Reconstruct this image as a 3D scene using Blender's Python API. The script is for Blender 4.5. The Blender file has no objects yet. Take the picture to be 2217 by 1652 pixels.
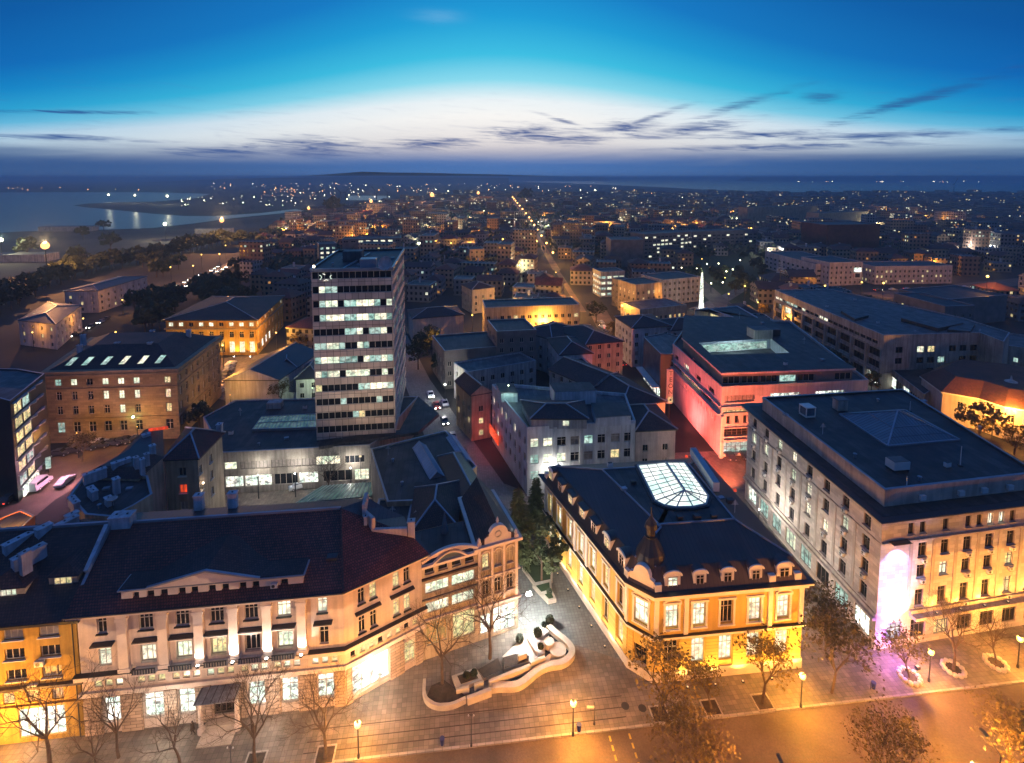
import bpy, random
from math import *
from mathutils import Vector, Matrix
R = random.Random(11)
HAZE = 2.3e-4
SC = bpy.context.scene
COL = SC.collection

# ------------------------------------------------------------------ surveying
# The photograph was measured with a level-ish wide shift lens 66 m above the street.
F, Y0, CX, T, H = 1136., 483., 1108., radians(5), 66.
def P(x, y, z=0.):
    dx = x-CX; dy = y-Y0
    dn = dy*cos(T)+F*sin(T); fw = F*cos(T)-dy*sin(T)
    k = (H-z)/dn
    return (dx*k, fw*k)
def proj(X, Y, Z):
    dn = H-Z; a = Y*cos(T)+dn*sin(T)
    b = dn*cos(T)-Y*sin(T)
    return (CX+F*X/a, Y0+F*b/a)

# ------------------------------------------------------------------ materials
MATS = {}
def _new(name):
    m = bpy.data.materials.new(name); m.use_nodes = True
    nt = m.node_tree; b = nt.nodes['Principled BSDF']
    return m, nt, b
def N(nt, t, **k):
    n = nt.nodes.new(t)
    for a, v in k.items():
        if a.startswith('i_'):
            key = a[2:].replace('_', ' ')
            n.inputs[key].default_value = v
        else: setattr(n, a, v)
    return n
def ramp(nt, src, stops):
    r = nt.nodes.new('ShaderNodeValToRGB'); e = r.color_ramp.elements
    while len(e) < len(stops): e.new(0.5)
    for k, (p, c) in enumerate(stops):
        e[k].position = p; e[k].color = (*c, 1) if len(c) == 3 else c
    nt.links.new(src, r.inputs[0]); return r.outputs[0]
def mixc(nt, fac, a, b, mode='MIX'):
    m = nt.nodes.new('ShaderNodeMix'); m.data_type = 'RGBA'; m.blend_type = mode
    for s, v in ((0, fac), (6, a), (7, b)):
        if hasattr(v, 'links'): nt.links.new(v, m.inputs[s])
        elif isinstance(v, (int, float)): m.inputs[s].default_value = v
        else: m.inputs[s].default_value = (*v, 1)
    return m.outputs[2]
def mth(nt, op, a, b=None, c=None):
    m = nt.nodes.new('ShaderNodeMath'); m.operation = op
    for s, v in ((0, a), (1, b), (2, c)):
        if v is None: continue
        if hasattr(v, 'links'): nt.links.new(v, m.inputs[s])
        else: m.inputs[s].default_value = v
    return m.outputs[0]
def mul(c, f): return tuple(min(1, x*f) for x in c)

def surf(name, col, rough=.8, var=.25, scale=.35, fine=6., bump=0., metal=0., streak=0.):
    """weathered coloured surface: large blotches + fine grain + optional rain streaks"""
    if name in MATS: return MATS[name]
    m, nt, b = _new(name)
    g = N(nt, 'ShaderNodeNewGeometry'); pos = g.outputs['Position']
    n1 = N(nt, 'ShaderNodeTexNoise', i_Scale=scale, i_Detail=5.); nt.links.new(pos, n1.inputs['Vector'])
    n2 = N(nt, 'ShaderNodeTexNoise', i_Scale=fine, i_Detail=3.); nt.links.new(pos, n2.inputs['Vector'])
    c = ramp(nt, n1.outputs[0], [(.3, mul(col, 1-var)), (.7, mul(col, 1+var*.6))])
    f = ramp(nt, n2.outputs[0], [(.3, (1-var*.5,)*3), (.7, (1, 1, 1))])
    c = mixc(nt, 1., c, f, 'MULTIPLY')
    if streak:
        mp = N(nt, 'ShaderNodeMapping'); mp.inputs['Scale'].default_value = (1.6, 1.6, .12)
        nt.links.new(pos, mp.inputs[0])
        n3 = N(nt, 'ShaderNodeTexNoise', i_Scale=1., i_Detail=4.); nt.links.new(mp.outputs[0], n3.inputs['Vector'])
        s = ramp(nt, n3.outputs[0], [(.38, (1-streak,)*3), (.6, (1, 1, 1))])
        c = mixc(nt, 1., c, s, 'MULTIPLY')
    nt.links.new(c, b.inputs['Base Color'])
    b.inputs['Roughness'].default_value = rough; b.inputs['Metallic'].default_value = metal
    if bump:
        bp = N(nt, 'ShaderNodeBump', i_Strength=bump, i_Distance=.05)
        nt.links.new(n2.outputs[0], bp.inputs['Height']); nt.links.new(bp.outputs[0], b.inputs['Normal'])
    MATS[name] = m; return m

def bricky(name, col, mortar, bw, bh, ms=.02, rough=.8, var=.2, bump=.3, blotch=.3, offset=.5, scale=.25):
    """courses laid in UV metres: ashlar, roof tiles, paving, standing seams"""
    if name in MATS: return MATS[name]
    m, nt, b = _new(name)
    uv = N(nt, 'ShaderNodeUVMap')
    t = N(nt, 'ShaderNodeTexBrick', i_Scale=1.)
    t.inputs['Color1'].default_value = (*mul(col, 1+var), 1); t.inputs['Color2'].default_value = (*mul(col, 1-var), 1)
    t.inputs['Mortar'].default_value = (*mortar, 1); t.inputs['Mortar Size'].default_value = ms
    t.inputs['Brick Width'].default_value = bw; t.inputs['Row Height'].default_value = bh
    t.offset = offset; nt.links.new(uv.outputs[0], t.inputs['Vector'])
    g = N(nt, 'ShaderNodeNewGeometry')
    n1 = N(nt, 'ShaderNodeTexNoise', i_Scale=scale, i_Detail=6.); nt.links.new(g.outputs['Position'], n1.inputs['Vector'])
    f = ramp(nt, n1.outputs[0], [(.3, (1-blotch,)*3), (.68, (1, 1, 1))])
    c = mixc(nt, 1., t.outputs[0], f, 'MULTIPLY')
    nt.links.new(c, b.inputs['Base Color']); b.inputs['Roughness'].default_value = rough
    if bump:
        bp = N(nt, 'ShaderNodeBump', i_Strength=bump, i_Distance=.04, invert=True)
        nt.links.new(t.outputs['Fac'], bp.inputs['Height']); nt.links.new(bp.outputs[0], b.inputs['Normal'])
    MATS[name] = m; return m

def gridwall(name, col, du=2.6, dv=3.0, ww=.48, wh=.5, win=(.012, .014, .02)):
    """plaster wall whose dark unlit windows are a regular pattern in UV metres (distant houses)"""
    if name in MATS: return MATS[name]
    m, nt, b = _new(name)
    uv = N(nt, 'ShaderNodeUVMap'); s = N(nt, 'ShaderNodeSeparateXYZ'); nt.links.new(uv.outputs[0], s.inputs[0])
    fu = mth(nt, 'FRACT', mth(nt, 'DIVIDE', s.outputs[0], du)); fv = mth(nt, 'FRACT', mth(nt, 'DIVIDE', s.outputs[1], dv))
    a = mth(nt, 'LESS_THAN', mth(nt, 'ABSOLUTE', mth(nt, 'SUBTRACT', fu, .5)), ww/2)
    c_ = mth(nt, 'LESS_THAN', mth(nt, 'ABSOLUTE', mth(nt, 'SUBTRACT', fv, .55)), wh/2)
    w = mth(nt, 'MULTIPLY', a, c_)
    gn = N(nt, 'ShaderNodeNewGeometry'); sn = N(nt, 'ShaderNodeSeparateXYZ'); nt.links.new(gn.outputs['Normal'], sn.inputs[0])
    w = mth(nt, 'MULTIPLY', w, mth(nt, 'LESS_THAN', mth(nt, 'ABSOLUTE', sn.outputs[2]), .5))
    n1 = N(nt, 'ShaderNodeTexNoise', i_Scale=.3, i_Detail=5.); nt.links.new(gn.outputs['Position'], n1.inputs['Vector'])
    cc = ramp(nt, n1.outputs[0], [(.3, mul(col, .7)), (.7, mul(col, 1.15))])
    nt.links.new(mixc(nt, w, cc, win), b.inputs['Base Color'])
    r = mth(nt, 'SUBTRACT', .85, mth(nt, 'MULTIPLY', w, .65)); nt.links.new(r, b.inputs['Roughness'])
    MATS[name] = m; return m

def mixed(c): return (c[0]*.62, c[1]*.8, c[2]*.78)
def glow(name, col, s, pattern=0., sampled=True, scale=1.6, base=(.05, .05, .05)):
    """something that gives off light; pattern>0 shows a lit interior (blinds, shelves, ceiling lamps)"""
    if name in MATS: return MATS[name]
    m, nt, b = _new(name)
    b.inputs['Base Color'].default_value = (*base, 1); b.inputs['Roughness'].default_value = .25
    b.inputs['Emission Color'].default_value = (*col, 1)
    if pattern:
        tc = N(nt, 'ShaderNodeNewGeometry')
        mp = N(nt, 'ShaderNodeMapping'); mp.inputs['Scale'].default_value = (1.3, 1.3, 1.9)
        nt.links.new(tc.outputs['Position'], mp.inputs[0])
        n = N(nt, 'ShaderNodeTexNoise', i_Scale=scale, i_Detail=3., i_Roughness=.65)
        nt.links.new(mp.outputs[0], n.inputs['Vector'])
        v = N(nt, 'ShaderNodeTexVoronoi', i_Scale=.33); nt.links.new(tc.outputs['Position'], v.inputs['Vector'])
        a = ramp(nt, n.outputs[0], [(.36, (1-pattern,)*3), (.56, (1, 1, 1))])
        sp = N(nt, 'ShaderNodeSeparateColor'); nt.links.new(v.outputs['Color'], sp.inputs[0])
        k = mth(nt, 'MULTIPLY_ADD', sp.outputs[0], pattern*.7, 1-pattern*.6)
        st = mth(nt, 'MULTIPLY', mth(nt, 'MULTIPLY', a, k), s)
        nt.links.new(st, b.inputs['Emission Strength'])
        n4 = N(nt, 'ShaderNodeTexNoise', i_Scale=scale*.8, i_Detail=2.); nt.links.new(tc.outputs['Position'], n4.inputs['Vector'])
        nt.links.new(ramp(nt, n4.outputs[0], [(.42, mixed(col)), (.58, col)]), b.inputs['Emission Color'])
    else: b.inputs['Emission Strength'].default_value = s
    if not sampled: m.cycles.emission_sampling = 'NONE'
    MATS[name] = m; return m

def leafm(name, c1, c2):
    if name in MATS: return MATS[name]
    m, nt, b = _new(name)
    g = N(nt, 'ShaderNodeNewGeometry'); oi = N(nt, 'ShaderNodeObjectInfo')
    n = N(nt, 'ShaderNodeTexNoise', i_Scale=1.3, i_Detail=4.); nt.links.new(g.outputs['Position'], n.inputs['Vector'])
    k = mth(nt, 'ADD', n.outputs[0], mth(nt, 'MULTIPLY_ADD', oi.outputs['Random'], .24, -.12))
    nt.links.new(ramp(nt, k, [(.35, c1), (.65, c2)]), b.inputs['Base Color'])
    b.inputs['Roughness'].default_value = .7
    MATS[name] = m; return m

M = {}
M['cream'] = surf('cream_plaster', (.66, .53, .44), .85, .18, .3, 5, .1, streak=.18)
M['creamtrim'] = surf('cream_trim', (.72, .60, .50), .8, .15, .5, 7)
M['rust'] = bricky('rusticated_stone', (.50, .37, .27), (.2, .14, .1), 1.3, .42, .035, blotch=.35, bump=.6)
M['yel'] = surf('ochre_plaster', (.52, .31, .06), .88, .25, .35, 6, .15, streak=.3)
M['bank'] = bricky('yellow_banded_plaster', (.64, .44, .10), (.40, .27, .07), 40, .46, .03, blotch=.25, bump=.4)
M['bankup'] = surf('yellow_plaster', (.66, .46, .12), .85, .18, .3, 6, .1, streak=.12)
M['white'] = surf('white_trim', (.76, .71, .62), .75, .12, .6, 7)
M['ashlar'] = bricky('court_ashlar', (.56, .49, .43), (.38, .32, .28), 1.25, .55, .012, blotch=.3, bump=.25)
M['ashtrim'] = surf('court_trim', (.52, .44, .37), .8, .25, .4, 5, streak=.25)
M['tower'] = bricky('spandrel_panels', (.66, .53, .44), (.06, .05, .05), 1.39, 1.9, .035, blotch=.25, bump=.3, offset=0.)
M['conc'] = surf('weathered_concrete', (.46, .41, .35), .88, .35, .25, 3, .15, streak=.35)
M['concd'] = surf('dark_concrete', (.2, .18, .17), .88, .3, .3, 3, .15)
M['tan'] = surf('tan_render', (.50, .40, .28), .88, .22, .3, 5, streak=.3)
M['brownw'] = bricky('brown_render', (.32, .24, .14), (.2, .15, .09), 1.5, .6, .02, blotch=.35)
M['greyw'] = surf('grey_render', (.42, .42, .42), .88, .28, .3, 4, streak=.35)
M['whitew'] = surf('whitewash', (.66, .68, .70), .85, .2, .35, 5, streak=.25)
M['pinkw'] = surf('pale_pink_render', (.60, .50, .46), .85, .25, .3, 4, streak=.25)
M['redb'] = surf('smooth_pale_render', (.62, .52, .47), .8, .2, .3, 5, .05, streak=.2)
M['tile'] = bricky('clay_tiles', (.19, .05, .04), (.03, .014, .012), .3, .34, .04, rough=.7, var=.35, blotch=.45, bump=.8)
M['tiler'] = bricky('red_clay_tiles', (.19, .06, .035), (.07, .025, .02), .3, .34, .04, rough=.7, var=.3, blotch=.45, bump=.8)
M['tiled'] = bricky('dark_clay_tiles', (.085, .045, .04), (.03, .02, .02), .3, .34, .04, rough=.7, var=.3, blotch=.4, bump=.8)
M['seam'] = bricky('standing_seam_metal', (.05, .047, .05), (.022, .02, .022), .55, 60, .03, rough=.45, var=.06, blotch=.3, bump=.7, offset=0.)
M['brownm'] = bricky('brown_metal_sheet', (.075, .052, .045), (.035, .024, .02), .6, 60, .03, rough=.45, var=.08, blotch=.35, bump=.7, offset=0.)
M['tar'] = bricky('roof_felt', (.056, .05, .05), (.02, .018, .02), 1.05, 7.5, .045, rough=.62, var=.3, blotch=.7, bump=.5, scale=.45)
M['tar2'] = bricky('pale_roof_felt', (.13, .125, .125), (.05, .05, .05), 1.05, 7.5, .04, rough=.62, var=.22, blotch=.65, bump=.4, scale=.4)
M['dark'] = surf('dark_metal', (.03, .03, .035), .45, .2)
M['glass'] = surf('dark_window_glass', (.018, .02, .026), .08, .3, .5, 1.)
M['bluegl'] = surf('skylight_glass', (.12, .16, .2), .12, .25, .4, 1.)
M['frame'] = surf('painted_frame', (.55, .50, .42), .6, .1)
M['framed'] = surf('dark_frame', (.10, .08, .07), .6, .1)
M['blind'] = surf('curtain_behind_glass', (.34, .30, .27), .5, .3, 2., 9.)
M['bark'] = surf('bark', (.11, .075, .05), .9, .35, 2., 12., .4)
M['pave'] = bricky('plaza_paving', (.23, .19, .155), (.12, .10, .08), .6, .6, .02, rough=.7, var=.2, blotch=.5, bump=.3, offset=0., scale=.3)
M['paveg'] = bricky('alley_paving', (.22, .22, .205), (.11, .11, .10), .5, .5, .02, rough=.75, var=.15, blotch=.3, bump=.3, offset=0., scale=.12)
M['asph'] = surf('asphalt', (.15, .105, .07), .7, .5, .16, 5., .25)
M['kerb'] = bricky('kerb_stone', (.38, .34, .3), (.14, .12, .1), 1.0, 4, .02, blotch=.3)
M['mark'] = surf('road_paint', (.62, .45, .07), .7, .35, 1.2, 8.)
M['markw'] = surf('white_road_paint', (.6, .6, .58), .7, .35, 1.2, 8.)
M['soil'] = surf('soil', (.07, .05, .035), .95, .4, 1.5, 8., .5)
M['grass'] = surf('grass', (.035, .06, .02), .95, .4, .5, 8., .5)
M['stone'] = surf('planter_stone', (.55, .47, .38), .8, .2, .7, 7., .1)
M['wtr'] = surf('pool_water', (.02, .025, .03), .06, .3)
M['ac'] = surf('ac_casing', (.62, .62, .6), .5, .12)
M['chim'] = surf('chimney_render', (.52, .54, .58), .85, .25, .6, 5, streak=.3)
M['zinc'] = surf('zinc_flashing', (.32, .34, .38), .4, .2, metal=.4)
M['bronze'] = surf('bronze_sheet', (.06, .04, .03), .5, .3, .8, 5.)
# what gives off light
M['w'] = glow('lit_window_white', (1, .90, .68), 1.9, .6, scale=.8)
M['y'] = glow('lit_window_warm', (1, .74, .36), 1.5, .6)
M['c'] = glow('lit_window_cool', (.70, .95, .84), 1.0, .7, scale=.8)
M['o'] = glow('lit_window_amber', (1, .42, .12), .9, .5)
M['r'] = glow('lit_window_red', (1, .07, .015), 1.1, .3)
M['W'] = glow('lit_shop_front', (1, .95, .84), 2.7, .85, scale=.75)
M['sky_l'] = glow('lit_skylight_glass', (.93, 1, .93), 1.7, .22, scale=.6)
M['q'] = glow('lit_skylight_dim', (.55, .85, .75), .22, .75, scale=.5)
M['sod'] = glow('sodium_lamp', (1, .62, .13), 5, sampled=False)
M['wht'] = glow('white_lamp', (1, .96, .85), 26, sampled=False)
M['led'] = glow('floodlight_lens', (1, .95, .9), 30, sampled=False); M['lens'] = glow('small_floodlight_lens', (1, .8, .5), 1.2, sampled=False)
for k_, n_, c_, s_ in (('fo', 'far_sodium', (1, .45, .12), 11), ('fw', 'far_white', (1, .86, .62), 10), ('fg', 'far_green', (.8, 1, .6), 8), ('hl', 'headlight', (1, .92, .78), 40), ('tl', 'tail_light', (1, .05, .02), 5), ('fb', 'far_big', (1, .40, .12), 3.6),('fy','far_pale',(1,.93,.6),16)):
    M[k_] = glow(n_, c_, s_, sampled=False)
EMIT = {'w', 'y', 'c', 'o', 'r', 'W'}

# ------------------------------------------------------------------ mesh builder
class MB:
    def __init__(s): s.v = []; s.f = []; s.m = []; s.mats = []
    def mi(s, mat):
        if isinstance(mat, str): mat = M[mat]
        if mat not in s.mats: s.mats.append(mat)
        return s.mats.index(mat)
    def face(s, pts, mat):
        b = len(s.v); s.v += [tuple(p) for p in pts]; s.f.append(tuple(range(b, b+len(pts)))); s.m.append(s.mi(mat))
    def quadstrip(s, a, b, mat, closed=True):
        n = len(a)
        for i in range(n if closed else n-1):
            j = (i+1) % n; s.face((a[i], a[j], b[j], b[i]), mat)
    def prism(s, poly, z0, z1, mat, top=None, bot=False, poly2=None):
        p2 = poly2 or poly
        a = [(x, y, z0) for x, y in poly]; b = [(x, y, z1) for x, y in p2]
        s.quadstrip(a, b, mat); s.face(b, top or mat)
        if bot: s.face(a[::-1], mat)
    def box(s, x, y, z, sx, sy, sz, mat, ang=0., top=None):
        """centred in x,y; z is the bottom"""
        c, d = cos(ang), sin(ang); h = []
        for a, b in ((-1, -1), (1, -1), (1, 1), (-1, 1)):
            u, v = a*sx/2, b*sy/2; h.append((x+u*c-v*d, y+u*d+v*c))
        s.prism(h, z, z+sz, mat, top, True)
    def bar(s, p, q, w, mat, up=(0, 0, 1), h=None):
        p = Vector(p); q = Vector(q); d = (q-p)
        if d.length < 1e-5: return
        d.normalize(); u = Vector(up)
        if abs(d.dot(u)) > .95: u = Vector((1, 0, 0))
        a = d.cross(u).normalized()*w/2; b = a.cross(d).normalized()*(h or w)/2
        r = [[o+a+b, o-a+b, o-a-b, o+a-b] for o in (p, q)]
        s.quadstrip(r[0], r[1], mat); s.face(r[1], mat); s.face(r[0][::-1], mat)
    def tube(s, p, q, r0, r1, mat, n=6, cap=False):
        p = Vector(p); q = Vector(q); d = (q-p)
        if d.length < 1e-6: return
        d.normalize(); u = Vector((0, 0, 1)) if abs(d.z) < .9 else Vector((1, 0, 0))
        a = d.cross(u).normalized(); b = d.cross(a)
        ra = [p+(a*cos(t)+b*sin(t))*r0 for t in [2*pi*i/n for i in range(n)]]
        rb = [q+(a*cos(t)+b*sin(t))*r1 for t in [2*pi*i/n for i in range(n)]]
        s.quadstrip(ra[::-1], rb[::-1], mat)
        if cap: s.face(rb, mat); s.face(ra[::-1], mat)
    def lathe(s, x, y, prof, mat, n=12):
        rings = [[(x+r*cos(2*pi*i/n), y+r*sin(2*pi*i/n), z) for i in range(n)] for r, z in prof]
        for a, b in zip(rings, rings[1:]): s.quadstrip(a, b, mat)
        s.face(rings[-1], mat); s.face(rings[0][::-1], mat)
    def ball(s, x, y, z, r, mat, n=8, m=5, sq=1.):
        s.lathe(x, y, [(max(.001, r*sin(pi*i/m)), z-r*sq*cos(pi*i/m)) for i in range(m+1)], mat, n)
    def mesh(s, name, off=(0, 0, 0), uv=True, smooth=False):
        me = bpy.data.meshes.new(name)
        ox, oy, oz = off
        me.from_pydata([(x-ox, y-oy, z-oz) for x, y, z in s.v], [], s.f)
        for mt in s.mats: me.materials.append(mt)
        me.polygons.foreach_set('material_index', s.m)
        if smooth: me.polygons.foreach_set('use_smooth', [True]*len(s.f))
        if uv:
            l = me.uv_layers.new(name='UVMap'); d = [0.]*(2*len(me.loops)); k = 0
            for p in me.polygons:
                n = p.normal
                if abs(n.z) > .93:
                    for vi in p.vertices:
                        v = s.v[vi]; d[k] = v[0]*UC+v[1]*US; d[k+1] = -v[0]*US+v[1]*UC; k += 2
                else:
                    h = sqrt(n.x*n.x+n.y*n.y) or 1; tx, ty = -n.y/h, n.x/h; sl = 1/max(.25, sqrt(1-n.z*n.z))
                    for vi in p.vertices:
                        v = s.v[vi]; d[k] = v[0]*tx+v[1]*ty; d[k+1] = v[2]*sl; k += 2
            l.data.foreach_set('uv', d)
        return me
    def build(s, name, parent=None, kind=None, uv=True, smooth=False, at=None):
        if not s.f: return None
        off = at or ((parent.location if parent.parent is None else parent.location+parent.parent.location) if parent else (0, 0, 0))
        o = bpy.data.objects.new(name, s.mesh(name, off, uv, smooth)); COL.objects.link(o)
        if parent: o.parent = parent
        elif at: o.location = at
        if kind: o['kind'] = kind
        return o
UA = atan2(63.4-54.1, 67.3+17.8); UC, US = cos(UA), sin(UA)     # the street's direction

def thing(name, label, cat, loc=(0, 0, 0), rz=0., group=None, sc=1.):
    o = bpy.data.objects.new(name, None); COL.objects.link(o); o.empty_display_size = .3
    o.location = loc if len(loc) == 3 else (*loc, 0); o.rotation_euler = (0, 0, rz)
    o.scale = (sc, sc, sc) if not isinstance(sc, tuple) else sc
    o['label'] = label; o['category'] = cat
    if group: o['group'] = group
    return o
def tag(o, label, cat, group=None):
    o['label'] = label; o['category'] = cat
    if group: o['group'] = group
    return o
def put(name, me, parent, loc=(0, 0, 0), rz=0., rx=0.):
    o = bpy.data.objects.new(name, me); COL.objects.link(o); o.parent = parent
    o.location = loc; o.rotation_euler = (rx, 0, rz); return o
def lamp(name, parent, loc, col, power, r=.12, spot=None, aim=None, blend=.6):
    d = bpy.data.lights.new(name, 'SPOT' if spot else 'POINT'); d.color = col; d.energy = power; d.shadow_soft_size = 0
    if spot: d.spot_size = radians(spot); d.spot_blend = blend
    o = bpy.data.objects.new(name, d); COL.objects.link(o)
    if parent: o.parent = parent
    o.location = loc
    if aim: o.rotation_euler = (Vector(aim)).to_track_quat('-Z', 'Y').to_euler()
    return o
SOD = (1, .42, .06); WHT = (1, .93, .82)

# ------------------------------------------------------------------ polygons
def off(poly, d):
    """outward offset of a CCW polygon (negative = inward)"""
    n = len(poly); out = []
    for i in range(n):
        a, b, c = poly[i-1], poly[i], poly[(i+1) % n]
        u = Vector((b[0]-a[0], b[1]-a[1])).normalized(); v = Vector((c[0]-b[0], c[1]-b[1])).normalized()
        n1 = Vector((u.y, -u.x)); n2 = Vector((v.y, -v.x)); m = (n1+n2)
        k = d/max(.35, (1+n1.dot(n2)))
        out.append((b[0]+m.x*k, b[1]+m.y*k))
    return out
def lerp(a, b, t): return tuple(x+(y-x)*t for x, y in zip(a, b))
def dist(a, b): return hypot(a[0]-b[0], a[1]-b[1])

# ------------------------------------------------------------------ windows
WM = {}
def win_meshes(w, h, style, kind, fr, sill, t=.07):
    """frame mesh and pane mesh in local axes: x along the wall, y into the building, z up from the sill"""
    key = (round(w, 2), round(h, 2), style, kind, fr, sill, t)
    if key in WM: return WM[key]
    f = MB(); p = MB()
    cols, tr = {'1': (1, 0), '2': (2, 0), '2t': (2, .7), '3': (3, 0), '3t': (3, .68), '1t': (1, .7), '4': (4, 0), '5': (5, 0), '6': (6, .5), '8': (8, 0), 'a': (2, .62)}[style]
    y = .0
    def bx(x0, x1, z0, z1, d=.07, yy=0., mt=fr): f.prism([(x0, yy-d/2), (x1, yy-d/2), (x1, yy+d/2), (x0, yy+d/2)], z0, z1, mt, bot=True)
    bx(-w/2, -w/2+t, 0, h); bx(w/2-t, w/2, 0, h); bx(-w/2+t, w/2-t, 0, t); bx(-w/2+t, w/2-t, h-t, h)
    for i in range(1, cols):
        x = -w/2+w*i/cols; bx(x-t/2, x+t/2, t, h-t)
    if tr:
        for i in range(cols):
            x0 = -w/2+w*i/cols+t/2; x1 = x0+w/cols-t
            bx(x0, x1, h*tr-t/2, h*tr+t/2, .06)
    if sill: bx(-w/2-.12, w/2+.12, -.1, -.005, .42, -.25, sill if isinstance(sill, str) else fr)
    p.face([(-w/2+t*.5, .03, t*.5), (w/2-t*.5, .03, t*.5), (w/2-t*.5, .03, h-t*.5), (-w/2+t*.5, .03, h-t*.5)], kind)
    WM[key] = (f.mesh('window_frame'), p.mesh('pane')); return WM[key]
KM = {'d': 'glass', 'b': 'blind', 'w': 'w', 'y': 'y', 'c': 'c', 'o': 'o', 'r': 'r', 'W': 'W'}

class Bld:
    def __init__(s, name, label, cat, poly, z1, wall, z0=0., group=None, fr='frame', lod=2, parent=None):
        ar = sum(a[0]*b[1]-b[0]*a[1] for a, b in zip(poly, poly[1:]+poly[:1]))
        if ar < 0: poly = poly[::-1]
        s.poly = [tuple(p) for p in poly]; s.z0 = z0; s.z1 = z1; s.wall = wall; s.fr = fr; s.lod = lod
        cx = sum(p[0] for p in poly)/len(poly); cy = sum(p[1] for p in poly)/len(poly)
        s.c = (cx, cy); s.root = parent or thing(name, label, cat, (cx, cy, 0), 0, group); s.ops = {}; s.wins = []; s.wallcol = {}
    def edge(s, i):
        a = s.poly[i % len(s.poly)]; b = s.poly[(i+1) % len(s.poly)]; L = dist(a, b)
        d = ((b[0]-a[0])/L, (b[1]-a[1])/L); return a, b, L, d, (d[1], -d[0])
    def at(s, i, u, out=0.):
        a, b, L, d, n = s.edge(i); return (a[0]+d[0]*u+n[0]*out, a[1]+d[1]*u+n[1]*out)
    def ang(s, i): d = s.edge(i)[3]; return atan2(d[1], d[0])
    def win(s, i, u, z, w, h, kind='d', style='2t', sill=False, rec=.22, name='window', fr=None, t=.07):
        s.ops.setdefault(i, []).append((u-w/2, u+w/2, z, z+h)); s.wins.append((i, u, z, w, h, kind, style, sill, rec, name, fr or s.fr, t))
    def row(s, i, z, h, w, kinds, u0=None, u1=None, **k):
        L = s.edge(i)[2]; u0 = 0 if u0 is None else u0; u1 = L if u1 is None else u1; n = len(kinds); p = (u1-u0)/n
        for j, c in enumerate(kinds):
            if c != '.': s.win(i, u0+(j+.5)*p, z, min(w, p*.96), h, c, **k)
    def walls(s, name='wall', rec=.22):
        mb = MB()
        for i in range(len(s.poly)):
            a, b, L, d, n = s.edge(i); ops = s.ops.get(i, []); mt = s.wallcol.get(i, s.wall)
            us = sorted({0., L} | {round(x, 4) for o in ops for x in o[:2]}); vs = sorted({s.z0, s.z1} | {round(x, 4) for o in ops for x in o[2:]})
            pt = lambda u, v, r=0.: (a[0]+d[0]*u-n[0]*r, a[1]+d[1]*u-n[1]*r, v)
            # merge cells along u for compactness
            for v0, v1 in zip(vs, vs[1:]):
                if v1-v0 < 1e-3: continue
                st = None; vm = (v0+v1)/2
                for u0, u1 in zip(us, us[1:]):
                    um = (u0+u1)/2
                    hole = any(o[0] < um < o[1] and o[2] < vm < o[3] for o in ops)
                    if not hole:
                        if st is None: st = u0
                    elif st is not None:
                        mb.face((pt(st, v0), pt(u0, v0), pt(u0, v1), pt(st, v1)), mt); st = None
                if st is not None: mb.face((pt(st, v0), pt(L, v0), pt(L, v1), pt(st, v1)), mt)
            for u0, u1, v0, v1 in ops:
                r = rec+.05
                mb.face((pt(u0, v0), pt(u1, v0), pt(u1, v0, r), pt(u0, v0, r)), mt); mb.face((pt(u0, v1, r), pt(u1, v1, r), pt(u1, v1), pt(u0, v1)), mt)
                mb.face((pt(u0, v0, r), pt(u0, v1, r), pt(u0, v1), pt(u0, v0)), mt); mb.face((pt(u1, v0), pt(u1, v1), pt(u1, v1, r), pt(u1, v0, r)), mt)
        w = mb.build(name, s.root)
        rl = s.root.location if s.root.parent is None else s.root.location
        cnt = {}
        for (i, u, z, w_, h_, kind, style, sill, rc, nm, fr, t) in s.wins:
            x, y = s.at(i, u, -rc); fm, pm = win_meshes(w_, h_, style, KM[kind], fr, sill, t)
            cnt[nm] = cnt.get(nm, 0)+1
            o = put(nm, fm, s.root, (x-rl.x, y-rl.y, z-rl.z), s.ang(i))
            put('pane', pm, o)
        return w
    def belt(s, z, h, d, mat, name='string_course', edges=None, poly=None):
        mb = MB()
        if edges is None: mb.prism(off(poly or s.poly, d), z, z+h, mat, bot=True)
        else:
            for i in edges:
                a, b, L, dd, n = s.edge(i); x, y = s.at(i, L/2, d/2-.05); mb.box(x, y, z, L+.0, d+.1, h, mat, s.ang(i))
        return mb.build(name, s.root)
    def flat(s, par=.5, mat='tar', pm=None, t=.3, cop='zinc'):
        mb = MB(); mb.prism(off(s.poly, -.02), s.z1-.3, s.z1+.02, mat, mat); mb.build('roof', s.root)
        if par:
            mb = MB(); o = off(s.poly, .04); q = off(s.poly, -t)
            A = [(x, y, s.z1) for x, y in o]; B = [(x, y, s.z1+par) for x, y in o]; Cc = [(x, y, s.z1+par) for x, y in q]; D = [(x, y, s.z1+.02) for x, y in q]
            mb.quadstrip(A, B, pm or s.wall); mb.quadstrip(B, Cc, cop); mb.quadstrip(Cc, D, pm or s.wall); mb.build('parapet', s.root)
    def hip(s, rise, over=.5, mat='tile', gable=False, ridge=True, frac=None):
        p = off(s.poly, over); z = s.z1; mb = MB()
        if len(p) != 4:
            q = off(s.poly, -min(3.5, frac or 3.)); mb.prism(p, z, z+rise, mat, 'tar', poly2=q, bot=True)
            return mb.build('roof', s.root)
        if dist(p[0], p[1]) < dist(p[1], p[2]): p = p[1:]+p[:1]
        m0 = lerp(p[3], p[0], .5); m1 = lerp(p[1], p[2], .5); W = dist(p[1], p[2]); L = dist(m0, m1)
        k = 0 if gable else min(.47, W/2/L) if frac is None else frac
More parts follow.
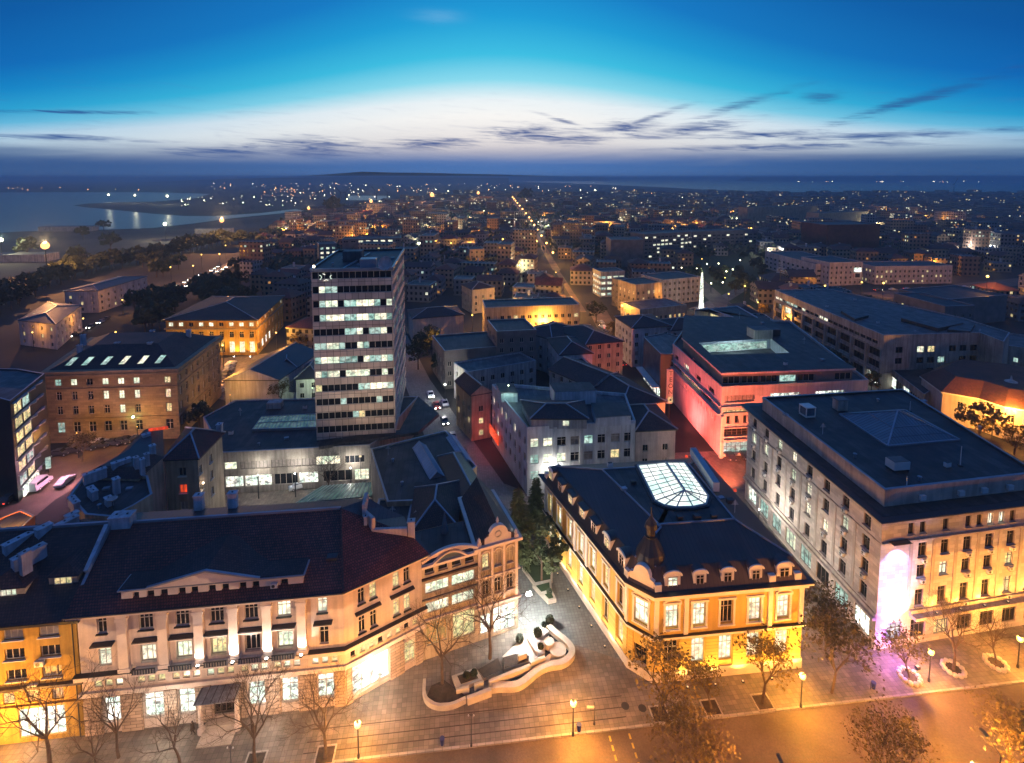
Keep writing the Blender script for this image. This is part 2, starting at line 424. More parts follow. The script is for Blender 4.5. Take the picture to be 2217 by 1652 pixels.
        r0 = (*lerp(m0, m1, k), z+rise); r1 = (*lerp(m0, m1, 1-k), z+rise)
        P3 = [(x, y, z) for x, y in p]
        mb.face((P3[0], P3[1], r1, r0), mat); mb.face((P3[2], P3[3], r0, r1), mat)
        g = s.wall if gable else mat
        mb.face((P3[1], P3[2], r1), g); mb.face((P3[3], P3[0], r0), g)
        mb.prism(p, z-.22, z-.001, 'dark', bot=True)
        o = mb.build('roof', s.root)
        if ridge and s.lod > 1:
            rb = MB(); rb.bar(Vector(r0)+Vector((0, 0, .05)), Vector(r1)+Vector((0, 0, .05)), .28, 'zinc')
            if not gable:
                for a, b in ((P3[0], r0), (P3[3], r0), (P3[1], r1), (P3[2], r1)): rb.bar(Vector(a)+Vector((0, 0, .05)), Vector(b)+Vector((0, 0, .05)), .24, 'zinc')
            rb.build('ridge_cap', s.root)
        return o
    def chimney(s, x, y, z, w=1., d=.7, h=2., ang=None, mat='chim'):
        mb = MB(); a = ang if ang is not None else s.ang(0)
        mb.box(x, y, z, w, d, h, mat, a); mb.box(x, y, z+h+.002, w+.16, d+.16, .14, mat, a)
        k = max(1, int(w/.9))
        for j in range(k):
            q = (j+.5)/k*w-w/2; mb.box(x+cos(a)*q, y+sin(a)*q, z+h+.145, .2, .2, .1, 'dark', a)
        return mb.build('chimney', s.root)
    def ac(s, i, u, z, sz=.8):
        x, y = s.at(i, u, .22); mb = MB(); a = s.ang(i); mb.box(x, y, z, sz, .34, sz*.7, 'ac', a)
        fx, fy = s.at(i, u-.1*sz, .40); mb.tube((fx, fy, z+sz*.35), (*s.at(i, u-.1*sz, .415), z+sz*.35), sz*.26, sz*.26, 'dark', 10, True)
        x, y = s.at(i, u, .14); mb.box(x, y, z-.08, sz*.9, .5, .05, 'dark', a)
        return mb.build('air_conditioner', s.root)

# ================================================================== camera, sky, sun
cd = bpy.data.cameras.new('camera'); cam = bpy.data.objects.new('camera', cd); COL.objects.link(cam)
cam.location = (0, 0, H); cam.rotation_euler = (radians(85), 0, 0)
cd.lens = 36*F/2216; cd.shift_y = -(826-Y0)/2216; cd.clip_end = 60000; cd.clip_start = .5
SC.camera = cam
SC.view_settings.view_transform = 'Standard'; SC.view_settings.look = 'None'; SC.view_settings.exposure = 0; SC.view_settings.gamma = 1
SC.cycles.use_denoising = True; SC.cycles.max_bounces = 4; SC.cycles.diffuse_bounces = 2; SC.cycles.glossy_bounces = 2
SC.cycles.volume_bounces = 0; SC.cycles.sample_clamp_indirect = 4; SC.cycles.use_light_tree = True

def lin(r, g, b): return tuple((c/255/12.92 if c/255 <= .04045 else ((c/255+.055)/1.055)**2.4) for c in (r, g, b))
def azel(x, y):
    dx = x-CX; dy = y-Y0; dn = dy*cos(T)+F*sin(T); fw = F*cos(T)-dy*sin(T)
    return degrees(atan2(dx, fw)), -degrees(atan2(dn, hypot(dx, fw)))
# horizon murk
def sstep(x, a, b):
    m = N(nt, 'ShaderNodeMapRange', interpolation_type='SMOOTHSTEP'); nt.links.new(x, m.inputs[0])
    m.inputs[1].default_value = a; m.inputs[2].default_value = b; return m.outputs[0]
W = bpy.data.worlds.new('World'); SC.world = W; W.use_nodes = True
nt = W.node_tree; bg = nt.nodes['Background']
tc = N(nt, 'ShaderNodeTexCoord'); sx = N(nt, 'ShaderNodeSeparateXYZ'); nt.links.new(tc.outputs['Generated'], sx.inputs[0])
el = mth(nt, 'DEGREES', mth(nt, 'ARCSINE', sx.outputs[2])); az = mth(nt, 'DEGREES', mth(nt, 'ARCTAN2', sx.outputs[0], sx.outputs[1]))
aa = mth(nt, 'MINIMUM', mth(nt, 'ABSOLUTE', mth(nt, 'ADD', az, 1.5)), 75.); a2 = mth(nt, 'POWER', mth(nt, 'DIVIDE', aa, 40.), 2.)
t = mth(nt, 'DIVIDE', mth(nt, 'MULTIPLY', el, mth(nt, 'MULTIPLY_ADD', a2, 1.3, 1.)), 60.)
S_ = lambda e: e/60.
c = ramp(nt, t, [(S_(0), lin(140, 152, 185)), (S_(2.6), lin(200, 194, 202)), (S_(4.2), lin(236, 230, 228)), (S_(6.5), lin(251, 249, 246)), (S_(8.2), lin(238, 246, 249)),
                 (S_(10.3), lin(140, 220, 240)), (S_(12.8), lin(64, 192, 228)), (S_(16.5), lin(34, 158, 216)), (S_(21), lin(24, 124, 200)), (S_(30), lin(18, 100, 180)), (S_(56), lin(14, 62, 130))])
br = mth(nt, 'MAXIMUM', mth(nt, 'MULTIPLY_ADD', mth(nt, 'POWER', mth(nt, 'DIVIDE', aa, 50.), 2.), -.5, 1.), .3)
v = N(nt, 'ShaderNodeCombineColor'); k50 = mth(nt, 'MINIMUM', mth(nt, 'POWER', mth(nt, 'DIVIDE', aa, 50.), 1.6), 1.); lowk = sstep(el, 16., 4.)
nt.links.new(mth(nt, 'SUBTRACT', 1., mth(nt, 'MULTIPLY', k50, mth(nt, 'MULTIPLY_ADD', lowk, .52, .15))), v.inputs[0]); nt.links.new(mth(nt, 'SUBTRACT', 1., mth(nt, 'MULTIPLY', k50, mth(nt, 'MULTIPLY_ADD', lowk, .28, .15))), v.inputs[1]); nt.links.new(mth(nt, 'SUBTRACT', 1., mth(nt, 'MULTIPLY', k50, .22)), v.inputs[2])
c = mixc(nt, 1., c, v.outputs[0], 'MULTIPLY')
cv = N(nt, 'ShaderNodeCombineXYZ'); nt.links.new(mth(nt, 'MULTIPLY', az, .055), cv.inputs[0]); nt.links.new(mth(nt, 'MULTIPLY', el, .6), cv.inputs[1])
n1 = N(nt, 'ShaderNodeTexNoise', i_Scale=1., i_Detail=6., i_Roughness=.6, i_Distortion=.6); nt.links.new(cv.outputs[0], n1.inputs['Vector'])
cv2 = N(nt, 'ShaderNodeCombineXYZ'); nt.links.new(mth(nt, 'MULTIPLY', az, .22), cv2.inputs[0]); nt.links.new(mth(nt, 'MULTIPLY_ADD', el, 2.6, mth(nt, 'MULTIPLY', az, .12)), cv2.inputs[1])
n2 = N(nt, 'ShaderNodeTexNoise', i_Scale=1., i_Detail=7., i_Roughness=.62, i_Distortion=.9); nt.links.new(cv2.outputs[0], n2.inputs['Vector'])
elw = mth(nt, 'MULTIPLY_ADD', mth(nt, 'SUBTRACT', n1.outputs[0], .5), 1.6, el)
band = mixc(nt, sstep(aa, 0., 45.), lin(74, 116, 178), lin(50, 88, 142))
c = mixc(nt, sstep(elw, 3.6, 1.0), c, band)
blobs = [(490, 330, 120, 10, 0), (680, 318, 130, 20, 0), (930, 311, 95, 13, 0), (1150, 290, 100, 18, 0), (1240, 302, 80, 13, 0), (1370, 277, 80, 16, 0), (1480, 281, 120, 13, -.1),
         (1640, 292, 170, 8, .0), (1940, 292, 260, 8, .0), (1780, 206, 45, 16, 0), (2020, 205, 230, 12, -.2), (1620, 222, 120, 10, -.25), (1700, 318, 330, 7, 0), (170, 243, 160, 4, -.05), (120, 298, 240, 6, 0), (1400, 258, 90, 7, -.3), (1220, 262, 60, 5, .3)]
acc = None
for (bx, by, rx, ry, sl) in blobs:
    a0, e0 = azel(bx, by); a1, _ = azel(bx+rx, by); _, e1 = azel(bx, by-ry); wa = abs(a1-a0); we = abs(e1-e0)
    da = mth(nt, 'SUBTRACT', az, a0); de = mth(nt, 'MULTIPLY_ADD', da, sl*we/wa*rx/ry, mth(nt, 'SUBTRACT', el, e0))
    g = mth(nt, 'EXPONENT', mth(nt, 'MULTIPLY', mth(nt, 'ADD', mth(nt, 'POWER', mth(nt, 'ABSOLUTE', mth(nt, 'DIVIDE', da, wa)), 2.), mth(nt, 'POWER', mth(nt, 'ABSOLUTE', mth(nt, 'DIVIDE', de, we)), 2.)), -1.))
    acc = g if acc is None else mth(nt, 'MAXIMUM', acc, g)
cl = mth(nt, 'MULTIPLY_ADD', mth(nt, 'SUBTRACT', n2.outputs[0], .47), 3.4, acc)
c = mixc(nt, mth(nt, 'MULTIPLY', mth(nt, 'MULTIPLY', sstep(cl, .0, 1.7), sstep(acc, .03, .35)), mth(nt, 'SUBTRACT', 1., mth(nt, 'MULTIPLY', sstep(el, 5., 9.), .55))), c, mixc(nt, sstep(aa, 0., 45.), lin(66, 92, 150), lin(40, 84, 150)))
thin = mth(nt, 'MULTIPLY', sstep(n2.outputs[0], .52, .72), mth(nt, 'MULTIPLY', sstep(el, 2., 4.), sstep(el, 11., 6.)))
c = mixc(nt, mth(nt, 'MULTIPLY', thin, .14), c, lin(90, 110, 165))
a0, e0 = azel(950, 36); g = mth(nt, 'EXPONENT', mth(nt, 'MULTIPLY', mth(nt, 'ADD', mth(nt, 'POWER', mth(nt, 'DIVIDE', mth(nt, 'SUBTRACT', az, a0), 2.3), 2.), mth(nt, 'POWER', mth(nt, 'ABSOLUTE', mth(nt, 'DIVIDE', mth(nt, 'SUBTRACT', el, e0), .55)), 2.)), -1.))
c = mixc(nt, mth(nt, 'MULTIPLY', mth(nt, 'MULTIPLY', g, n2.outputs[0]), .5), c, lin(150, 200, 235))
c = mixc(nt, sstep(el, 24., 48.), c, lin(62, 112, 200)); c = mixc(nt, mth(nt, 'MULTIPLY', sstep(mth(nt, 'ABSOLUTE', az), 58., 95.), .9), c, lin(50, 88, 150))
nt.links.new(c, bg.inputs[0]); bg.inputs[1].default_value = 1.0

sd = bpy.data.lights.new('sun', 'SUN'); sd.energy = .04; sd.angle = radians(20); sd.color = (1, .75, .65)
so = bpy.data.objects.new('sun', sd); COL.objects.link(so); so.rotation_euler = Vector((0, -cos(radians(4)), -sin(radians(4)))).to_track_quat('-Z', 'Y').to_euler()

# ================================================================== ground, water, roads
def sheet(name, pts, z, mat, kind='structure'):
    mb = MB(); mb.face([(x, y, z) for x, y in pts], mat); return mb.build(name, None, kind)
M['gnd'] = surf('city_ground', (.034, .032, .03), .9, .5, .02, .3)
M['yard'] = surf('yard_dirt', (.09, .07, .055), .95, .5, .012, .15)
m, ntw, b = _new('sea_water'); b.inputs['Base Color'].default_value = (.01, .02, .035, 1); b.inputs['Roughness'].default_value = .3; b.inputs['Specular IOR Level'].default_value = .22
wn = N(ntw, 'ShaderNodeTexNoise', i_Scale=.05, i_Detail=4.); g = N(ntw, 'ShaderNodeNewGeometry'); ntw.links.new(g.outputs['Position'], wn.inputs['Vector'])
bp = N(ntw, 'ShaderNodeBump', i_Strength=.25, i_Distance=1.); ntw.links.new(wn.outputs[0], bp.inputs['Height']); ntw.links.new(bp.outputs[0], b.inputs['Normal'])
M['sea'] = m
sheet('ground', [(-40000, -300), (40000, -300), (40000, 45000), (-40000, 45000)], -.16, 'gnd')
D = lambda pts, z=0: [P(x, y, z) for x, y in pts]
bay = [(-2600, 506), (-40, 506), (60, 501), (160, 499), (240, 497), (330, 494), (420, 484), (500, 473), (600, 463), (660, 457), (640, 453), (560, 462), (470, 468), (400, 468), (330, 463), (230, 453), (185, 449), (158, 445), (190, 441), (260, 438), (330, 437), (420, 430), (455, 420), (330, 416.5), (120, 416.5), (-40, 417), (-2600, 417)]
sheet('bay_water', D(bay), .12, 'sea')
sheet('harbour_water', D([(752, 424), (842, 424), (848, 433), (756, 434)]), .12, 'sea')
sheet('sea', D([(1000, 388), (1080, 391.5), (1180, 396), (1290, 399.5), (1420, 405), (1530, 411), (1660, 415.5), (1900, 417.5), (2300, 419), (4200, 419), (4200, 384.8), (1000, 384.8)]), .12, 'sea')
sheet('rail_yard', D([(-300, 507), (60, 502), (330, 496), (500, 476), (650, 459), (760, 442), (860, 430), (960, 424), (975, 436), (780, 460), (640, 490), (560, 512), (440, 512), (330, 560), (130, 590), (60, 640), (-300, 700)]), -.1, 'yard')

K = lambda x: 54.1+(x+17.8)*.1093
def strip(xa, xb, d0, d1): return [(xa, K(xa)+d0), (xb, K(xb)+d0), (xb, K(xb)+d1), (xa, K(xa)+d1)]
sheet('road', strip(-110, 150, -17, -.02), -.14, 'asph')
mb = MB(); mb.prism([(-82, K(-82)+.3), (96, K(96)+.3), (96, 80), (47, 104), (5, 104), (-8, 112), (-16, 112), (2, 73), (-82, 64)], -.158, 0, 'pave'); mb.build('plaza', None, 'structure')
mb = MB(); mb.prism(strip(-82, 96, -.02, .3), -.158, .012, 'kerb'); mb.build('kerb', None, 'structure')
mb = MB()
alley = [(1.2, 72), (16.2, 66), (5.5, 92), (0, 104), (-6, 118), (-27, 167), (-44, 215), (-52, 213), (-35, 165), (-15, 108), (-6, 90)]
mb.prism(alley, -.12, .006, 'paveg'); mb.build('alley_pavement', None, 'structure')
mb = MB()
for (xa, xb, o) in ((27.5, 58, -8.9), (-40, -20, -8.9), (62, 96, -8.9)): mb.prism(strip(xa, xb, o, o+.16), -.136, -.133, 'mark')
for x0 in (11.6, 14.0):
    for j in range(7):
        a = x0+j*.12; y_ = K(a)-.8-j*1.05; mb.box(a, y_, -.136, .22, .62, .003, 'mark', UA)
mb.build('road_marking', None, 'structure')
# long dark expansion joints across the plaza
mb = MB()
for o in (1.3, 2.5, 3.9): mb.prism(strip(-24, 14, o, o+.1), .001, .004, 'soil')
mb.build('paving_joint', None, 'structure')

# ================================================================== A: cream mansion on the square, front left
p0, p1, p2, p3, p4 = (-50.6, 56.8), (-20.8, 60.4), (-12.2, 66.4), (-4.9, 69.4), (.9, 71.7)
A = Bld('mansion', 'long cream building with tall pilasters, triangular pediment and dark red tile roof, front left', 'building',
        [p0, p1, p2, (-15.6, 71.5), (-22.2, 72.2), (-52.2, 68.6)], 15.6, 'cream')
ub = [7.4, 11.4, 15.3, 19.2, 23.0]
A.win(0, 2.6, 12.7, 1.05, 2.0, 'd', '2t', 'dark'); A.win(0, 27.5, 12.7, 1.15, 2.1, 'w', '2t', 'dark')
for u, k in zip(ub, 'ddddw'): A.win(0, u, 12.7, 1.55, 2.05, k, '3t', 'dark')
A.win(0, 2.7, 8.6, 1.35, 2.5, 'w', '2t'); A.win(0, 27.6, 8.5, 1.1, 2.3, 'd', '2t')
for u, k in zip(ub, 'wwydw'): A.win(0, u, 8.45, 1.8, 2.75, k, '3t', rec=.45)
for g in (2.9, 7.6, 11.5, 15.4, 19.3, 23.1, 27.6):
    for j in (-1, 0, 1): A.win(0, g+j*1.15, 5.95, .8, 1.15, 'y' if R.random() < .6 else 'w', '1', rec=.15)
for u, w_ in ((3.1, 1.9), (7.7, 2.3), (11.4, 1.9), (19.4, 2.0), (23.3, 2.0), (27.6, 2.0)): A.win(0, u, 1.2, w_, 3.3, 'W', '2t', name='shop_window', rec=.3, t=.09)
A.win(0, 15.6, .45, 2.6, 3.6, 'd', '4', name='entrance_door', fr='framed', rec=.6)
for u, kk in ((3.0, 'dy'), (7.6, 'yd')):
    for j, k in zip((-.75, .75), kk): A.win(1, u+j, 12.5, .85, 2.05, k, '2t', 'dark')
for u, kk in ((3.0, 'dd'), (7.6, 'yy')):
    for j, k in zip((-.75, .75), kk): A.win(1, u+j, 8.6, .85, 2.2, k, '2t', 'dark')
for j in range(8): A.win(1, 1.0+j*1.2, 5.9, .7, .9, 'y' if j % 3 else 'd', '1', rec=.15)
A.win(1, 3.3, .5, 4.9, 4.0, 'W', '4', name='shop_window', rec=.35, t=.1); A.win(1, 8.6, 1.0, 1.5, 3.0, 'y', '2t', name='shop_window')
A.walls(rec=.3)
for i in (0, 1):                                                     # rusticated base, in piers between the openings
    L = A.edge(i)[2]; xs = sorted([o for o in A.ops[i] if o[2] < 3]); u = 0.
    for o in xs+[(L, L, 0, 0)]:
        if o[0]-u > .3: mb = MB(); x, y = A.at(i, (u+o[0])/2, .08); mb.box(x, y, 0, o[0]-u-.12, .24, 4.75, 'rust', A.ang(i)); mb.build('rusticated_pier', A.root)
        u = o[1]
A.belt(15.22, .36, .75, 'creamtrim', 'cornice'); A.belt(15.585, .12, .95, 'dark', 'gutter')
A.belt(7.3, .5, .55, 'creamtrim', 'string_course'); A.belt(7.82, .1, .62, 'dark', 'ledge_cover'); A.belt(4.95, .55, .3, 'creamtrim', 'shop_fascia')
for u in (4.95, 9.35, 13.35, 17.25, 21.1, 25.1):
    mb = MB(); a_ = A.ang(0); x, y = A.at(0, u, .28); mb.box(x, y, 7.93, 1.35, .62, .5, 'creamtrim', a_); mb.box(x, y, 8.43, 1.05, .5, 5.9, 'creamtrim', a_)
    mb.box(x, y, 14.33, 1.3, .62, .4, 'creamtrim', a_); mb.box(x, y, 14.73, 1.15, .56, .48, 'creamtrim', a_); mb.build('pilaster', A.root)
for u, w_ in ((2.7, 2.4), (27.6, 2.2)): mb = MB(); x, y = A.at(0, u, .3); mb.box(x, y, 11.5, w_, .75, .16, 'dark', A.ang(0)); mb.box(x, y, 11.3, w_-.3, .5, .19, 'creamtrim', A.ang(0)); mb.build('window_hood', A.root)
for u in (3.0, 7.6): mb = MB(); x, y = A.at(1, u, .3); mb.box(x, y, 11.5, 3.3, .6, .14, 'dark', A.ang(1)); mb.build('window_hood', A.root)
for u in ub:
    mb = MB(); x, y = A.at(0, u, .3); mb.box(x, y, 11.55, 2.75, .8, .14, 'dark', A.ang(0)); mb.box(x, y, 11.3, 2.5, .55, .24, 'creamtrim', A.ang(0)); mb.build('window_hood', A.root)
    mb = MB(); x, y = A.at(0, u, .62); mb.box(x, y, 7.95, 2.7, 1.15, .14, 'creamtrim', A.ang(0)); 
    for j in range(9): x, y = A.at(0, u-1.2+j*.3, 1.12); mb.box(x, y, 8.09, .1, .1, .55, 'dark', A.ang(0))
    x, y = A.at(0, u, 1.12); mb.box(x, y, 8.64, 2.6, .12, .07, 'dark', A.ang(0)); mb.build('balcony', A.root)
# entrance canopy, columns and steps
mb = MB(); x, y = A.at(0, 15.5, 1.25); mb.box(x, y, 4.55, 4.6, 2.3, .09, M['greyw'], A.ang(0))
for j in range(6): x, y = A.at(0, 13.4+j*.86, 1.25); mb.box(x, y, 4.64, .07, 2.2, .07, 'framed', A.ang(0))
mb.build('entrance_canopy', A.root)
for u in (13.5, 17.6):
    mb = MB(); x, y = A.at(0, u, 1.35); mb.lathe(x, y, [(.42, 0), (.42, .5), (.26, .62), (.24, 4.2), (.36, 4.5)], 'creamtrim', 12); mb.build('porch_column', A.root)
mb = MB()
for j in range(3): x, y = A.at(0, 15.6, 1.0+.35*(3-j)/1); mb.box(x, y, .002+.15*j, 3.8, 2.2-.0*j, .15, 'stone', A.ang(0)) if j == 0 else mb.box(*A.at(0, 15.6, .95-.3*j+.35), .002+.15*j, 3.8, 2.2-.6*j, .15, 'stone', A.ang(0))
mb.build('steps', A.root)
# roof
e = [(x, y, 15.7) for x, y in off(A.poly, .85)]; z_ = 20.5
r0 = (-53.0, 65.4, z_); r1 = (-23.6, 68.7, z_); q0 = (-19.0, 68.3, 19.0); q1 = (-14.0, 67.6, 17.6)
mb = MB(); mb.face((e[0], e[1], r1, r0), 'tile'); mb.face((e[1], q0, r1), 'tile'); mb.face((e[1], e[2], q1, q0), 'tile'); mb.build('roof', A.root)
mb = MB(); bk = [(-20.6, 71.6, 20.1), (-52.0, 68.3, 20.1)]
mb.face((r0, r1, bk[0], bk[1]), 'seam'); mb.face((r1, q0, (-18.3, 71.2, 19), bk[0]), 'seam'); mb.face((q0, q1, (-15.4, 71.2, 17.6), (-18.3, 71.2, 19)), 'seam')
dn_ = lambda p: (p[0], p[1], 15.3)
for a_, b_ in ((bk[0], bk[1]), ((-15.4, 71.2, 17.6), (-18.3, 71.2, 19)), ((-18.3, 71.2, 19), bk[0]), (q1, (-15.4, 71.2, 17.6)), (bk[1], r0), (r0, e[0])): mb.face((a_, b_, dn_(b_), dn_(a_)), 'greyw')
mb.build('back_roof', A.root)
mb = MB(); mb.bar(Vector(r0)+Vector((0, 0, .06)), Vector(r1)+Vector((0, 0, .06)), .3, 'zinc'); mb.bar(Vector(e[1])+Vector((0, 0, .08)), Vector(r1)+Vector((0, 0, .08)), .22, 'tiled'); mb.build('ridge_cap', A.root)
mb = MB(); mb.prism([(-21.0, 71.2), (-20.6, 68.4), (-20.2, 68.4), (-20.5, 71.3)], 16, 21.2, 'pinkw'); mb.prism([(-20.4, 68.5), (-18.9, 66.9), (-18.5, 67.2), (-20.2, 68.9)], 16, 20.2, 'pinkw')
mb.prism([(-18.9, 66.9), (-14.2, 67.2), (-14.3, 67.6), (-18.8, 67.4)], 16, 18.6, 'pinkw'); mb.build('party_wall', A.root)
A.chimney(-13.7, 67.6, 16.2, .9, .7, 3.2, mat='pinkw'); A.chimney(-19.9, 67.6, 18.9, .45, .45, 1.1)
A.chimney(-51.4, 65.6, 19.6, 2.6, 1.5, 2.0); A.chimney(-43.3, 69.0, 19.6, 1.1, .8, 2.6); A.chimney(-38.9, 69.5, 19.6, 1.1, .8, 2.6)
mb = MB(); a_, b_ = (-51.9, 60.2, 17.8), (-52.7, 64.8, 20.6); mb.bar(a_, b_, .5, 'chim', h=1.3); mb.build('gable_coping', A.root)
mb = MB(); x, y = A.at(0, 28.2, -3.2); mb.box(x, y, 17.55, 1.3, 1.5, .3, 'seam', A.ang(0)); mb.build('roof_window', A.root)
# pediment storey set back on the eaves
mb = MB(); f = lambda u, b_=0: A.at(0, u, -b_); a0_ = A.ang(0)
pm = Bld('x', '', '', [f(4.6, .5), f(25.2, .5), f(25.2, 6.0), f(4.6, 6.0)], 17.5, 'creamtrim', z0=15.6, parent=A.root)
for u in (3.2, 4.7, 6.7, 8.1, 10.1, 11.6, 13.6, 15.1): pm.win(0, u+.0, 16.0, .85, 1.15, 'd', '1', rec=.15)
pm.win(0, 1.6, 16.0, .7, 1.1, 'd', '1'); pm.win(0, 18.4, 16.0, .9, 1.1, 'd', '1')
pm.walls('pediment_wall', rec=.22); pm.belt(17.45, .16, .28, 'zinc', 'pediment_cornice')
mb = MB(); mb.prism(off(pm.poly, .1), 17.62, 17.7, 'tiled'); 
g0, g1, g2 = f(7.6, .2), f(20.3, .2), f(14.2, .2); G0, G1, G2 = f(7.1, 1.8), f(18.0, 1.8), f(12.4, 8.6)
T0 = (*g0, 17.65); T1 = (*g1, 17.65); T2 = (*g2, 19.2)
mb.face((T0, T1, T2), 'creamtrim'); bkz = (*f(14.6, 6.2), 19.6); bl = (*f(7.2, 6.0), 17.72); br_ = (*f(21.0, 6.0), 17.72)
mb.face((T0, T2, bkz, bl), 'tiled'); mb.face((T2, T1, br_, bkz), 'tiled'); mb.face((bl, bkz, br_), 'tiled')
mb.bar(Vector(T0)+Vector((0, 0, .1)), Vector(T2)+Vector((0, 0, .1)), .35, 'zinc', h=.2); mb.bar(Vector(T2)+Vector((0, 0, .1)), Vector(T1)+Vector((0, 0, .1)), .35, 'zinc', h=.2); mb.build('pediment', A.root)
pm.ac(0, 17.3, 16.3)
# column floodlights (the two glaring ones stand at the pilaster feet)
for u, pw in ((17.25, 2600), (21.1, 2600), (13.35, 500), (25.1, 700)):
    x, y = A.at(0, u, 1.05); mb = MB(); mb.box(x, y, 8.1, .34, .3, .26, 'dark', a0_); mb.box(x, y, 8.362, .26, .22, .03, 'led', a0_); o = mb.build('floodlight', A.root)
    lamp('floodlight_lamp', o, (x-A.c[0], y-A.c[1], 8.5), (1, .9, .82), pw, .08, 120, (-.12*A.edge(0)[4][0], -.12*A.edge(0)[4][1]-0.05, 1))
A.walls_done = 1

# -------------------------------------------------- infill with the segmental gable
B2 = Bld('arcade_building', 'narrow building with lit ribbon windows under a shallow arched gable, left of the corner house', 'building', [p2, p3, (-7.2, 76.2), (-15.0, 73.4)], 13.6, 'tan')
for z, kk in ((9.6, 'WW'), (6.7, 'yW')):
    for j, k in enumerate(kk): B2.win(0, 2.1+j*3.7, z, 3.3, 1.5, 'w', '4', rec=.12)
B2.win(0, 2.0, 1.9, 2.9, 3.2, 'o', '2', name='shop_window'); B2.win(0, 5.9, 1.5, 3.2, 3.8, 'y', '2', name='shop_window')
for j in range(4): B2.win(0, 1.1+j*1.9, 12.3, 1.35, .95, 'd', '1', rec=.3)
B2.walls(); B2.belt(11.7, .22, .3, 'brownm', 'string_course', [0]); B2.belt(13.45, .35, .35, 'creamtrim', 'cornice', [0]); B2.belt(8.7, .18, .2, 'concd', 'string_course', [0]); B2.belt(5.75, .2, .35, 'creamtrim', 'shop_fascia', [0])
mb = MB(); n = 14; a_, b_, L, d_, nn = B2.edge(0); arc = [(L*i/n, 13.8+1.75*sin(pi*(.12+.76*i/n))) for i in range(n+1)]
for (u0, z0), (u1, z1) in zip(arc, arc[1:]):
    P0 = (*B2.at(0, u0, .2), z0); P1 = (*B2.at(0, u1, .2), z1); mb.bar(P0, P1, .5, 'creamtrim', h=.34)
arc2 = [(L*.2+L*.6*i/n, 13.8+1.15*sin(pi*i/n)) for i in range(n+1)]
for (u0, z0), (u1, z1) in zip(arc2, arc2[1:]): mb.bar((*B2.at(0, u0, .2), z0), (*B2.at(0, u1, .2), z1), .4, 'creamtrim', h=.2)
mb.face([(*B2.at(0, u, -.02), z) for u, z in arc], 'creamtrim'); mb.build('segmental_gable', B2.root)
mb = MB(); mb.face([(*B2.at(0, u, .02), z) for u, z in arc2], 'bluegl'); mb.build('lunette_window', B2.root)
mb = MB(); mb.prism(off(B2.poly, -.1), 13.3, 13.62, 'tar'); mb.build('roof', B2.root)
mb = MB(); x, y = P(962, 1140, 14.5); mb.lathe(x, y, [(.55, 13.62), (.55, 14.0), (.02, 17.0)], 'bluegl', 16); mb.build('glass_cone', B2.root)

# -------------------------------------------------- ornate corner house
e1 = (-6.4, 89.0)
B3 = Bld('corner_house', 'ornate narrow corner house with a round-topped gable and arched windows beside the alley mouth', 'building', [p3, p4, (-3.3, 82.5), (-8.2, 80.6)], 14.3, 'tan')
for u, k in ((1.25, 'y'), (3.1, 'b'), (4.95, 'b')): B3.win(0, u, 10.7, .95, 2.2, k, '2t', 'stone')
for u, k in ((1.25, 'd'), (3.1, 'd'), (4.95, 'd')): B3.win(0, u, 6.6, .95, 2.2, k, '2t', 'stone')
B3.win(0, 1.2, .8, 1.5, 3.0, 'W', '2t', name='shop_window'); B3.win(0, 4.1, .3, 3.4, 4.0, 'W', '3t', name='shop_window', t=.09)
B3.win(1, 2.0, .3, 3.2, 4.0, 'W', '3t', name='shop_window', t=.09); B3.win(1, 5.6, .6, 2.4, 3.6, 'W', '3t', name='shop_window', t=.09)
for u in (2.0, 5.0, 8.0):
    for z in (6.6, 10.7): B3.win(1, u, z, .9, 2.1, 'd', '2t', 'stone')
B3.walls(); B3.belt(13.9, .4, .5, 'creamtrim', 'cornice'); B3.belt(9.4, .2, .25, 'creamtrim', 'string_course'); B3.belt(5.0, .3, .35, 'creamtrim', 'shop_fascia')
mb = MB()
for u in (.3, 2.2, 4.0, 5.9): x, y = B3.at(0, u, .08); mb.box(x, y, 5.4, .34, .2, 8.4, 'creamtrim', B3.ang(0))
mb.build('pilaster', B3.root)
for z in (12.95, 8.85):
    for u in (1.25, 3.1, 4.95):
        mb = MB()
        for i in range(8):
            t0, t1 = pi*i/8, pi*(i+1)/8; mb.bar((*B3.at(0, u-.6*cos(t0), .1), z+.45*sin(t0)), (*B3.at(0, u-.6*cos(t1), .1), z+.45*sin(t1)), .16, 'creamtrim', h=.14)
        mb.build('window_arch', B3.root)
mb = MB(); n = 14; pts = [(1.1, 14.3), (1.1, 15.2), (1.5, 15.4)]+[(3.1-1.35*cos(pi*i/n), 15.4+1.45*sin(pi*i/n)) for i in range(n+1)]+[(4.7, 15.4), (5.1, 15.2), (5.1, 14.3)]
fr_ = [(*B3.at(0, u, .1), z) for u, z in pts]; bk_ = [(*B3.at(0, u, -.5), z) for u, z in pts]; mb.face(fr_, 'creamtrim'); mb.face(bk_[::-1], 'creamtrim'); mb.quadstrip(bk_, fr_, 'creamtrim')
for i in range(n): t0, t1 = pi*i/n, pi*(i+1)/n; mb.bar((*B3.at(0, 3.1-1.35*cos(t0), .2), 15.4+1.45*sin(t0)), (*B3.at(0, 3.1-1.35*cos(t1), .2), 15.4+1.45*sin(t1)), .3, 'creamtrim', h=.2)
for i in range(12): t0, t1 = 2*pi*i/12, 2*pi*(i+1)/12; mb.bar((*B3.at(0, 3.1-.45*cos(t0), .16), 15.5+.45*sin(t0)), (*B3.at(0, 3.1-.45*cos(t1), .16), 15.5+.45*sin(t1)), .14, 'stone')
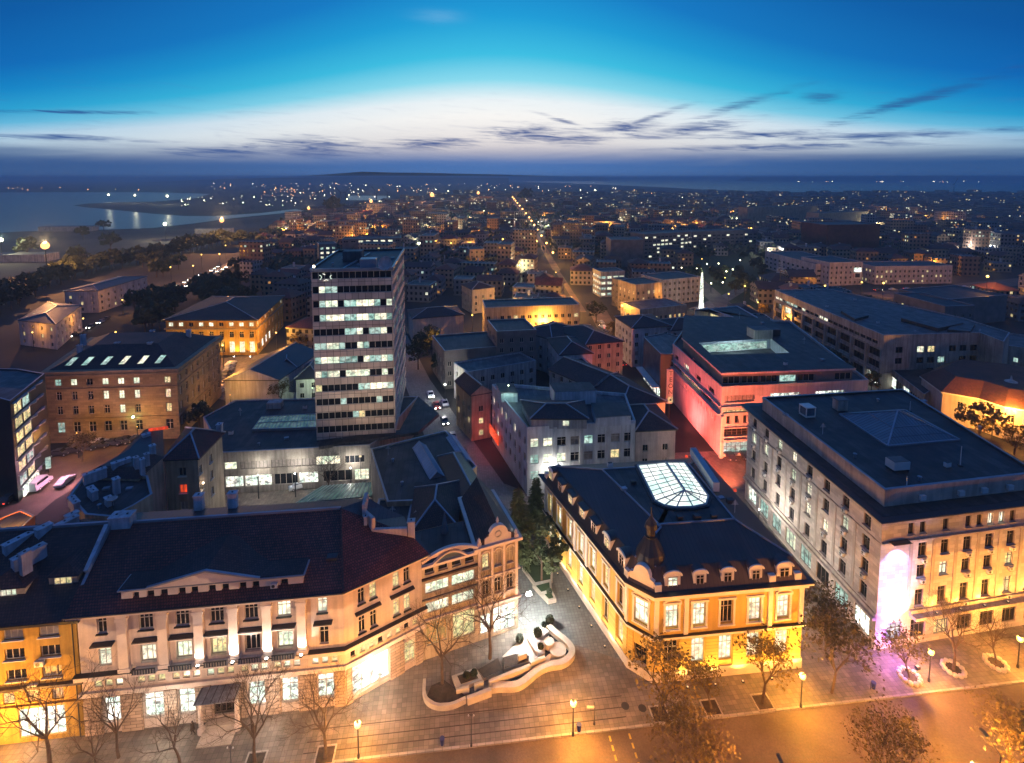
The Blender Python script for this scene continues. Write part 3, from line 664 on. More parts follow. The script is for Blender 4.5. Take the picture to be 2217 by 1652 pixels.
x, y = B3.at(0, 3.1, -.2); mb.lathe(x, y, [(.3, 16.8), (.18, 17.1), (.24, 17.35), (.05, 17.9)], 'creamtrim', 8); mb.build('gable', B3.root)
for u in (.3, 5.9): mb = MB(); x, y = B3.at(0, u, -.1); mb.box(x, y, 14.3, .6, .6, .5, 'creamtrim', B3.ang(0)); mb.lathe(x, y, [(.25, 14.8), (.28, 15.1), (.05, 15.5)], 'creamtrim', 8); mb.build('finial', B3.root)
mb = MB(); q = B3.poly; zz = 14.33; ra = (*lerp(q[0], q[1], .5), 17.0); rb = (*lerp(q[3], q[2], .5), 17.4); q = [(*p, zz) for p in q]
mb.face((q[1], q[2], rb, ra), 'seam'); mb.face((q[3], q[0], ra, rb), 'tiled'); mb.face((q[2], q[3], rb), 'tiled'); mb.face((q[0], q[1], ra), 'tiled'); mb.build('roof', B3.root)

# -------------------------------------------------- dark flat roofs behind them, along the alley
B4 = Bld('market_hall', 'low dark flat-roofed hall with a ridged glass rooflight behind the ornate corner house', 'building', D([(802, 975), (965, 935), (1032, 1012), (948, 1085), (838, 1090)], 12), 12, 'tan')
B4.walls(); B4.flat(.35, 'tar')
def rooflight(root, a, b, w, z, h, mat='bluegl', n=10):
    mat = M['rl'] = surf('ribbed_rooflight_glass', (.35, .45, .55), .25, .15)
    a = Vector((*a, z)); b = Vector((*b, z)); d = (b-a).normalized(); s = Vector((-d.y, d.x, 0))*w/2; u = Vector((0, 0, h)); mb = MB()
    mb.face((a-s, b-s, b+u, a+u), mat); mb.face((b+s, a+s, a+u, b+u), mat); mb.face((a+s, a-s, a+u), 'zinc'); mb.face((b-s, b+s, b+u), 'zinc')
    for i in range(n+1):
        p = a.lerp(b, i/n); mb.bar(p-s, p+u, .09, 'zinc'); mb.bar(p+u, p+s, .09, 'zinc')
    mb.bar(a+u, b+u, .18, 'zinc'); mb.bar(a-s, b-s, .2, 'zinc'); mb.bar(a+s, b+s, .2, 'zinc'); return mb.build('rooflight', root)
rooflight(B4.root, P(907, 966, 12.1), P(946, 1034, 12.1), 2.6, 12.06, 1.1, n=16)
rooflight(B4.root, P(975, 945, 12.1), P(1012, 1000, 12.1), 1.8, 12.06, .5, n=16)
B5 = Bld('tile_roof_house', 'dark tiled house wedged between the flat-roofed hall and the ornate corner house', 'house', [(-15.4, 73.9), (-8.6, 76.4), (-8.9, 88.2), (-16.5, 86.0)], 12.6, 'tan'); B5.walls(); B5.hip(2.4, .3, 'tiled')
B6 = Bld('back_hall', 'low blue-grey flat-roofed extension right behind the segmental gable and party wall', 'building', [(-21.3, 72.6), (-15.9, 72.2), (-16.8, 85.2), (-22.6, 84.6)], 11.4, 'tan'); B6.walls(); B6.flat(.3, 'tar')
mb = MB(); x, y = P(857, 1090, 11.4); mb.lathe(x, y, [(.75, 11.42), (.7, 11.8), (.3, 12.0)], 'zinc', 14); mb.build('roof_vent', B6.root)
B7 = Bld('alley_shed', 'steep dark-roofed side wing along the left edge of the alley', 'building', [(-8.3, 81.2), (-3.5, 83.0), (-9.8, 98.5), (-14.2, 97.0)], 12.2, 'tan'); B7.walls(); B7.hip(1.6, .2, 'seam')

# ================================================================== far-left ochre block with dormers
Y1 = Bld('ochre_house', 'plain ochre four-storey block with triple windows and a lit shop, bottom left corner', 'building', [(-79.5, 53.3), (-50.75, 56.78), (-52.2, 68.4), (-81, 65)], 15.2, 'yel')
L = Y1.edge(0)[2]
for z, kk in ((13.0, 'bbbbbb'), (10.5, 'ddbddb'), (7.9, 'bdddbb')):
    for j, k in enumerate(kk): Y1.win(0, L-2.9-j*3.75, z, 2.1, 1.35, k, '3', 'white')
for j in range(6): Y1.win(0, L-2.5-j*2.6, 5.0, 1.25, 1.4, 'b' if j < 2 else 'y', '2')
Y1.win(0, L-4.4, .5, 5.0, 3.7, 'W', '5', name='shop_window', t=.08); Y1.win(0, L-11, .5, 4.0, 3.7, 'y', '4', name='shop_window', t=.08); Y1.win(0, L-17, .5, 4.0, 3.7, 'W', '4', name='shop_window', t=.08)
Y1.walls(); Y1.belt(6.9, .3, .45, 'brownm', 'string_course'); Y1.belt(4.5, .3, .3, 'yel', 'shop_fascia'); Y1.belt(14.9, .32, .8, 'dark', 'eaves'); Y1.ac(0, L-4.0, 9.6, .95); Y1.ac(0, L-4.9, 6.75, .95)
mb = MB(); mb.tube((*Y1.at(0, L-.35, .12), 0), (*Y1.at(0, L-.35, .12), 14.9), .07, .07, 'dark'); mb.build('downpipe', Y1.root)
q = [(*p, 15.3) for p in off(Y1.poly, .8)]; ra, rb = (-82, 62.5, 20.4), (-53.2, 65.8, 20.4)
mb = MB(); mb.face((q[0], q[1], rb, ra), 'tiled'); mb.face((q[2], q[3], ra, rb), 'tiled'); mb.face((q[1], q[2], rb), 'tan'); mb.face((q[3], q[0], ra), 'tan'); mb.build('roof', Y1.root)
def dormer(root, x, y, z, w, h, dpt, ang, kind='y', wall='tan', roof='tiled', style='3', top='hip', nm='dormer'):
    mb = MB(); c_, s_ = cos(ang), sin(ang); g = lambda u, v, zz: (x+u*c_-v*s_, y+u*s_+v*c_, zz)
    a = [g(-w/2, 0, z), g(w/2, 0, z), g(w/2, dpt, z), g(-w/2, dpt, z)]; b = [(p[0], p[1], z+h) for p in a]; mb.quadstrip(a, b, wall)
    o_ = .25; e_ = [g(-w/2-o_, -o_, z+h), g(w/2+o_, -o_, z+h), g(w/2+o_, dpt, z+h), g(-w/2-o_, dpt, z+h)]
    if top == 'hip':
        k = g(0, w*.3, z+h+w*.32); k2 = g(0, dpt, z+h+w*.32); mb.face((e_[0], e_[1], k), roof); mb.face((e_[1], e_[2], k2, k), roof); mb.face((e_[3], e_[0], k, k2), roof); mb.face((e_[0], e_[3], e_[2], e_[1]), roof)
    elif top == 'arch':
        n = 10; A0 = [g(-(w/2+.12)*cos(pi*i/n), -.12, z+h+.32*w*sin(pi*i/n)) for i in range(n+1)]; A1 = [g(-(w/2+.12)*cos(pi*i/n), dpt, z+h+.32*w*sin(pi*i/n)) for i in range(n+1)]
        mb.face(A0, wall); mb.quadstrip(A1, A0, roof, False); mb.face(A1[::-1], wall)
        for i in range(n): mb.bar(Vector(A0[i]), Vector(A0[i+1]), .2, 'white')
    else: mb.prism([p[:2] for p in e_], z+h, z+h+.12, roof, bot=True)
    o = mb.build(nm, root); ww, wh = w*.62, h*.78
    fm, pn = win_meshes(ww, wh, style, KM[kind], 'frame', False); rl = root.location
    wx = g(0, -.04, z+h*.12); w_ = put('window', fm, o, (wx[0]-rl.x, wx[1]-rl.y, wx[2]), ang); put('pane', pn, w_)
    return o
a_ = Y1.ang(0); x, y = Y1.at(0, L-3.0, -2.9); dormer(Y1.root, x, y, 17.0, 3.2, 1.15, 3.5, a_, 'y', 'tan', 'tiled', '3')
x, y = Y1.at(0, L-9.0, -2.2); dormer(Y1.root, x, y, 16.6, 4.6, 1.1, 3.5, a_, 'w', 'tan', 'tiled', '5')
mb = MB(); mb.bar((*Y1.at(0, L-.5, -.5), 15.9), (*Y1.at(0, L-.8, -8.2), 20.5), .35, 'zinc', h=.5); mb.bar((*ra[:2], 20.45), (*rb[:2], 20.45), .35, 'zinc'); mb.build('ridge_cap', Y1.root)
Y1.chimney(*P(55, 1215, 20), 18.5, 1.0, .7, 2.6, 1.2)
for cx_, cy_, w_, h_ in ((62, 1195, 3.2, 1.6), (95, 1150, 1.6, 2.2), (40, 1165, 3.0, 1.5)): Y1.chimney(*P(cx_, cy_, 20.2), 18.6, w_, .9, h_, 1.15)

# the terrace of attached houses running back along the left street
def quadb(name, label, cat, pts, h, wall, **k): return Bld(name, label, cat, D(pts, h), h, wall, **k)
T1 = quadb('terrace_house', 'dark-roofed terrace house with white slab chimneys, directly behind the ochre block on the left', 'house', [(0, 1225), (180, 1125), (232, 1130), (232, 1175), (60, 1262), (-60, 1290)], 16.5, 'tan'); T1.walls()
mb = MB(); mb.prism(off(T1.poly, .2), 16.5, 17.8, 'tiled', 'tiled', poly2=off(T1.poly, -1.8)); mb.build('roof', T1.root)
for cx_, cy_, w_, h_ in ((140, 1130, 3.0, 1.8), (155, 1110, 1.4, 1.6), (20, 1180, 1.6, 1.8)): T1.chimney(*P(cx_, cy_, 19), 17.2, w_, .8, h_, 1.1)
T2 = quadb('terrace_house', 'blue-grey flat-roofed terrace house with a satellite dish, between two tiled terrace roofs', 'house', [(180, 1038), (320, 1035), (330, 1075), (290, 1100), (240, 1125), (185, 1120), (150, 1080)], 16, 'tan')
T2.row(3 if 0 else 0, 12, 1.4, 1.0, 'dd'); T2.walls(); T2.flat(.5, 'tar')
for cx_, cy_, w_, h_ in ((252, 1055, 1.0, 2.4), (200, 1065, 2.4, 1.4), (160, 1088, 2.8, 1.4), (235, 1080, 1.3, 1.1)): T2.chimney(*P(cx_, cy_, 17), 16, w_, .8, h_)
mb = MB(); x, y = P(243, 1087, 17); mb.tube((x, y, 16), (x, y, 17.3), .05, .05, 'dark'); mb.lathe(x, y, [(.05, 17.2), (.5, 17.32), (.75, 17.6)], 'pinkw', 14); mb.build('satellite_dish', T2.root)
T3 = quadb('terrace_house', 'terrace house with dark tiles and many tall white chimneys, left of the tan block', 'house', [(178, 1033), (260, 985), (313, 932), (350, 928), (352, 990), (300, 1036)], 16.5, 'tan'); T3.walls()
mb = MB(); mb.prism(off(T3.poly, .2), 16.5, 17.6, 'tiled', 'seam', poly2=off(T3.poly, -1.6)); mb.build('roof', T3.root)
for cx_, cy_, w_, h_ in ((262, 998, 2.6, 1.2), (205, 1025, 3.0, 1.5), (295, 1003, .6, 2.2), (308, 1012, .6, 2.6), (318, 993, .6, 2.0), (330, 972, .8, 1.8), (316, 938, 1.2, 1.0)): T3.chimney(*P(cx_, cy_, 18.2), 17.0, w_, .8, h_, .9)
mb = MB(); x, y = P(343, 932, 17.5); mb.box(x, y, 17.6, 3.2, .25, .5, 'r', .3); mb.build('neon_strip', T3.root)
a_, b_ = P(357, 991, 16), P(428, 988, 16); c_, d_ = P(480, 936, 16), P(404, 927, 16)
T4 = Bld('apartment_block', 'tan apartment block with one red-lit window and dark red hipped roof, beside the yard', 'apartment block', [a_, b_, c_, d_], 15.8, 'tan')
for z, kk in ((12.4, 'd'), (9.2, 'r'), (6.0, 'b'), (3, 'd')): T4.win(0, T4.edge(0)[2]*.5, z, 1.3, 1.6, kk, '2', 'white')
for z in (12.4, 9.2, 6.0): T4.row(1, z, 1.5, 1.0, 'd..b', u1=T4.edge(1)[2]*.55, sill='white')
T4.walls(); T4.hip(2.6, .5, 'tile'); T4.chimney(*P(475, 925, 17), 15.6, .9, .9, 2.0)
mb = MB(); q = T4.at(1, .8, .25); mb.ball(*q, 10.5, .16, 'fw'); o = mb.build('wall_lamp', T4.root); lamp('wall_lamp_light', o, (T4.at(1, .8, .5)[0]-T4.c[0], T4.at(1, .8, .5)[1]-T4.c[1], 10.5), (1, .7, .5), 35)

# ================================================================== office tower, its podium
h = 46.; a_, b_, c_, d_ = D([(673, 589), (849, 585), (874, 543), (732, 547)], h)
TW = Bld('office_tower', 'fourteen-storey office tower with ribbon windows and pinkish spandrel panels, tallest building left of centre', 'office tower', [a_, b_, c_, d_], h, 'tower', z0=8.9)
nF = 12; fh = (h-8.9)/nF
PT = ['ddwcd.', 0]
rowsF = ['ddddddddddddd', 'dwccddddddddd', 'dcwwdccwwwcdw', 'dcwwwccwwcwwc', 'dddddccwdccwd', 'ccwwcddwcdddd', 'cwwwcccdwccwc', 'wcwwdwwwwddwd', 'yddddddccwwcc', 'ddddcdddddcdd', 'ddddddcyddddd', 'ddddddddddddd']
def ribbon(i, z, h_, kinds, rec=.25, nm='window_band'):
    a, b, L, dd, n = TW.edge(i); TW.ops.setdefault(i, []).append((.15, L-.15, z, z+h_)); x0 = .15; w = (L-.3)/len(kinds); fm = MB(); root = TW.root
    for j in range(len(kinds)+1): x, y = TW.at(i, x0+w*j, -rec+.03); fm.box(x, y, z, .09, .12, h_, 'frame', TW.ang(i))
    for zz in (z, z+h_-.1): xa, ya = TW.at(i, x0, -rec+.03); xb, yb = TW.at(i, L-.15, -rec+.03); fm.bar((xa, ya, zz+.05), (xb, yb, zz+.05), .1, 'frame')
    fo = fm.build(nm, root)
    j = 0
    while j < len(kinds):
        k = kinds[j]; e = j
        while e+1 < len(kinds) and kinds[e+1] == k: e += 1
        pm_ = MB(); pm_.face([(*TW.at(i, x0+w*j+.04, -rec), z), (*TW.at(i, x0+w*(e+1)-.04, -rec), z), (*TW.at(i, x0+w*(e+1)-.04, -rec), z+h_), (*TW.at(i, x0+w*j+.04, -rec), z+h_)], KM[k])
        pm_.build({'d': 'dark_panes', 'w': 'lit_panes', 'c': 'dim_panes'}.get(k, 'panes'), fo); j = e+1
for f_ in range(nF):
    z = 8.9+f_*fh+1.45; hh = fh-1.5
    ribbon(0, z, hh, rowsF[nF-1-f_]); k2 = ''.join('d' if R.random() < .9 else 'c' for _ in range(20)); ribbon(1, z, hh, k2)
TW.walls()
mb = MB(); mb.prism(off(TW.poly, .15), h+.02, h+.2, 'zinc', 'tar'); mb.build('roof', TW.root)
mb = MB(); o_ = off(TW.poly, .25); q_ = off(TW.poly, -.15)
mb.quadstrip([(*p, h+.2) for p in o_], [(*p, h+.7) for p in o_], 'zinc'); mb.quadstrip([(*p, h+.7) for p in o_], [(*p, h+.7) for p in q_], 'zinc'); mb.quadstrip([(*p, h+.7) for p in q_], [(*p, h+.2) for p in q_], 'tar'); mb.build('parapet', TW.root)
mb = MB(); x, y = P(765, 552, 47.5); mb.box(x, y, 46.2, 4.4, 3.6, 2.4, 'tar2', TW.ang(0)); mb.build('plant_room', TW.root)
mb = MB(); x, y = P(798, 568, 47.5); mb.box(x, y, 46.2, 3.4, 3.0, 2.2, 'zinc', TW.ang(0)); mb.build('plant_room', TW.root)
mb = MB(); x, y = P(834, 573, 48); mb.tube((x, y, 46.2), (x, y+.4, 48.0), .1, .1, 'dark')
n = 18; c0 = Vector((x, y, 48.2)); nn = Vector((-.12, -.85, .35)).normalized(); u1 = nn.cross(Vector((0, 0, 1))).normalized(); u2 = u1.cross(nn)
for r0_, r1_, d0_, d1_ in ((.05, .8, 0, .06), (.8, 1.5, .06, .3)):
    mb.quadstrip([c0+nn*d0_+(u1*cos(2*pi*i/n)+u2*sin(2*pi*i/n))*r0_ for i in range(n)], [c0+nn*d1_+(u1*cos(2*pi*i/n)+u2*sin(2*pi*i/n))*r1_ for i in range(n)], 'pinkw')
mb.build('satellite_dish', TW.root)
mb = MB(); mb.bar((*P(800, 549, 46.3), 46.4), (*P(742, 583, 46.3), 46.4), .3, 'zinc'); mb.build('cable_tray', TW.root)
x, y = P(679, 577, 47.5); mb = MB(); mb.tube((x, y, 46.2), (x, y, 47.3), .05, .05, 'dark'); mb.ball(x, y, 47.5, .28, 'fw'); mb.build('roof_beacon', TW.root)
# the broken ring emblem in lights on the top fascia
mb = MB(); z = h-1.15
def arcm(uc, zc, r, t0, t1, n=6):
    for i in range(n):
        s0 = t0+(t1-t0)*i/n; s1 = t0+(t1-t0)*(i+1)/n; mb.bar((*TW.at(0, uc+r*cos(s0), .16), zc+r*sin(s0)), (*TW.at(0, uc+r*cos(s1), .16), zc+r*sin(s1)), .12, 'W', h=.1)
arcm(1.7, z, .45, -1.4, 1.5); arcm(4.3, z, .4, 1.8, 4.5)
mb.bar((*TW.at(0, 2.4, .16), z+.75), (*TW.at(0, 2.9, .16), z+.5), .12, 'W'); mb.bar((*TW.at(0, 2.6, .16), z-.8), (*TW.at(0, 3.1, .16), z-.5), .12, 'W'); mb.bar((*TW.at(0, 3.1, .16), z-.5), (*TW.at(0, 3.5, .16), z-.75), .12, 'W'); mb.build('lit_emblem', TW.root)

a_, b_ = P(480, 982, 8.8), P(801, 965, 8.8)
PD = Bld('podium_hall', 'low wide hall with long skylight and lit shop windows, at the tower foot', 'building', [a_, b_, (-29.0, 110), P(905, 860, 8.8), P(510, 868, 8.8), P(440, 905, 8.8), (-66.0, 111.5)][:], 8.8, 'conc')
L = PD.edge(0)[2]; PD.win(0, 1.6, 5.2, 2.4, 1.6, 'w', '2'); 
for j in range(5): PD.win(0, 5.0+j*3.1, 5.1, 2.95, 1.7, 'b', '4', fr='framed')
PD.win(0, 21.3, 5.1, 5.0, 1.9, 'w', '4'); PD.win(0, 26.8, 5.1, 4.2, 1.7, 'd', '4')
for u, w_, k in ((2.2, 3.6, 'W'), (7.0, 5.4, 'W'), (12.6, 4.8, 'd'), (14.8, .01, 'd'), (17.2, 3.9, 'W'), (23.2, 6.0, 'd'), (28.2, 3.0, 'w')):
    if w_ > .1: PD.win(0, u, 1.3, w_, 2.4, k, '4', name='shop_window')
PD.walls(); PD.flat(.25, 'tar', cop='zinc')
mb = MB(); q = D([(546, 932), (688, 927), (688, 898), (566, 904)], 9.1); mb.prism(q, 8.85, 9.3, 'zinc', 'q')
for i in range(19): a1 = lerp(q[0], q[1], i/18); b1 = lerp(q[3], q[2], i/18); mb.bar((*a1, 9.35), (*b1, 9.35), .1, 'zinc')
for t_ in (0, .5, 1): mb.bar((*lerp(q[0], q[3], t_), 9.36), (*lerp(q[1], q[2], t_), 9.36), .16, 'zinc')
mb.build('skylight', PD.root)
mb = MB(); x, y = P(595, 872, 10); mb.box(x, y, 8.85, 3.4, 2.0, 1.5, 'greyw', .1); mb.build('plant_room', PD.root)
mb = MB(); x, y = P(830, 905, 9); mb.prism(D([(690, 972), (905, 940), (950, 900), (905, 862), (865, 935), (690, 958)], 9.0), 8.86, 9.5, 'tar2', 'tar'); mb.build('lower_roof', PD.root)
# courtyard canopy with lit panes (the sloping glass sheds in the yard)
mb = MB(); q = D([(640, 1088), (805, 1072), (808, 1042), (700, 1050)], 4); mb.prism(q, 3.7, 3.9, 'zinc', 'q', bot=True)
for i in range(15): mb.bar((*lerp(q[0], q[1], i/14), 3.95), (*lerp(q[3], q[2], i/14), 3.95), .12, 'zinc')
for p in q: mb.tube((*p, 0), (*p, 3.7), .08, .08, 'dark')
tag(mb.build('courtyard_canopy', at=(q[0][0], q[0][1], 0)), 'ribbed translucent canopy lit from inside, in the yard before the podium hall', 'canopy')

def clutter(b, pts, z, seed=1):
    """small rooftop things: vents, hatches, aerials, cable runs"""
    q = random.Random(seed)
    for px, py in pts:
        x, y = P(px, py, z); k = q.randrange(4)
        if k == 0: mb = MB(); mb.lathe(x, y, [(.18, z), (.18, z+.5), (.3, z+.52), (.3, z+.62), (.04, z+.75)], 'zinc', 8); mb.build('roof_vent', b.root)
        elif k == 1: mb = MB(); mb.tube((x, y, z), (x, y, z+2.0), .035, .025, 'ac', 5); [mb.bar((x-.5+.1*j, y, z+1.3+.16*j), (x+.5-.1*j, y, z+1.3+.16*j), .03, 'ac') for j in range(4)]; mb.build('tv_aerial', b.root)
        elif k == 2: mb = MB(); mb.box(x, y, z, .9, .7, .35, 'zinc', .3); mb.build('roof_hatch', b.root)
        else: mb = MB(); mb.box(x, y, z, .9, .5, .65, 'ac', .2); mb.box(x, y, z+.655, .7, .4, .05, 'dark', .2); mb.build('air_conditioner', b.root)
clutter(B4, ((850, 1000), (870, 1050), (930, 1060), (960, 990), (840, 985)), 12.02, 2); clutter(B6, ((850, 1120), (900, 1130)), 11.45, 3)
clutter(PD, ((520, 900), (620, 950), (560, 965), (660, 885), (500, 940), (740, 955)), 8.86, 4); clutter(T2, ((230, 1060), (280, 1060), (215, 1100)), 16.02, 5); clutter(TW, ((720, 575), (745, 560), (850, 560), (775, 578)), 46.22, 6)

# ================================================================== yellow bank palace
b0, b1, b2, b3, b4 = (6.0, 89.4), (15.6, 65.5), (18.4, 63.3), (38.9, 65.5), (35.8, 92.6)
BK = Bld('bank_palace', 'yellow and white corner palace with mansard roof, lit glass skylight and onion-domed cupola', 'building', [b1, b2, b3, b4, b0], 12.3, 'bankup')
lowb = [8.3-1.0]
for u, k in ((2.4, 'w'), (6.1, 'w'), (9.9, 'd'), (13.8, 'w'), (17.8, 'w')): BK.win(1, u, 7.4, 1.75, 3.3, k, '3t', rec=.3)
for u, k in ((2.4, 'd'), (6.1, 'w'), (9.9, 'w'), (13.8, 'w'), (17.8, 'w')): BK.win(1, u, 2.2, 1.8, 3.5, k, '3t', rec=.3)
for u in (6.1, 9.9, 13.8): BK.win(1, u, .35, 1.5, 1.0, 'd', '1', rec=.2)
BK.win(0, 1.78, 7.4, 1.9, 3.3, 'w', '3t', rec=.3); BK.win(0, 1.78, .6, 1.8, 3.6, 'd', '2t', name='entrance_door', fr='framed', rec=.5)
Lb = BK.edge(4)[2]
for j in range(7):
    u = 1.9+j*(Lb-3.8)/6; BK.win(4, u, 7.3, 1.5, 3.3, 'ywwwwyd'[j], '2t', rec=.3); BK.win(4, u, 2.2, 1.5, 3.5, 'wwwwydy'[j], '2t', rec=.3); BK.win(4, u, .35, 1.2, .9, 'd', '1')
BK.walls(rec=.3)
# banded lower storey as a slightly proud skin in piers
for i in (0, 1, 4):
    L = BK.edge(i)[2]; xs = sorted([o for o in BK.ops[i] if o[3] < 6.2 and o[3] > 2]); u = 0.
    for o in xs+[(L, L, 0, 0)]:
        if o[0]-u > .3: mb = MB(); x, y = BK.at(i, (u+o[0])/2, .04); mb.box(x, y, 1.5, o[0]-u-.25, .16, 4.55, 'bank', BK.ang(i)); mb.build('banded_pier', BK.root)
        u = o[1]
BK.belt(0, 1.45, .16, 'stone', 'plinth'); BK.belt(6.1, .35, .35, 'white', 'string_course'); BK.belt(6.46, .08, .42, 'dark', 'ledge_cover')
BK.belt(11.75, .6, .45, 'white', 'frieze'); BK.belt(12.36, .3, .85, 'white', 'cornice'); BK.belt(12.67, .08, .95, 'dark', 'gutter')
def surround(b, i, u, z, w, h, mat='white', ped=None):
    mb = MB(); a = b.ang(i)
    for s in (-1, 1): x, y = b.at(i, u+s*(w/2+.14), .04); mb.box(x, y, z-.1, .26, .2, h+.2, mat, a)
    x, y = b.at(i, u, .06); mb.box(x, y, z+h+.1, w+.75, .26, .28, mat, a); mb.box(x, y, z-.3, w+.6, .26, .2, mat, a)
    if ped == 'arch':
        n = 8
        for k in range(n): t0, t1 = pi*k/n, pi*(k+1)/n; mb.bar((*b.at(i, u-(w/2+.3)*cos(t0), .1), z+h+.35+.5*sin(t0)), (*b.at(i, u-(w/2+.3)*cos(t1), .1), z+h+.35+.5*sin(t1)), .24, mat, h=.2)
    return mb.build('window_surround', b.root)
for j, u in enumerate((2.4, 6.1, 9.9, 13.8, 17.8)): surround(BK, 1, u, 7.4, 1.75, 3.3, ped='arch' if j in (0, 4) else None)
surround(BK, 0, 1.78, 7.4, 1.9, 3.3, ped='arch')
for j in range(7): surround(BK, 4, 1.9+j*(Lb-3.8)/6, 7.3, 1.5, 3.3)
for i, us in ((1, (.3, 4.3, 15.9, 20.3)), (4, (.35, Lb-.35, Lb*.5-1.85, Lb*.5+1.85))):
    for u in us: mb = MB(); x, y = BK.at(i, u, .1); mb.box(x, y, 6.55, .6, .24, 5.2, 'white', BK.ang(i)); mb.build('pilaster', BK.root)
# mansard roof
zr = 12.75; q0 = off(BK.poly, .3); q1_ = off(BK.poly, -1.1); q2_ = off(BK.poly, -6.4)
mb = MB(); rm = ['brownm', 'brownm', 'seam', 'seam', 'seam']
for i in range(5):
    j = (i+1) % 5
    mb.face(((*q0[i], zr), (*q0[j], zr), (*q1_[j], 15.2), (*q1_[i], 15.2)), 'brownm' if i < 2 else 'seam'); mb.face(((*q1_[i], 15.2), (*q1_[j], 15.2), (*q2_[j], 17.2), (*q2_[i], 17.2)), rm[i])
mb.face([(*p, 17.2) for p in q2_], 'tar'); mb.build('roof', BK.root)
mb = MB()
for i in range(5): j = (i+1) % 5; mb.bar((*q2_[i], 17.25), (*q2_[j], 17.25), .22, 'zinc'); mb.bar((*q1_[i], 15.25), (*q2_[i], 17.25), .2, 'zinc')
mb.build('ridge_cap', BK.root)
for j, u in enumerate((2.4, 6.1, 9.9, 13.8, 17.8)):
    x, y = BK.at(1, u, -.05); dormer(BK.root, x, y, 12.76, 1.75 if j not in (0, 4) else 2.1, 1.95, 2.2, BK.ang(1), 'wdddd'[j], 'white', 'brownm', '2t', 'arch')
for j in range(7):
    x, y = BK.at(4, 1.9+j*(Lb-3.8)/6, -.05); dormer(BK.root, x, y, 12.76, 1.7, 2.1, 2.0, BK.ang(4), 'ydyydyd'[j], 'white', 'brownm', '2t', 'arch' if j in (0, 5, 6) else 'flat')
mb = MB(); n = 12; pts = [(.1, 12.75), (.1, 14.0), (.5, 14.1)]+[(1.78-1.15*cos(pi*i/n), 14.2+1.35*sin(pi*i/n)) for i in range(n+1)]+[(3.05, 14.1), (3.45, 14.0), (3.45, 12.75)]
f_ = [(*BK.at(0, u, .1), z) for u, z in pts]; g_ = [(*BK.at(0, u, -.6), z) for u, z in pts]; mb.face(f_, 'white'); mb.face(g_[::-1], 'white'); mb.quadstrip(g_, f_, 'white'); mb.build('arched_pediment', BK.root)
for i, u in ((1, 16.0), (1, 19.6), (1, .4), (4, Lb-.4), (4, .5)): mb = MB(); x, y = BK.at(i, u, -.05); mb.box(x, y, 12.76, .9, .6, 1.0, 'white', BK.ang(i)); mb.build('parapet_block', BK.root)
cx, cy = BK.at(0, 1.78, -2.6); mb = MB()
mb.lathe(cx, cy, [(2.0, 12.8), (2.0, 14.2), (2.1, 14.3), (2.05, 15.1), (1.75, 16.2), (1.2, 17.2), (.75, 18.0), (.85, 18.25)], 'dark', 16); mb.lathe(cx, cy, [(.6, 18.2), (.6, 19.2), (.85, 19.3), (.75, 19.9), (.3, 20.6), (.1, 21.0), (.06, 22.2)], 'bronze', 10)
mb.build('cupola', BK.root)
# skylight: glazed hipped vault with a polygonal end
zb = 17.45; base = D([(1380, 1008), (1418, 1085), (1438, 1095), (1464, 1099), (1500, 1098), (1528, 1092), (1533, 1075), (1481, 1002)], zb); base = base[:3]+base[3:]; rg = D([(1441, 1002), (1481, 1062)], 18.5); zk = 18.5
mb = MB(); mb.prism(off(base, .45), 17.1, zb-.02, 'dark'); mb.build('skylight_curb', BK.root)
gl = MB(); br_m = MB(); B_ = [(*p, zb) for p in base]; K0 = (*rg[0], zk); K1 = (*rg[1], zk)
fc = [(B_[0], B_[1], K1, K0), (B_[1], B_[2], K1), (B_[2], B_[3], K1), (B_[3], B_[4], K1), (B_[4], B_[5], K1), (B_[5], B_[6], K1), (B_[6], B_[7], K0, K1), (B_[7], B_[0], K0)]
for q in fc: gl.face(q, 'sky_l')
up_ = Vector((0, 0, .05))
def gb(a, b, w=.1): br_m.bar(Vector(a)+up_, Vector(b)+up_, w, 'frame')
gb(K0, K1, .35)
for p in B_: gb(p, K0 if p in (B_[0], B_[7]) else K1, .16)
for i in range(8): gb(B_[i], B_[(i+1) % 8], .25)
for s, (u, v) in enumerate(((B_[0], B_[1]), (B_[7], B_[6]))):
    for i in range(1, 8): t = i/8; gb(lerp(u, v, t), lerp(K0, K1, t), .09)
    for t in (.33, .66): gb(lerp(u, K0, t), lerp(v, K1, t), .09)
for t in (.33, .66):
    for i in range(1, 6): gb(lerp(B_[i], K1, t), lerp(B_[i+1], K1, t), .09)
for i in (5,): gb(lerp(B_[i], B_[i+1], .5), K1, .07)
o = gl.build('skylight', BK.root); br_m.build('glazing_bars', o)
mb = MB(); mb.prism([(31.3, 88.4), (31.3, 77.8), (32.3, 77.8), (32.3, 88.4)], 17.2, 18.7, 'white', 'zinc'); mb.build('roof_duct', BK.root)
for x, y, s in ((24, 71.2, .5), (26.5, 71.3, .6), (29, 71.5, .5), (32.8, 75, .6), (19.4, 80, .5)): mb = MB(); mb.box(x, y, 17.21, s*1.6, s*1.2, s, 'dark', .1); mb.build('roof_vent', BK.root)
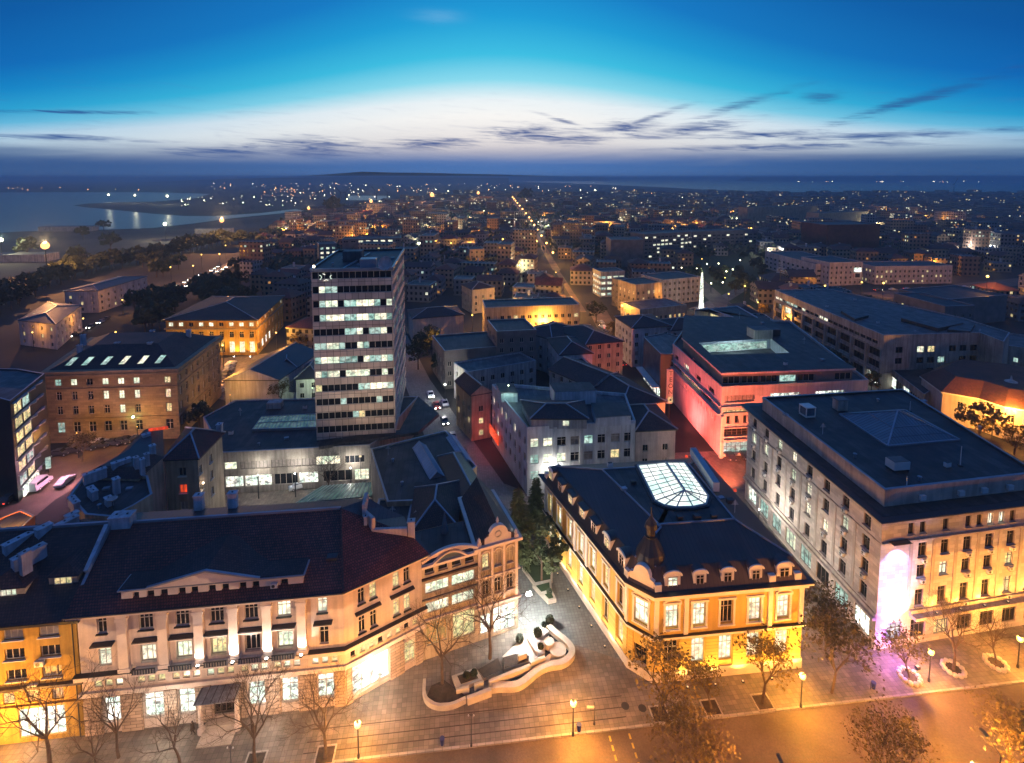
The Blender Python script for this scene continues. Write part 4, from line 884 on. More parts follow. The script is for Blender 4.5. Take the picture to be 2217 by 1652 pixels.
# uplights on the alley side and square side
for i, us, pw, cc in ((4, [1.9+j*(Lb-3.8)/6+1.85 for j in range(6)], 900, (1, .70, .32)), (1, (4.25, 8.0, 11.8, 15.8, 19.7), 1500, (1, .52, .10))):
    for u in us:
        x, y = BK.at(i, u, 1.25); mb = MB(); mb.box(x, y, .02, .3, .3, .22, 'dark', BK.ang(i)); mb.box(x, y, .242, .2, .2, .02, 'lens', BK.ang(i)); o = mb.build('floodlight', BK.root)
        n_ = BK.edge(i)[4]; lamp('floodlight_lamp', o, (x-BK.c[0], y-BK.c[1], .4), cc, pw, .1, 130, (-.15*n_[0], -.15*n_[1], 1))

# ================================================================== courthouse, right
c0, c1, c2, c3 = (50.7, 68.0), (80.0, 72.9), (83.0, 107.5), (48.0, 102.9)
CH = Bld('courthouse', 'big stone office block with flat dark roof, pyramid rooflight and violet-lit corner panel', 'building', [c0, c1, c2, c3], 19.5, 'ashlar', fr='framed')
for j, k in enumerate('dd.d.ddwwd.dd'): 
    if k != '.': CH.win(0, 4.7+j*1.88, 16.6, .95, 1.7, k, '2', 'ashtrim')
for z, h_, kk in ((13.1, 2.1, 'dddddwd'), (10.0, 1.9, 'dwddydd'), (5.7, 2.5, 'ddddyyw')):
    for j, k in enumerate(kk): CH.win(0, 6.75+j*3.72, z, 1.35, h_, k, '2t', 'ashtrim')
for j, k in enumerate('cdydddd'): CH.win(0, 3.0+j*3.9, .9, 2.4, 2.8, k, '3t', name='shop_window')
Lc = CH.edge(3)[2]; rr = ['ddwwdddd', 'wwdwwdwd', 'ddddwwdd', 'dddddddd']
for z, h_, kk in zip((16.5, 13.1, 9.7, 5.9), (1.75, 2.0, 2.0, 2.2), rr):
    for j, k in enumerate(kk): CH.win(3, 2.6+j*4.25, z, 1.35, h_, k, '2t', 'ashtrim')
for j in range(8): CH.win(3, 2.6+j*4.25, .8, 3.0, 3.0, 'WccwcdcW'[j], '3', name='shop_window')
CH.walls()
CH.belt(4.9, .5, .25, 'ashtrim', 'string_course', [3]); mb = MB(); a_, b_, L_, d_, n_ = CH.edge(0); x, y = CH.at(0, (5.3+L_)/2, .5); mb.box(x, y, 4.4, L_-5.3, 1.2, .45, 'ashtrim', CH.ang(0)); x, y = CH.at(0, (5.3+L_)/2, .1); mb.box(x, y, 4.855, L_-5.3, .4, .5, 'ashtrim', CH.ang(0)); mb.build('balcony_ledge', CH.root); CH.belt(4.4, .45, .6, 'ashtrim', 'ledge', [3]); CH.belt(15.75, .22, .35, 'ashtrim', 'string_course', [0]); CH.belt(15.6, .2, .12, 'ashtrim', 'string_course', [3])
CH.belt(19.1, .45, .9, 'ashtrim', 'cornice'); CH.belt(19.56, .1, 1.15, 'dark', 'gutter')
for j in range(8): mb = MB(); x, y = CH.at(0, 4.9+j*3.72, .0); mb.box(x, y, 5.42, .5, .16, 10.2, 'ashtrim', CH.ang(0)); mb.build('pilaster', CH.root)
for j in range(7): mb = MB(); x, y = CH.at(3, 4.7+j*4.25, .0); mb.box(x, y, 5.42, .5, .16, 10.1, 'ashtrim', CH.ang(3)); mb.build('pilaster', CH.root)
mb = MB(); mb.prism(off(CH.poly, -.05), 19.4, 19.7, 'tar'); rt = off(CH.poly, -1.9); mb.prism(rt, 19.7, 21.9, 'ashtrim', 'tar'); mb.build('roof', CH.root)
mb = MB(); a_ = off(rt, .1); b_ = off(rt, -.3)
mb.quadstrip([(*p, 21.9) for p in a_], [(*p, 22.3) for p in a_], 'ashtrim'); mb.quadstrip([(*p, 22.3) for p in a_], [(*p, 22.3) for p in b_], 'zinc'); mb.quadstrip([(*p, 22.3) for p in b_], [(*p, 21.92) for p in b_], 'tar'); mb.build('parapet', CH.root)
q = D([(1817, 897), (1921, 966), (2076, 952), (1958, 888)], 22.0); ap = (*P(1924, 906, 24.6), 24.6)
cxx = sum(p[0] for p in q)/4; cyy = sum(p[1] for p in q)/4; ap = (cxx, cyy, 24.9)
mb = MB(); qq = [(*p, 22.0) for p in q]; gm = bricky('ribbed_glass_roof', (.13, .18, .21), (.05, .06, .07), .6, 50, .06, rough=.25, var=.1, offset=0.)
for i in range(4): mb.face((qq[i], qq[(i+1) % 4], ap), gm)
for p in qq: mb.bar(Vector(p)+up_, Vector(ap)+up_, .2, 'zinc')
for i in range(4):
    mb.bar(qq[i], qq[(i+1) % 4], .3, 'zinc')
    for t_ in (.5,): mb.bar(Vector(lerp(qq[i], ap, t_))+up_, Vector(lerp(qq[(i+1) % 4], ap, t_))+up_, .1, 'zinc')
mb.build('pyramid_rooflight', CH.root)
x, y = P(1747, 893, 22.5); mb = MB(); mb.box(x, y, 21.95, 1.9, 1.9, .25, 'white', .15); mb.box(x, y, 23.7, 2.0, 2.0, .15, 'white', .15); mb.box(x, y, 22.2, 1.6, 1.6, 1.5, 'bluegl', .15)
for a, b in ((-.9, -.9), (.9, -.9), (.9, .9), (-.9, .9)): mb.box(x+a*cos(.15)-b*sin(.15), y+a*sin(.15)+b*cos(.15), 22.2, .14, .14, 1.5, 'white', .15)
mb.build('glass_kiosk', CH.root)
x, y = P(1818, 880, 22.5); mb = MB(); mb.box(x, y, 21.95, 2.0, 1.5, 2.0, 'conc', .1); mb.box(x, y, 23.96, 2.3, 1.8, .15, 'concd', .1); mb.build('vent_stack', CH.root)
x, y = P(1942, 1008, 22.5); mb = MB(); mb.box(x, y, 22.25, 2.6, 1.7, 1.2, 'ac', .12); mb.box(x, y, 23.46, 2.4, 1.5, .1, 'concd', .12)
for a in (-1.1, 1.1): mb.box(x+a, y, 21.93, .2, 1.4, .32, 'dark', .12)
mb.build('air_handling_unit', CH.root)
for px, py, hh in ((2078, 1000, 3.2), (1962, 1045, 1.6), (1969, 882, 2.0)): x, y = P(px, py+8, 22); mb = MB(); mb.tube((x, y, 21.9), (x, y, 21.9+hh), .07, .05, 'ac'); mb.box(x, y, 21.93, .5, .5, .2, 'dark'); mb.build('aerial_mast', CH.root)
for u in (8, 14.5, 18.5, 23): mb = MB(); x, y = CH.at(0, u, -1.6); mb.box(x, y, 20.3, .9, .4, .7, 'ac', CH.ang(0)); mb.build('air_conditioner', CH.root)
for j, z in ((0, 15.9), (1, 15.9), (4, 15.9), (6, 15.9), (0, 12.4), (2, 12.4), (4, 12.4), (6, 12.4), (1, 9.0), (3, 9.0), (5, 9.0), (7, 12.4), (6, 9.0), (3, 12.4), (2, 15.9), (7, 8.9)): CH.ac(3, 2.6+j*4.25, z-.1, .75)
for j, z in ((0, 12.35), (0, 9.3), (2, 12.35), (3, 12.35), (2, 9.3), (3, 9.3), (4, 9.3), (4, 12.3), (2, 4.95), (4, 4.95)): CH.ac(0, 6.95+j*3.72, z, .75)
# violet projector on the blank corner bay
mb = MB(); x, y = CH.at(0, 2.6, .5); mb.box(x, y, 16.0, 2.9, .9, .06, 'dark', CH.ang(0)); mb.build('light_gantry', CH.root)
for u, z, r_, cc, pw in ((1.7, .5, 1.1, (.22, .16, 1), 12000), (3.4, .5, 1.1, (.06, .5, 1), 15000)):
    x, y = CH.at(0, u, 3.4); mb = MB(); mb.box(x, y, z-.5, .5, .4, .4, 'dark', CH.ang(0)); mb.box(x, y, z-.098, .36, .3, .03, 'lens', CH.ang(0)); o = mb.build('projector', CH.root)
    n_ = CH.edge(0)[4]; lamp('projector_lamp', o, (x-CH.c[0], y-CH.c[1], z+.1), cc, pw, .1, 44, (-.36*n_[0], -.36*n_[1], 1), .35)
x, y = CH.at(0, 2.4, 1.6); lamp('added_violet_fill', CH.root, (x-CH.c[0], y-CH.c[1], 15.3), (.30, .38, 1), 2600, .15, 95, (-.4*CH.edge(0)[4][0], -.4*CH.edge(0)[4][1], -1), .4)  # this and the next are fixtureless lights added to fill the violet bay
x, y = CH.at(0, 1.4, 2.2); lamp('added_violet_fill', CH.root, (x-CH.c[0], y-CH.c[1], 2.6), (.30, .08, 1), 1600, .15)
for u in (9, 13, 17, 21, 25):
    x, y = CH.at(0, u, .8); mb = MB(); mb.box(x, y, 4.86, .3, .3, .2, 'dark', CH.ang(0)); mb.box(x, y, 5.062, .2, .2, .02, 'lens', CH.ang(0)); o = mb.build('floodlight', CH.root)
    n_ = CH.edge(0)[4]; lamp('floodlight_lamp', o, (x-CH.c[0], y-CH.c[1], 5.2), SOD, 900, .1, 140, (-.3*n_[0], -.3*n_[1], 1))

# ================================================================== red-lit department building
r0_, r1_, r2_ = P(1456, 749, 16.5), P(1562, 843, 16.5), P(1879, 828, 16.5)
RD = Bld('department_building', 'stepped modern block with courtyard roof opening, its street side washed in red light', 'building', [r0_, r1_, r2_, (95, 176), (62, 178)], 16.5, 'redb', fr='framed')
Lr = RD.edge(1)[2]
for j in range(3): RD.win(1, 4.5+j*11.5, 13.2, 7.5, 1.7, 'bWW'[j], '8', rec=.3)
RD.win(1, 4.0, 10.6, 7, .9, 'y', '6', rec=.6)
for j in range(16): RD.win(1, 1.9+j*2.1, 8.0, 1.0, 1.9, 'd', '1', rec=.4)
for j in range(4): RD.win(1, 4.4+j*8.6, 4.9, 7.4, 1.9, 'd', '6', rec=.5); 
for j in range(4): RD.win(1, 4.4+j*8.6, .6, 7.0, 2.9, 'ccdc'[j], '6', rec=.7, name='shop_window')
L0 = RD.edge(0)[2]
for j, k in enumerate('dwdd'): RD.win(0, 3+j*(L0-6)/4*1.2, 13.4, 3.2, 1.3, k, '3', rec=.4)
for j in range(4): RD.win(0, 4+j*6.5, 10.7, 5.8, 1.0, 'y' if j in (1, 2) else 'd', '4', rec=.6)
for j in range(18): RD.win(0, 1.6+j*(L0-3)/18, 7.4, .5, 1.5, 'd', '1', rec=.3)
RD.walls(rec=.4); RD.belt(10.2, .35, .9, 'redb', 'ledge', [0]); RD.belt(12.1, .3, .5, 'redb', 'ledge', [0, 1]); RD.belt(7.0, .25, .5, 'redb', 'ledge', [1]); RD.belt(3.9, .5, .7, 'redb', 'ledge', [1])
for j in range(5): mb = MB(); x, y = RD.at(1, .15+j*8.6, .35); mb.box(x, y, 0, .8, .7, 10.2, 'redb', RD.ang(1)); mb.build('fin_column', RD.root)
RD.flat(.7, 'tar', 'redb')
w0, w1, w2, w3 = P(1479, 733, 19.7), P(1563, 808, 19.7), P(1845, 798, 19.7), (69, 172)
PH = Bld('x', '', '', [w0, w1, w2, (83, 168), (58, 172)], 19.7, 'concd', z0=16.5, parent=RD.root); PH.row(1, 17.0, 1.7, 4.2, 'dddcd.d', style='3'); PH.walls('penthouse_wall')
# courtyard opening: ring roof and lit court
O = D([(1515, 752), (1598, 768+4), (1690, 768), (1640, 735)], 19.7); O = D([(1540, 770), (1660, 768), (1768-60, 766), (1668, 734), (1512, 744)], 19.7); O = [O[0], O[2], O[3], O[4]]
mb = MB(); outr = off(PH.poly, .5); cen = (sum(p[0] for p in O)/4, sum(p[1] for p in O)/4)
def ringfill(mb, outer, inner, z, mat):
    n = len(outer); m_ = len(inner); used = []
    for p in outer: used.append(min(range(m_), key=lambda k: dist(inner[k], p)))
    for i in range(n):
        j = (i+1) % n; a, b = used[i], used[j]; mb.face([(*outer[i], z), (*outer[j], z), (*inner[b], z)]+([(*inner[a], z)] if a != b else []), mat)
ringfill(mb, outr, O, 19.95, 'tar'); mb.quadstrip([(*p, 19.5) for p in outr], [(*p, 19.95) for p in outr], 'redb'); mb.build('roof', RD.root)
mb = MB(); n = 4
for i in range(4): j = (i+1) % 4; mb.face(((*O[j], 19.94), (*O[i], 19.94), (*O[i], 16.7), (*O[j], 16.7)), 'whitew')
mb.face([(*p, 16.9) for p in O], 'tar2'); mb.build('light_court', RD.root)
for i in (2, 0):
    mb = MB(); a, b = O[i], O[(i+1) % 4]; d_ = (lerp(a, b, .05), lerp(a, b, .95)); inn = lambda p: lerp(p, cen, .012); mb.face([(*inn(d_[0]), 17.2), (*inn(d_[1]), 17.2), (*inn(d_[1]), 19.2), (*inn(d_[0]), 19.2)], 'c'); mb.build('court_windows', RD.root)
lamp('court_fill_light', RD.root, (cen[0]-RD.c[0], cen[1]-RD.c[1], 19), (.7, 1, .95), 1200, .4)  # unseen light without a fixture, added to brighten the roof court
BL = Bld('x', '', '', [P(1530, 668, 18), P(1637, 706, 18), (84, 176), (84, 192), (66, 186)], 18, 'whitew', z0=0, parent=RD.root)
BL.row(0, 14.5, 2.2, 4.6, 'yyd', style='3'); BL.row(0, 11, 2.2, 4.6, 'wyd', style='3'); BL.walls('rear_wing_wall'); BL.flat(.3, 'tar')
x, y = P(1644, 722, 21); mb = MB(); mb.box(x, y, 19.96, 5.5, 4.0, 2.6, 'conc', .1, 'tar2'); mb.build('plant_room', RD.root)
x, y = P(1675, 718, 21); mb = MB(); mb.box(x, y, 19.96, 2.6, 2.2, 1.9, 'dark', .1, 'tar2'); mb.build('plant_room', RD.root)
# glazed cinema wedge with vertical lettered blade sign
CI = quadb('glass_front_building', 'dark glazed wedge building with bright white shop canopy, left of the red-lit block', 'building', [(1393, 731), (1430, 768), (1457, 768), (1460, 748), (1478, 732), (1440, 722)], 14, 'dark'); 
i_ = [i for i in range(len(CI.poly)) if dist(CI.poly[i], P(1393, 731, 14)) < 1e-6][0]
CI.wallcol[i_] = 'bluegl'; CI.row(i_, .4, 3.2, 3.4, 'WWWWW', style='2', name='shop_window'); CI.walls(); CI.flat(.25, 'tar2')
e_ = CI.edge(i_); mb = MB(); x, y = CI.at(i_, e_[2]*.5, 1.3); mb.box(x, y, 4.0, e_[2], 2.2, .3, 'white', CI.ang(i_)); mb.build('shop_canopy', CI.root)
sx_, sy_ = P(1487, 870, 0); sx_, sy_ = P(1447, 905, 0)
sg = thing('blade_sign', 'tall vertical sign with dark letters and yellow square emblem beside the red-lit wall', 'sign', (sx_, sy_, 0))
mb = MB(); mb.box(sx_, sy_, 4.2, 1.7, .5, 9.6, 'redb'); mb.build('sign_panel', sg)
mb = MB(); mb.box(sx_, sy_, 2.4, 1.3, .6, 1.75, M['wht']); 
mb = MB(); mb.box(sx_+.25, sy_-.3, 4.6, 1.25, .25, 1.5, 'y'); mb.box(sx_+.25, sy_-.45, 5.05, .55, .06, .6, 'grass'); mb.build('square_emblem', sg)
mb = MB(); mb.tube((sx_, sy_, 0), (sx_, sy_, 4.2), .2, .2, 'dark', 8); mb.build('pole', sg)
for i, ch in enumerate('TEON'):
    cu = bpy.data.curves.new('letter', 'FONT'); cu.body = ch; cu.size = 1.7; cu.extrude = .03; cu.align_x = 'CENTER'; o = bpy.data.objects.new('letter', cu); COL.objects.link(o); o.parent = sg; o.location = (.2, -.32, 12.2-i*1.75); o.rotation_euler = (pi/2, 0, 0); cu.materials.append(M['dark']); DG = bpy.context.evaluated_depsgraph_get(); ml_ = bpy.data.meshes.new_from_object(o.evaluated_get(DG)); bpy.data.objects.remove(o); o = put('letter', ml_, sg, (.2, -.32, 12.2-i*1.75), 0, pi/2)

# ================================================================== long concrete department store, right rear
t0_, t1_, t2_ = P(1677, 629, 17), P(1913, 728, 17), P(2121, 722, 17)
LG = Bld('department_store', 'very long concrete store with bay windows and blue-grey roof, behind the stone office block', 'building', [t0_, t1_, t2_, P(2172, 742, 17), P(2185, 722, 17), P(2081, 689, 17), P(1800, 628, 17)], 17, 'conc', fr='framed')
Ll = LG.edge(0)[2]; n = 9; p_ = Ll/n
kk = 'cddddwddwddddddddddddddddd'
for j in range(22): LG.win(0, 2+j*(Ll-3)/22, 13.6, (Ll-3)/22-.25, 1.1, 'wwdcwcdwdddwwddddddddd'[j], '2', rec=.3)
for j in range(n):
    LG.win(0, (j+.5)*p_, 9.6, p_-1.6, 2.5, 'dwddddddd'[j], '4', rec=.5); LG.win(0, (j+.5)*p_, 6.0, p_-1.6, 2.4, 'd', '4', rec=.5); LG.win(0, (j+.5)*p_, .6, p_-1.4, 3.6, 'yyydddddW'[j], '4', rec=.6, name='shop_window')
Lk = LG.edge(1)[2]
for z, ks in ((11.5, '.d.wy.ddd'), (8.0, '.d.ddc.dd'), (4.5, '....dcwcw')):
    LG.row(1, z, 1.9, 2.4, ks, style='2')
LG.walls(rec=.5); LG.belt(12.6, .25, .3, 'conc', 'string_course', [0]); LG.belt(5.0, .3, .35, 'conc', 'string_course', [0, 1])
for j in range(n+1): mb = MB(); x, y = LG.at(0, min(Ll-.3, max(.3, j*p_)), .2); mb.box(x, y, 0, .7, .6, 12.5, 'conc', LG.ang(0)); mb.build('bay_pier', LG.root)
LG.flat(.35, 'tar2', 'conc')
for q_, h_ in ((D([(1950, 690), (2030, 712), (2085, 700), (2000, 680)], 18), 1.2), (D([(1820, 672), (1850, 690), (1880, 682), (1850, 666)], 18), .9), (D([(2050, 712), (2100, 716), (2110, 700), (2070, 694)], 18), .8)): mb = MB(); mb.prism(q_, 17.02, 17.0+h_, 'tar', 'tar2'); mb.build('roof_platform', LG.root)
LX = quadb('store_extension', 'low store wing with lit shop windows running towards the red-roofed yellow house', 'building', [(1915, 790), (2000, 856), (2040, 830), (2060, 800), (1980, 785)], 6, 'conc')
for i in range(len(LX.poly)):
    m_ = LX.edge(i); 
    if m_[4][0] < -.5: LX.row(i, .8, 3.4, 4.2, 'WWdWdd', style='3', name='shop_window')
LX.walls(); LX.flat(.3, 'tar')

# ================================================================== yellow-lit house with red roof, far right
RY = quadb('villa', 'floodlit cream villa with a red tile roof and a small dome, at the right edge', 'villa', [(1995, 815), (2040, 848), (2120, 862), (2175, 880), (2300, 900), (2300, 832), (2180, 805), (2050, 790)], 8.5, 'cream')
for i in range(len(RY.poly)):
    if RY.edge(i)[4][1] < -.2: RY.row(i, 4.6, 1.9, 1.1, 'dydd' if RY.edge(i)[2] > 8 else 'd', style='2t')
RY.walls(); RY.belt(8.2, .35, .5, 'white', 'cornice')
mb = MB(); mb.prism(off(RY.poly, .5), 8.56, 12.0, 'tiler', 'tiler', poly2=off(RY.poly, -4.2)); mb.build('roof', RY.root)
mb = MB(); x, y = P(2186, 850, 9); mb.lathe(x, y, [(3.0, 8.5), (2.9, 9.6), (2.3, 11.0), (1.3, 12.1), (.3, 12.6), (.1, 13.6)], 'pinkw', 14); mb.build('cupola', RY.root)

# ================================================================== middle distance, surveyed houses
def autorows(b, kinds='dddw', fh=3.1, seed=1, style='2', edges=None, w=1.2, p=2.8, z0=1.0, shop=None, maxn=70):
    rr_ = random.Random(seed); cnt = 0
    for i in range(len(b.poly)):
        a, bb, L, d, n = b.edge(i); m = lerp(a, bb, .5)
        if (edges is None and (-m[0]*n[0]-m[1]*n[1])/hypot(*m) < .08) or (edges is not None and i not in edges): continue
        k = max(1, int((L-.6)/p)); nf = max(1, int((b.z1-b.z0)/fh))
        for f in range(nf):
            z = b.z0+f*fh+z0
            if f == 0 and shop: b.row(i, b.z0+.5, 2.3, p*.85, ''.join(rr_.choice(shop) for _ in range(k)), style='2', name='shop_window'); continue
            if z+1.6 > b.z1 or cnt > maxn: break
            b.row(i, z, 1.5, w, ''.join(rr_.choice(kinds) for _ in range(k)), style=style); cnt += k
def mid(name, label, cat, A_, B_, h, depth, wall, roof='flat', kinds='dddw', rmat='tar', group=None, seed=1, rise=2.2, skew=0., shop=None, fr='frame', fh=3.1, p=2.8, z0=1.0, over=.4, w=1.2):
    a, b = P(*A_, h), P(*B_, h); L = dist(a, b); d = ((b[0]-a[0])/L, (b[1]-a[1])/L); n = (-d[1], d[0]); n = (n[0]*cos(skew)-n[1]*sin(skew), n[0]*sin(skew)+n[1]*cos(skew))
    q = [a, b, (b[0]+n[0]*depth, b[1]+n[1]*depth), (a[0]+n[0]*depth, a[1]+n[1]*depth)]
    m = Bld(name, label, cat, q, h, wall, group=group, fr=fr); autorows(m, kinds, fh, seed, p=p, shop=shop, z0=z0, w=w); m.walls()
    if roof == 'flat': m.flat(.4, rmat)
    elif roof == 'gable': m.hip(rise, over, rmat, True)
    else: m.hip(rise, over, rmat)
    return m
# white deco block in the centre
d0, d1, d2 = P(1065, 838, 14), P(1141, 932, 14), P(1375, 917, 14)
DC = Bld('deco_block', 'white corner office block with lit blue-green roof terrace, in the centre above the alley trees', 'building', [d0, d1, d2, (27, 121), (-2, 127)], 14, 'whitew')
for z in (10.2, 6.7, 3.2): DC.row(1, z, 1.9, 1.9, 'wwdbcdbd' if z > 9 else 'cwwdbdyd', style='2t')
for z in (10.2, 6.7, 3.2): DC.row(0, z, 1.8, 1.3, 'wdwwdwdd' if z > 9 else 'dwdddddd', style='2t')
DC.walls(); DC.flat(.7, 'tar2', 'whitew')
for j in range(5): mb = MB(); x, y = DC.at(1, .3+j*5.55, .08); mb.box(x, y, 0, .7, .5, 14.4, 'whitew', DC.ang(1)); mb.build('pilaster', DC.root)
RA = Bld('x', '', '', D([(1150, 905), (1270, 905), (1262, 868), (1130, 868)], 16.4), 16.4, 'greyw', z0=14.1, parent=DC.root); RA.row(0, 14.6, 1.2, 1.4, '..w.', style='2'); RA.walls('attic_wall'); RA.hip(1.2, .4, 'tiled')
for q_, h_ in ((D([(1290, 905), (1365, 900), (1350, 872), (1280, 874)], 16), 2.0), (D([(1200, 868), (1290, 866), (1275, 848), (1190, 850)], 15), 3.2), (D([(1085, 862), (1120, 862), (1110, 842), (1075, 842)], 15), 2.2)): mb = MB(); mb.prism(q_, 14.03, 14.0+h_, 'whitew', 'tar2'); mb.prism(off(q_, .15), 14.01+h_, 14.15+h_, 'zinc', 'tar'); mb.build('roof_storey', DC.root)
x, y = P(1100, 875, 14.2); lamp('terrace_lamp', DC.root, (x-DC.c[0], y-DC.c[1], 17.4), (.55, 1, .88), 420, .3)
mb = MB(); mb.box(x, y+3, 14.1, .15, .15, 3.2, 'dark'); mb.ball(x, y+3, 17.4, .16, 'fg'); mb.build('terrace_lamp_post', DC.root)
mb = MB(); x, y = DC.at(0, 4.5, 1.0); mb.box(x, y, 3.0, 7, .3, 2.2, M['r'], DC.ang(0)); mb.build('neon_sign', DC.root); lamp('neon_light', DC.root, (x-DC.c[0]-1.5, y-DC.c[1], 3.5), (1, .14, .10), 700, .6)
mid('row_house', 'grey-brown tiled row house joined to the right side of the white deco block', 'house', (1376, 932), (1462, 928), 12, 12, 'pinkw', 'hip', 'dddb', 'tiled', seed=3)
mid('shop_block', 'long low pale commercial block with a flat blue roof along the light-trail street', 'building', (1012, 808), (1160, 783), 10.5, 9, 'greyw', 'flat', 'dddb', 'tar2', seed=4, skew=.12)
mid('shop_block', 'wide stepped flat-roofed block behind the low pale commercial block', 'building', (962, 762), (1130, 748), 12, 17, 'concd', 'flat', 'ddd', 'tar', seed=5, skew=.12)
mid('party_wall_block', 'tall windowless grey party-wall block standing above the flat blue roofs', 'building', (1075, 720), (1161, 716), 17, 14, 'concd', 'flat', 'd', 'tar', seed=6, skew=.1)
mid('row_house', 'narrow dark-roofed row house on the light-trail street beside the deco block', 'house', (1020, 855), (1062, 848), 12, 10, 'tan', 'gable', 'dyyd', 'tiled', seed=7, skew=.1)
mid('townhouse', 'white-walled townhouse with a brown hipped roof in the central courtyard', 'house', (1212, 768), (1282, 764), 12, 16, 'whitew', 'hip', 'dbd', 'tiled', seed=8)
mid('townhouse', 'small dark-roofed townhouse with one amber window left of the courtyard gable wall', 'house', (1262, 812), (1300, 808), 10, 10, 'tan', 'hip', 'ddy', 'tiled', seed=9)
mid('gable_house', 'brown-roofed house with a blank grey gable wall in the central block', 'house', (1280, 838), (1345, 815), 12.5, 16, 'greyw', 'gable', 'd', 'tiled', seed=10)
mid('gable_house', 'big dark brown double-pitched house beside the shopping street', 'house', (1345, 880), (1440, 868), 12, 20, 'tan', 'hip', 'dd', 'tiled', seed=11, skew=.15)
mid('gable_house', 'brown tiled house behind the white townhouse, nearer the glowing street canyon', 'house', (1268, 745), (1348, 738), 12.5, 20, 'tan', 'hip', 'd', 'tiled', seed=12, skew=.15)
mid('gable_house', 'dark roofed block with zinc ridge left of the shopping street trees', 'house', (1195, 735), (1262, 712), 12, 14, 'whitew', 'hip', 'dd', 'tiled', seed=13)
mid('orange_apartments', 'long four-storey apartment row glowing orange under street lamps, centre', 'apartment block', (1050, 668), (1254, 661), 15, 13, 'tan', 'flat', 'ddddybd', 'tar', seed=14, p=2.5, w=1.5)
mid('cream_house', 'cream house with brown hipped roof and blank lit wall right of the office tower', 'house', (893, 690), (1003, 681), 10, 14, 'cream', 'hip', '.', 'tiled', seed=15)
mid('townhouse', 'orange-lit house peeking between the cream house and orange apartment row', 'house', (1022, 627), (1070, 622), 12, 14, 'tan', 'hip', 'dd', 'tiled', seed=16)
mid('corner_turret_house', 'white corner house with dark hipped roof, behind the glazed wedge building', 'house', (1368, 710), (1452, 705), 14, 15, 'whitew', 'hip', 'dbd', 'tiled', seed=17)
mid('townhouse', 'long white townhouse with dark roof and lit windows, left of the long blue roof wing', 'house', (1452, 715), (1545, 708), 13, 13, 'whitew', 'hip', 'dydb', 'tiled', seed=18)
mid('cafe_building', 'amber-lit three-storey glazed building under street lamps by the square', 'building', (1385, 672), (1486, 661), 9, 15, 'tan', 'flat', 'yodd', 'tar2', seed=19, p=2.2)
mid('office_block', 'beige apartment block with ribbon balconies right of the bright glass office', 'apartment block', (1376, 618), (1433, 612), 15, 14, 'tan', 'flat', 'ddyd', 'tar', seed=20)
mid('glass_office', 'small office block with all floors brightly lit white, middle distance', 'office', (1300, 590), (1352, 588), 14, 12, 'greyw', 'flat', 'wwwc', 'tar', seed=21, w=2.5)
mid('museum_block', 'flat grey block with one white light strip, left of the lit column', 'building', (1435, 608), (1515, 600), 13, 18, 'greyw', 'flat', 'dd', 'tar', seed=22)
mid('grey_tower_block', 'plain windowless dark block standing right beside the bright glass office', 'building', (1353, 612), (1376, 610), 14, 12, 'concd', 'flat', 'd', 'tar', seed=23)
mid('theatre', 'low white pavilion with square windows, beside the park on the right', 'theatre', (1656, 545), (1765, 573), 12, 26, 'pinkw', 'flat', 'd', 'tar', seed=24, p=5, w=2.4)
mid('theatre', 'pale theatre entrance with a glowing white screen over the doors', 'theatre', (1796, 570), (1868, 568), 14, 25, 'pinkw', 'flat', 'd', 'tar', seed=25)
x, y = P(1838, 588, 8); sc_ = thing('lit_screen', 'glowing white display board with three picture frames on the theatre front', 'screen', (x, y-2, 0)); mb = MB(); mb.box(x, y-2, 4, 12, .6, 7, 'white'); mb.build('board', sc_)
mb = MB(); mb.box(x, y-2.36, 8.2, 11.6, .1, 2.6, 'W'); mb.build('light_box', sc_)
for j in range(3): mb = MB(); mb.box(x-3.6+3.6*j, y-2.36, 4.8, 2.8, .1, 2.4, ('r', 'r', 'dark')[j]); mb.build('poster', sc_)
mid('long_hall', 'long pale two-storey hall with a few warm windows right of the theatre', 'building', (1895, 578), (2062, 576), 11, 18, 'pinkw', 'flat', 'dddy', 'tar', seed=26)
mid('fly_tower', 'massive windowless dark red theatre fly tower above the low roofs', 'building', (1790, 488), (1905, 486), 26, 30, surf('dark_red_brick', (.13, .05, .04), .9, .3), 'flat', '.', 'tar', seed=27)
mid('slab_block', 'broad seven-storey apartment slab dotted with warm windows, upper right', 'apartment block', (1618, 450), (1770, 446), 27, 16, 'tan', 'flat', 'dddddydw', 'tar', seed=28, p=4, w=2.2)
mid('slab_block', 'narrower apartment slab adjoining the broad seven-storey slab on its right', 'apartment block', (1772, 462), (1880, 458), 24, 16, 'tan', 'flat', 'ddddddyd', 'tar', seed=29, p=4, w=2.2)
mid('school_block', 'wide grey office block with two bright white ribbon floors, right of centre', 'office', (1395, 508), (1498, 502), 20, 18, 'concd', 'flat', 'dwwdd', 'tar', seed=30, p=4, w=3)
mid('school_block', 'low dark wing with two white strips of light, right of the ribbon-lit office', 'office', (1500, 502), (1640, 498), 18, 16, 'concd', 'flat', 'dddddw', 'tar', seed=31, p=4.5, w=3)
mid('blank_gable_block', 'dark domed-top blank gable block before the ribbon-lit office', 'building', (1322, 520), (1392, 520), 20, 20, 'concd', 'flat', '.', 'tar', seed=32)
mid('row_of_flats', 'dark three-storey flats with balconies behind the long store roof', 'apartment block', (1935, 636), (2045, 665), 12, 14, 'concd', 'flat', 'dddyb', 'tar', seed=33)
mid('dark_block', 'very dark plain block near the right edge beyond the store roof', 'building', (2050, 650), (2180, 640), 12, 22, 'concd', 'flat', '.', 'tar', seed=34)
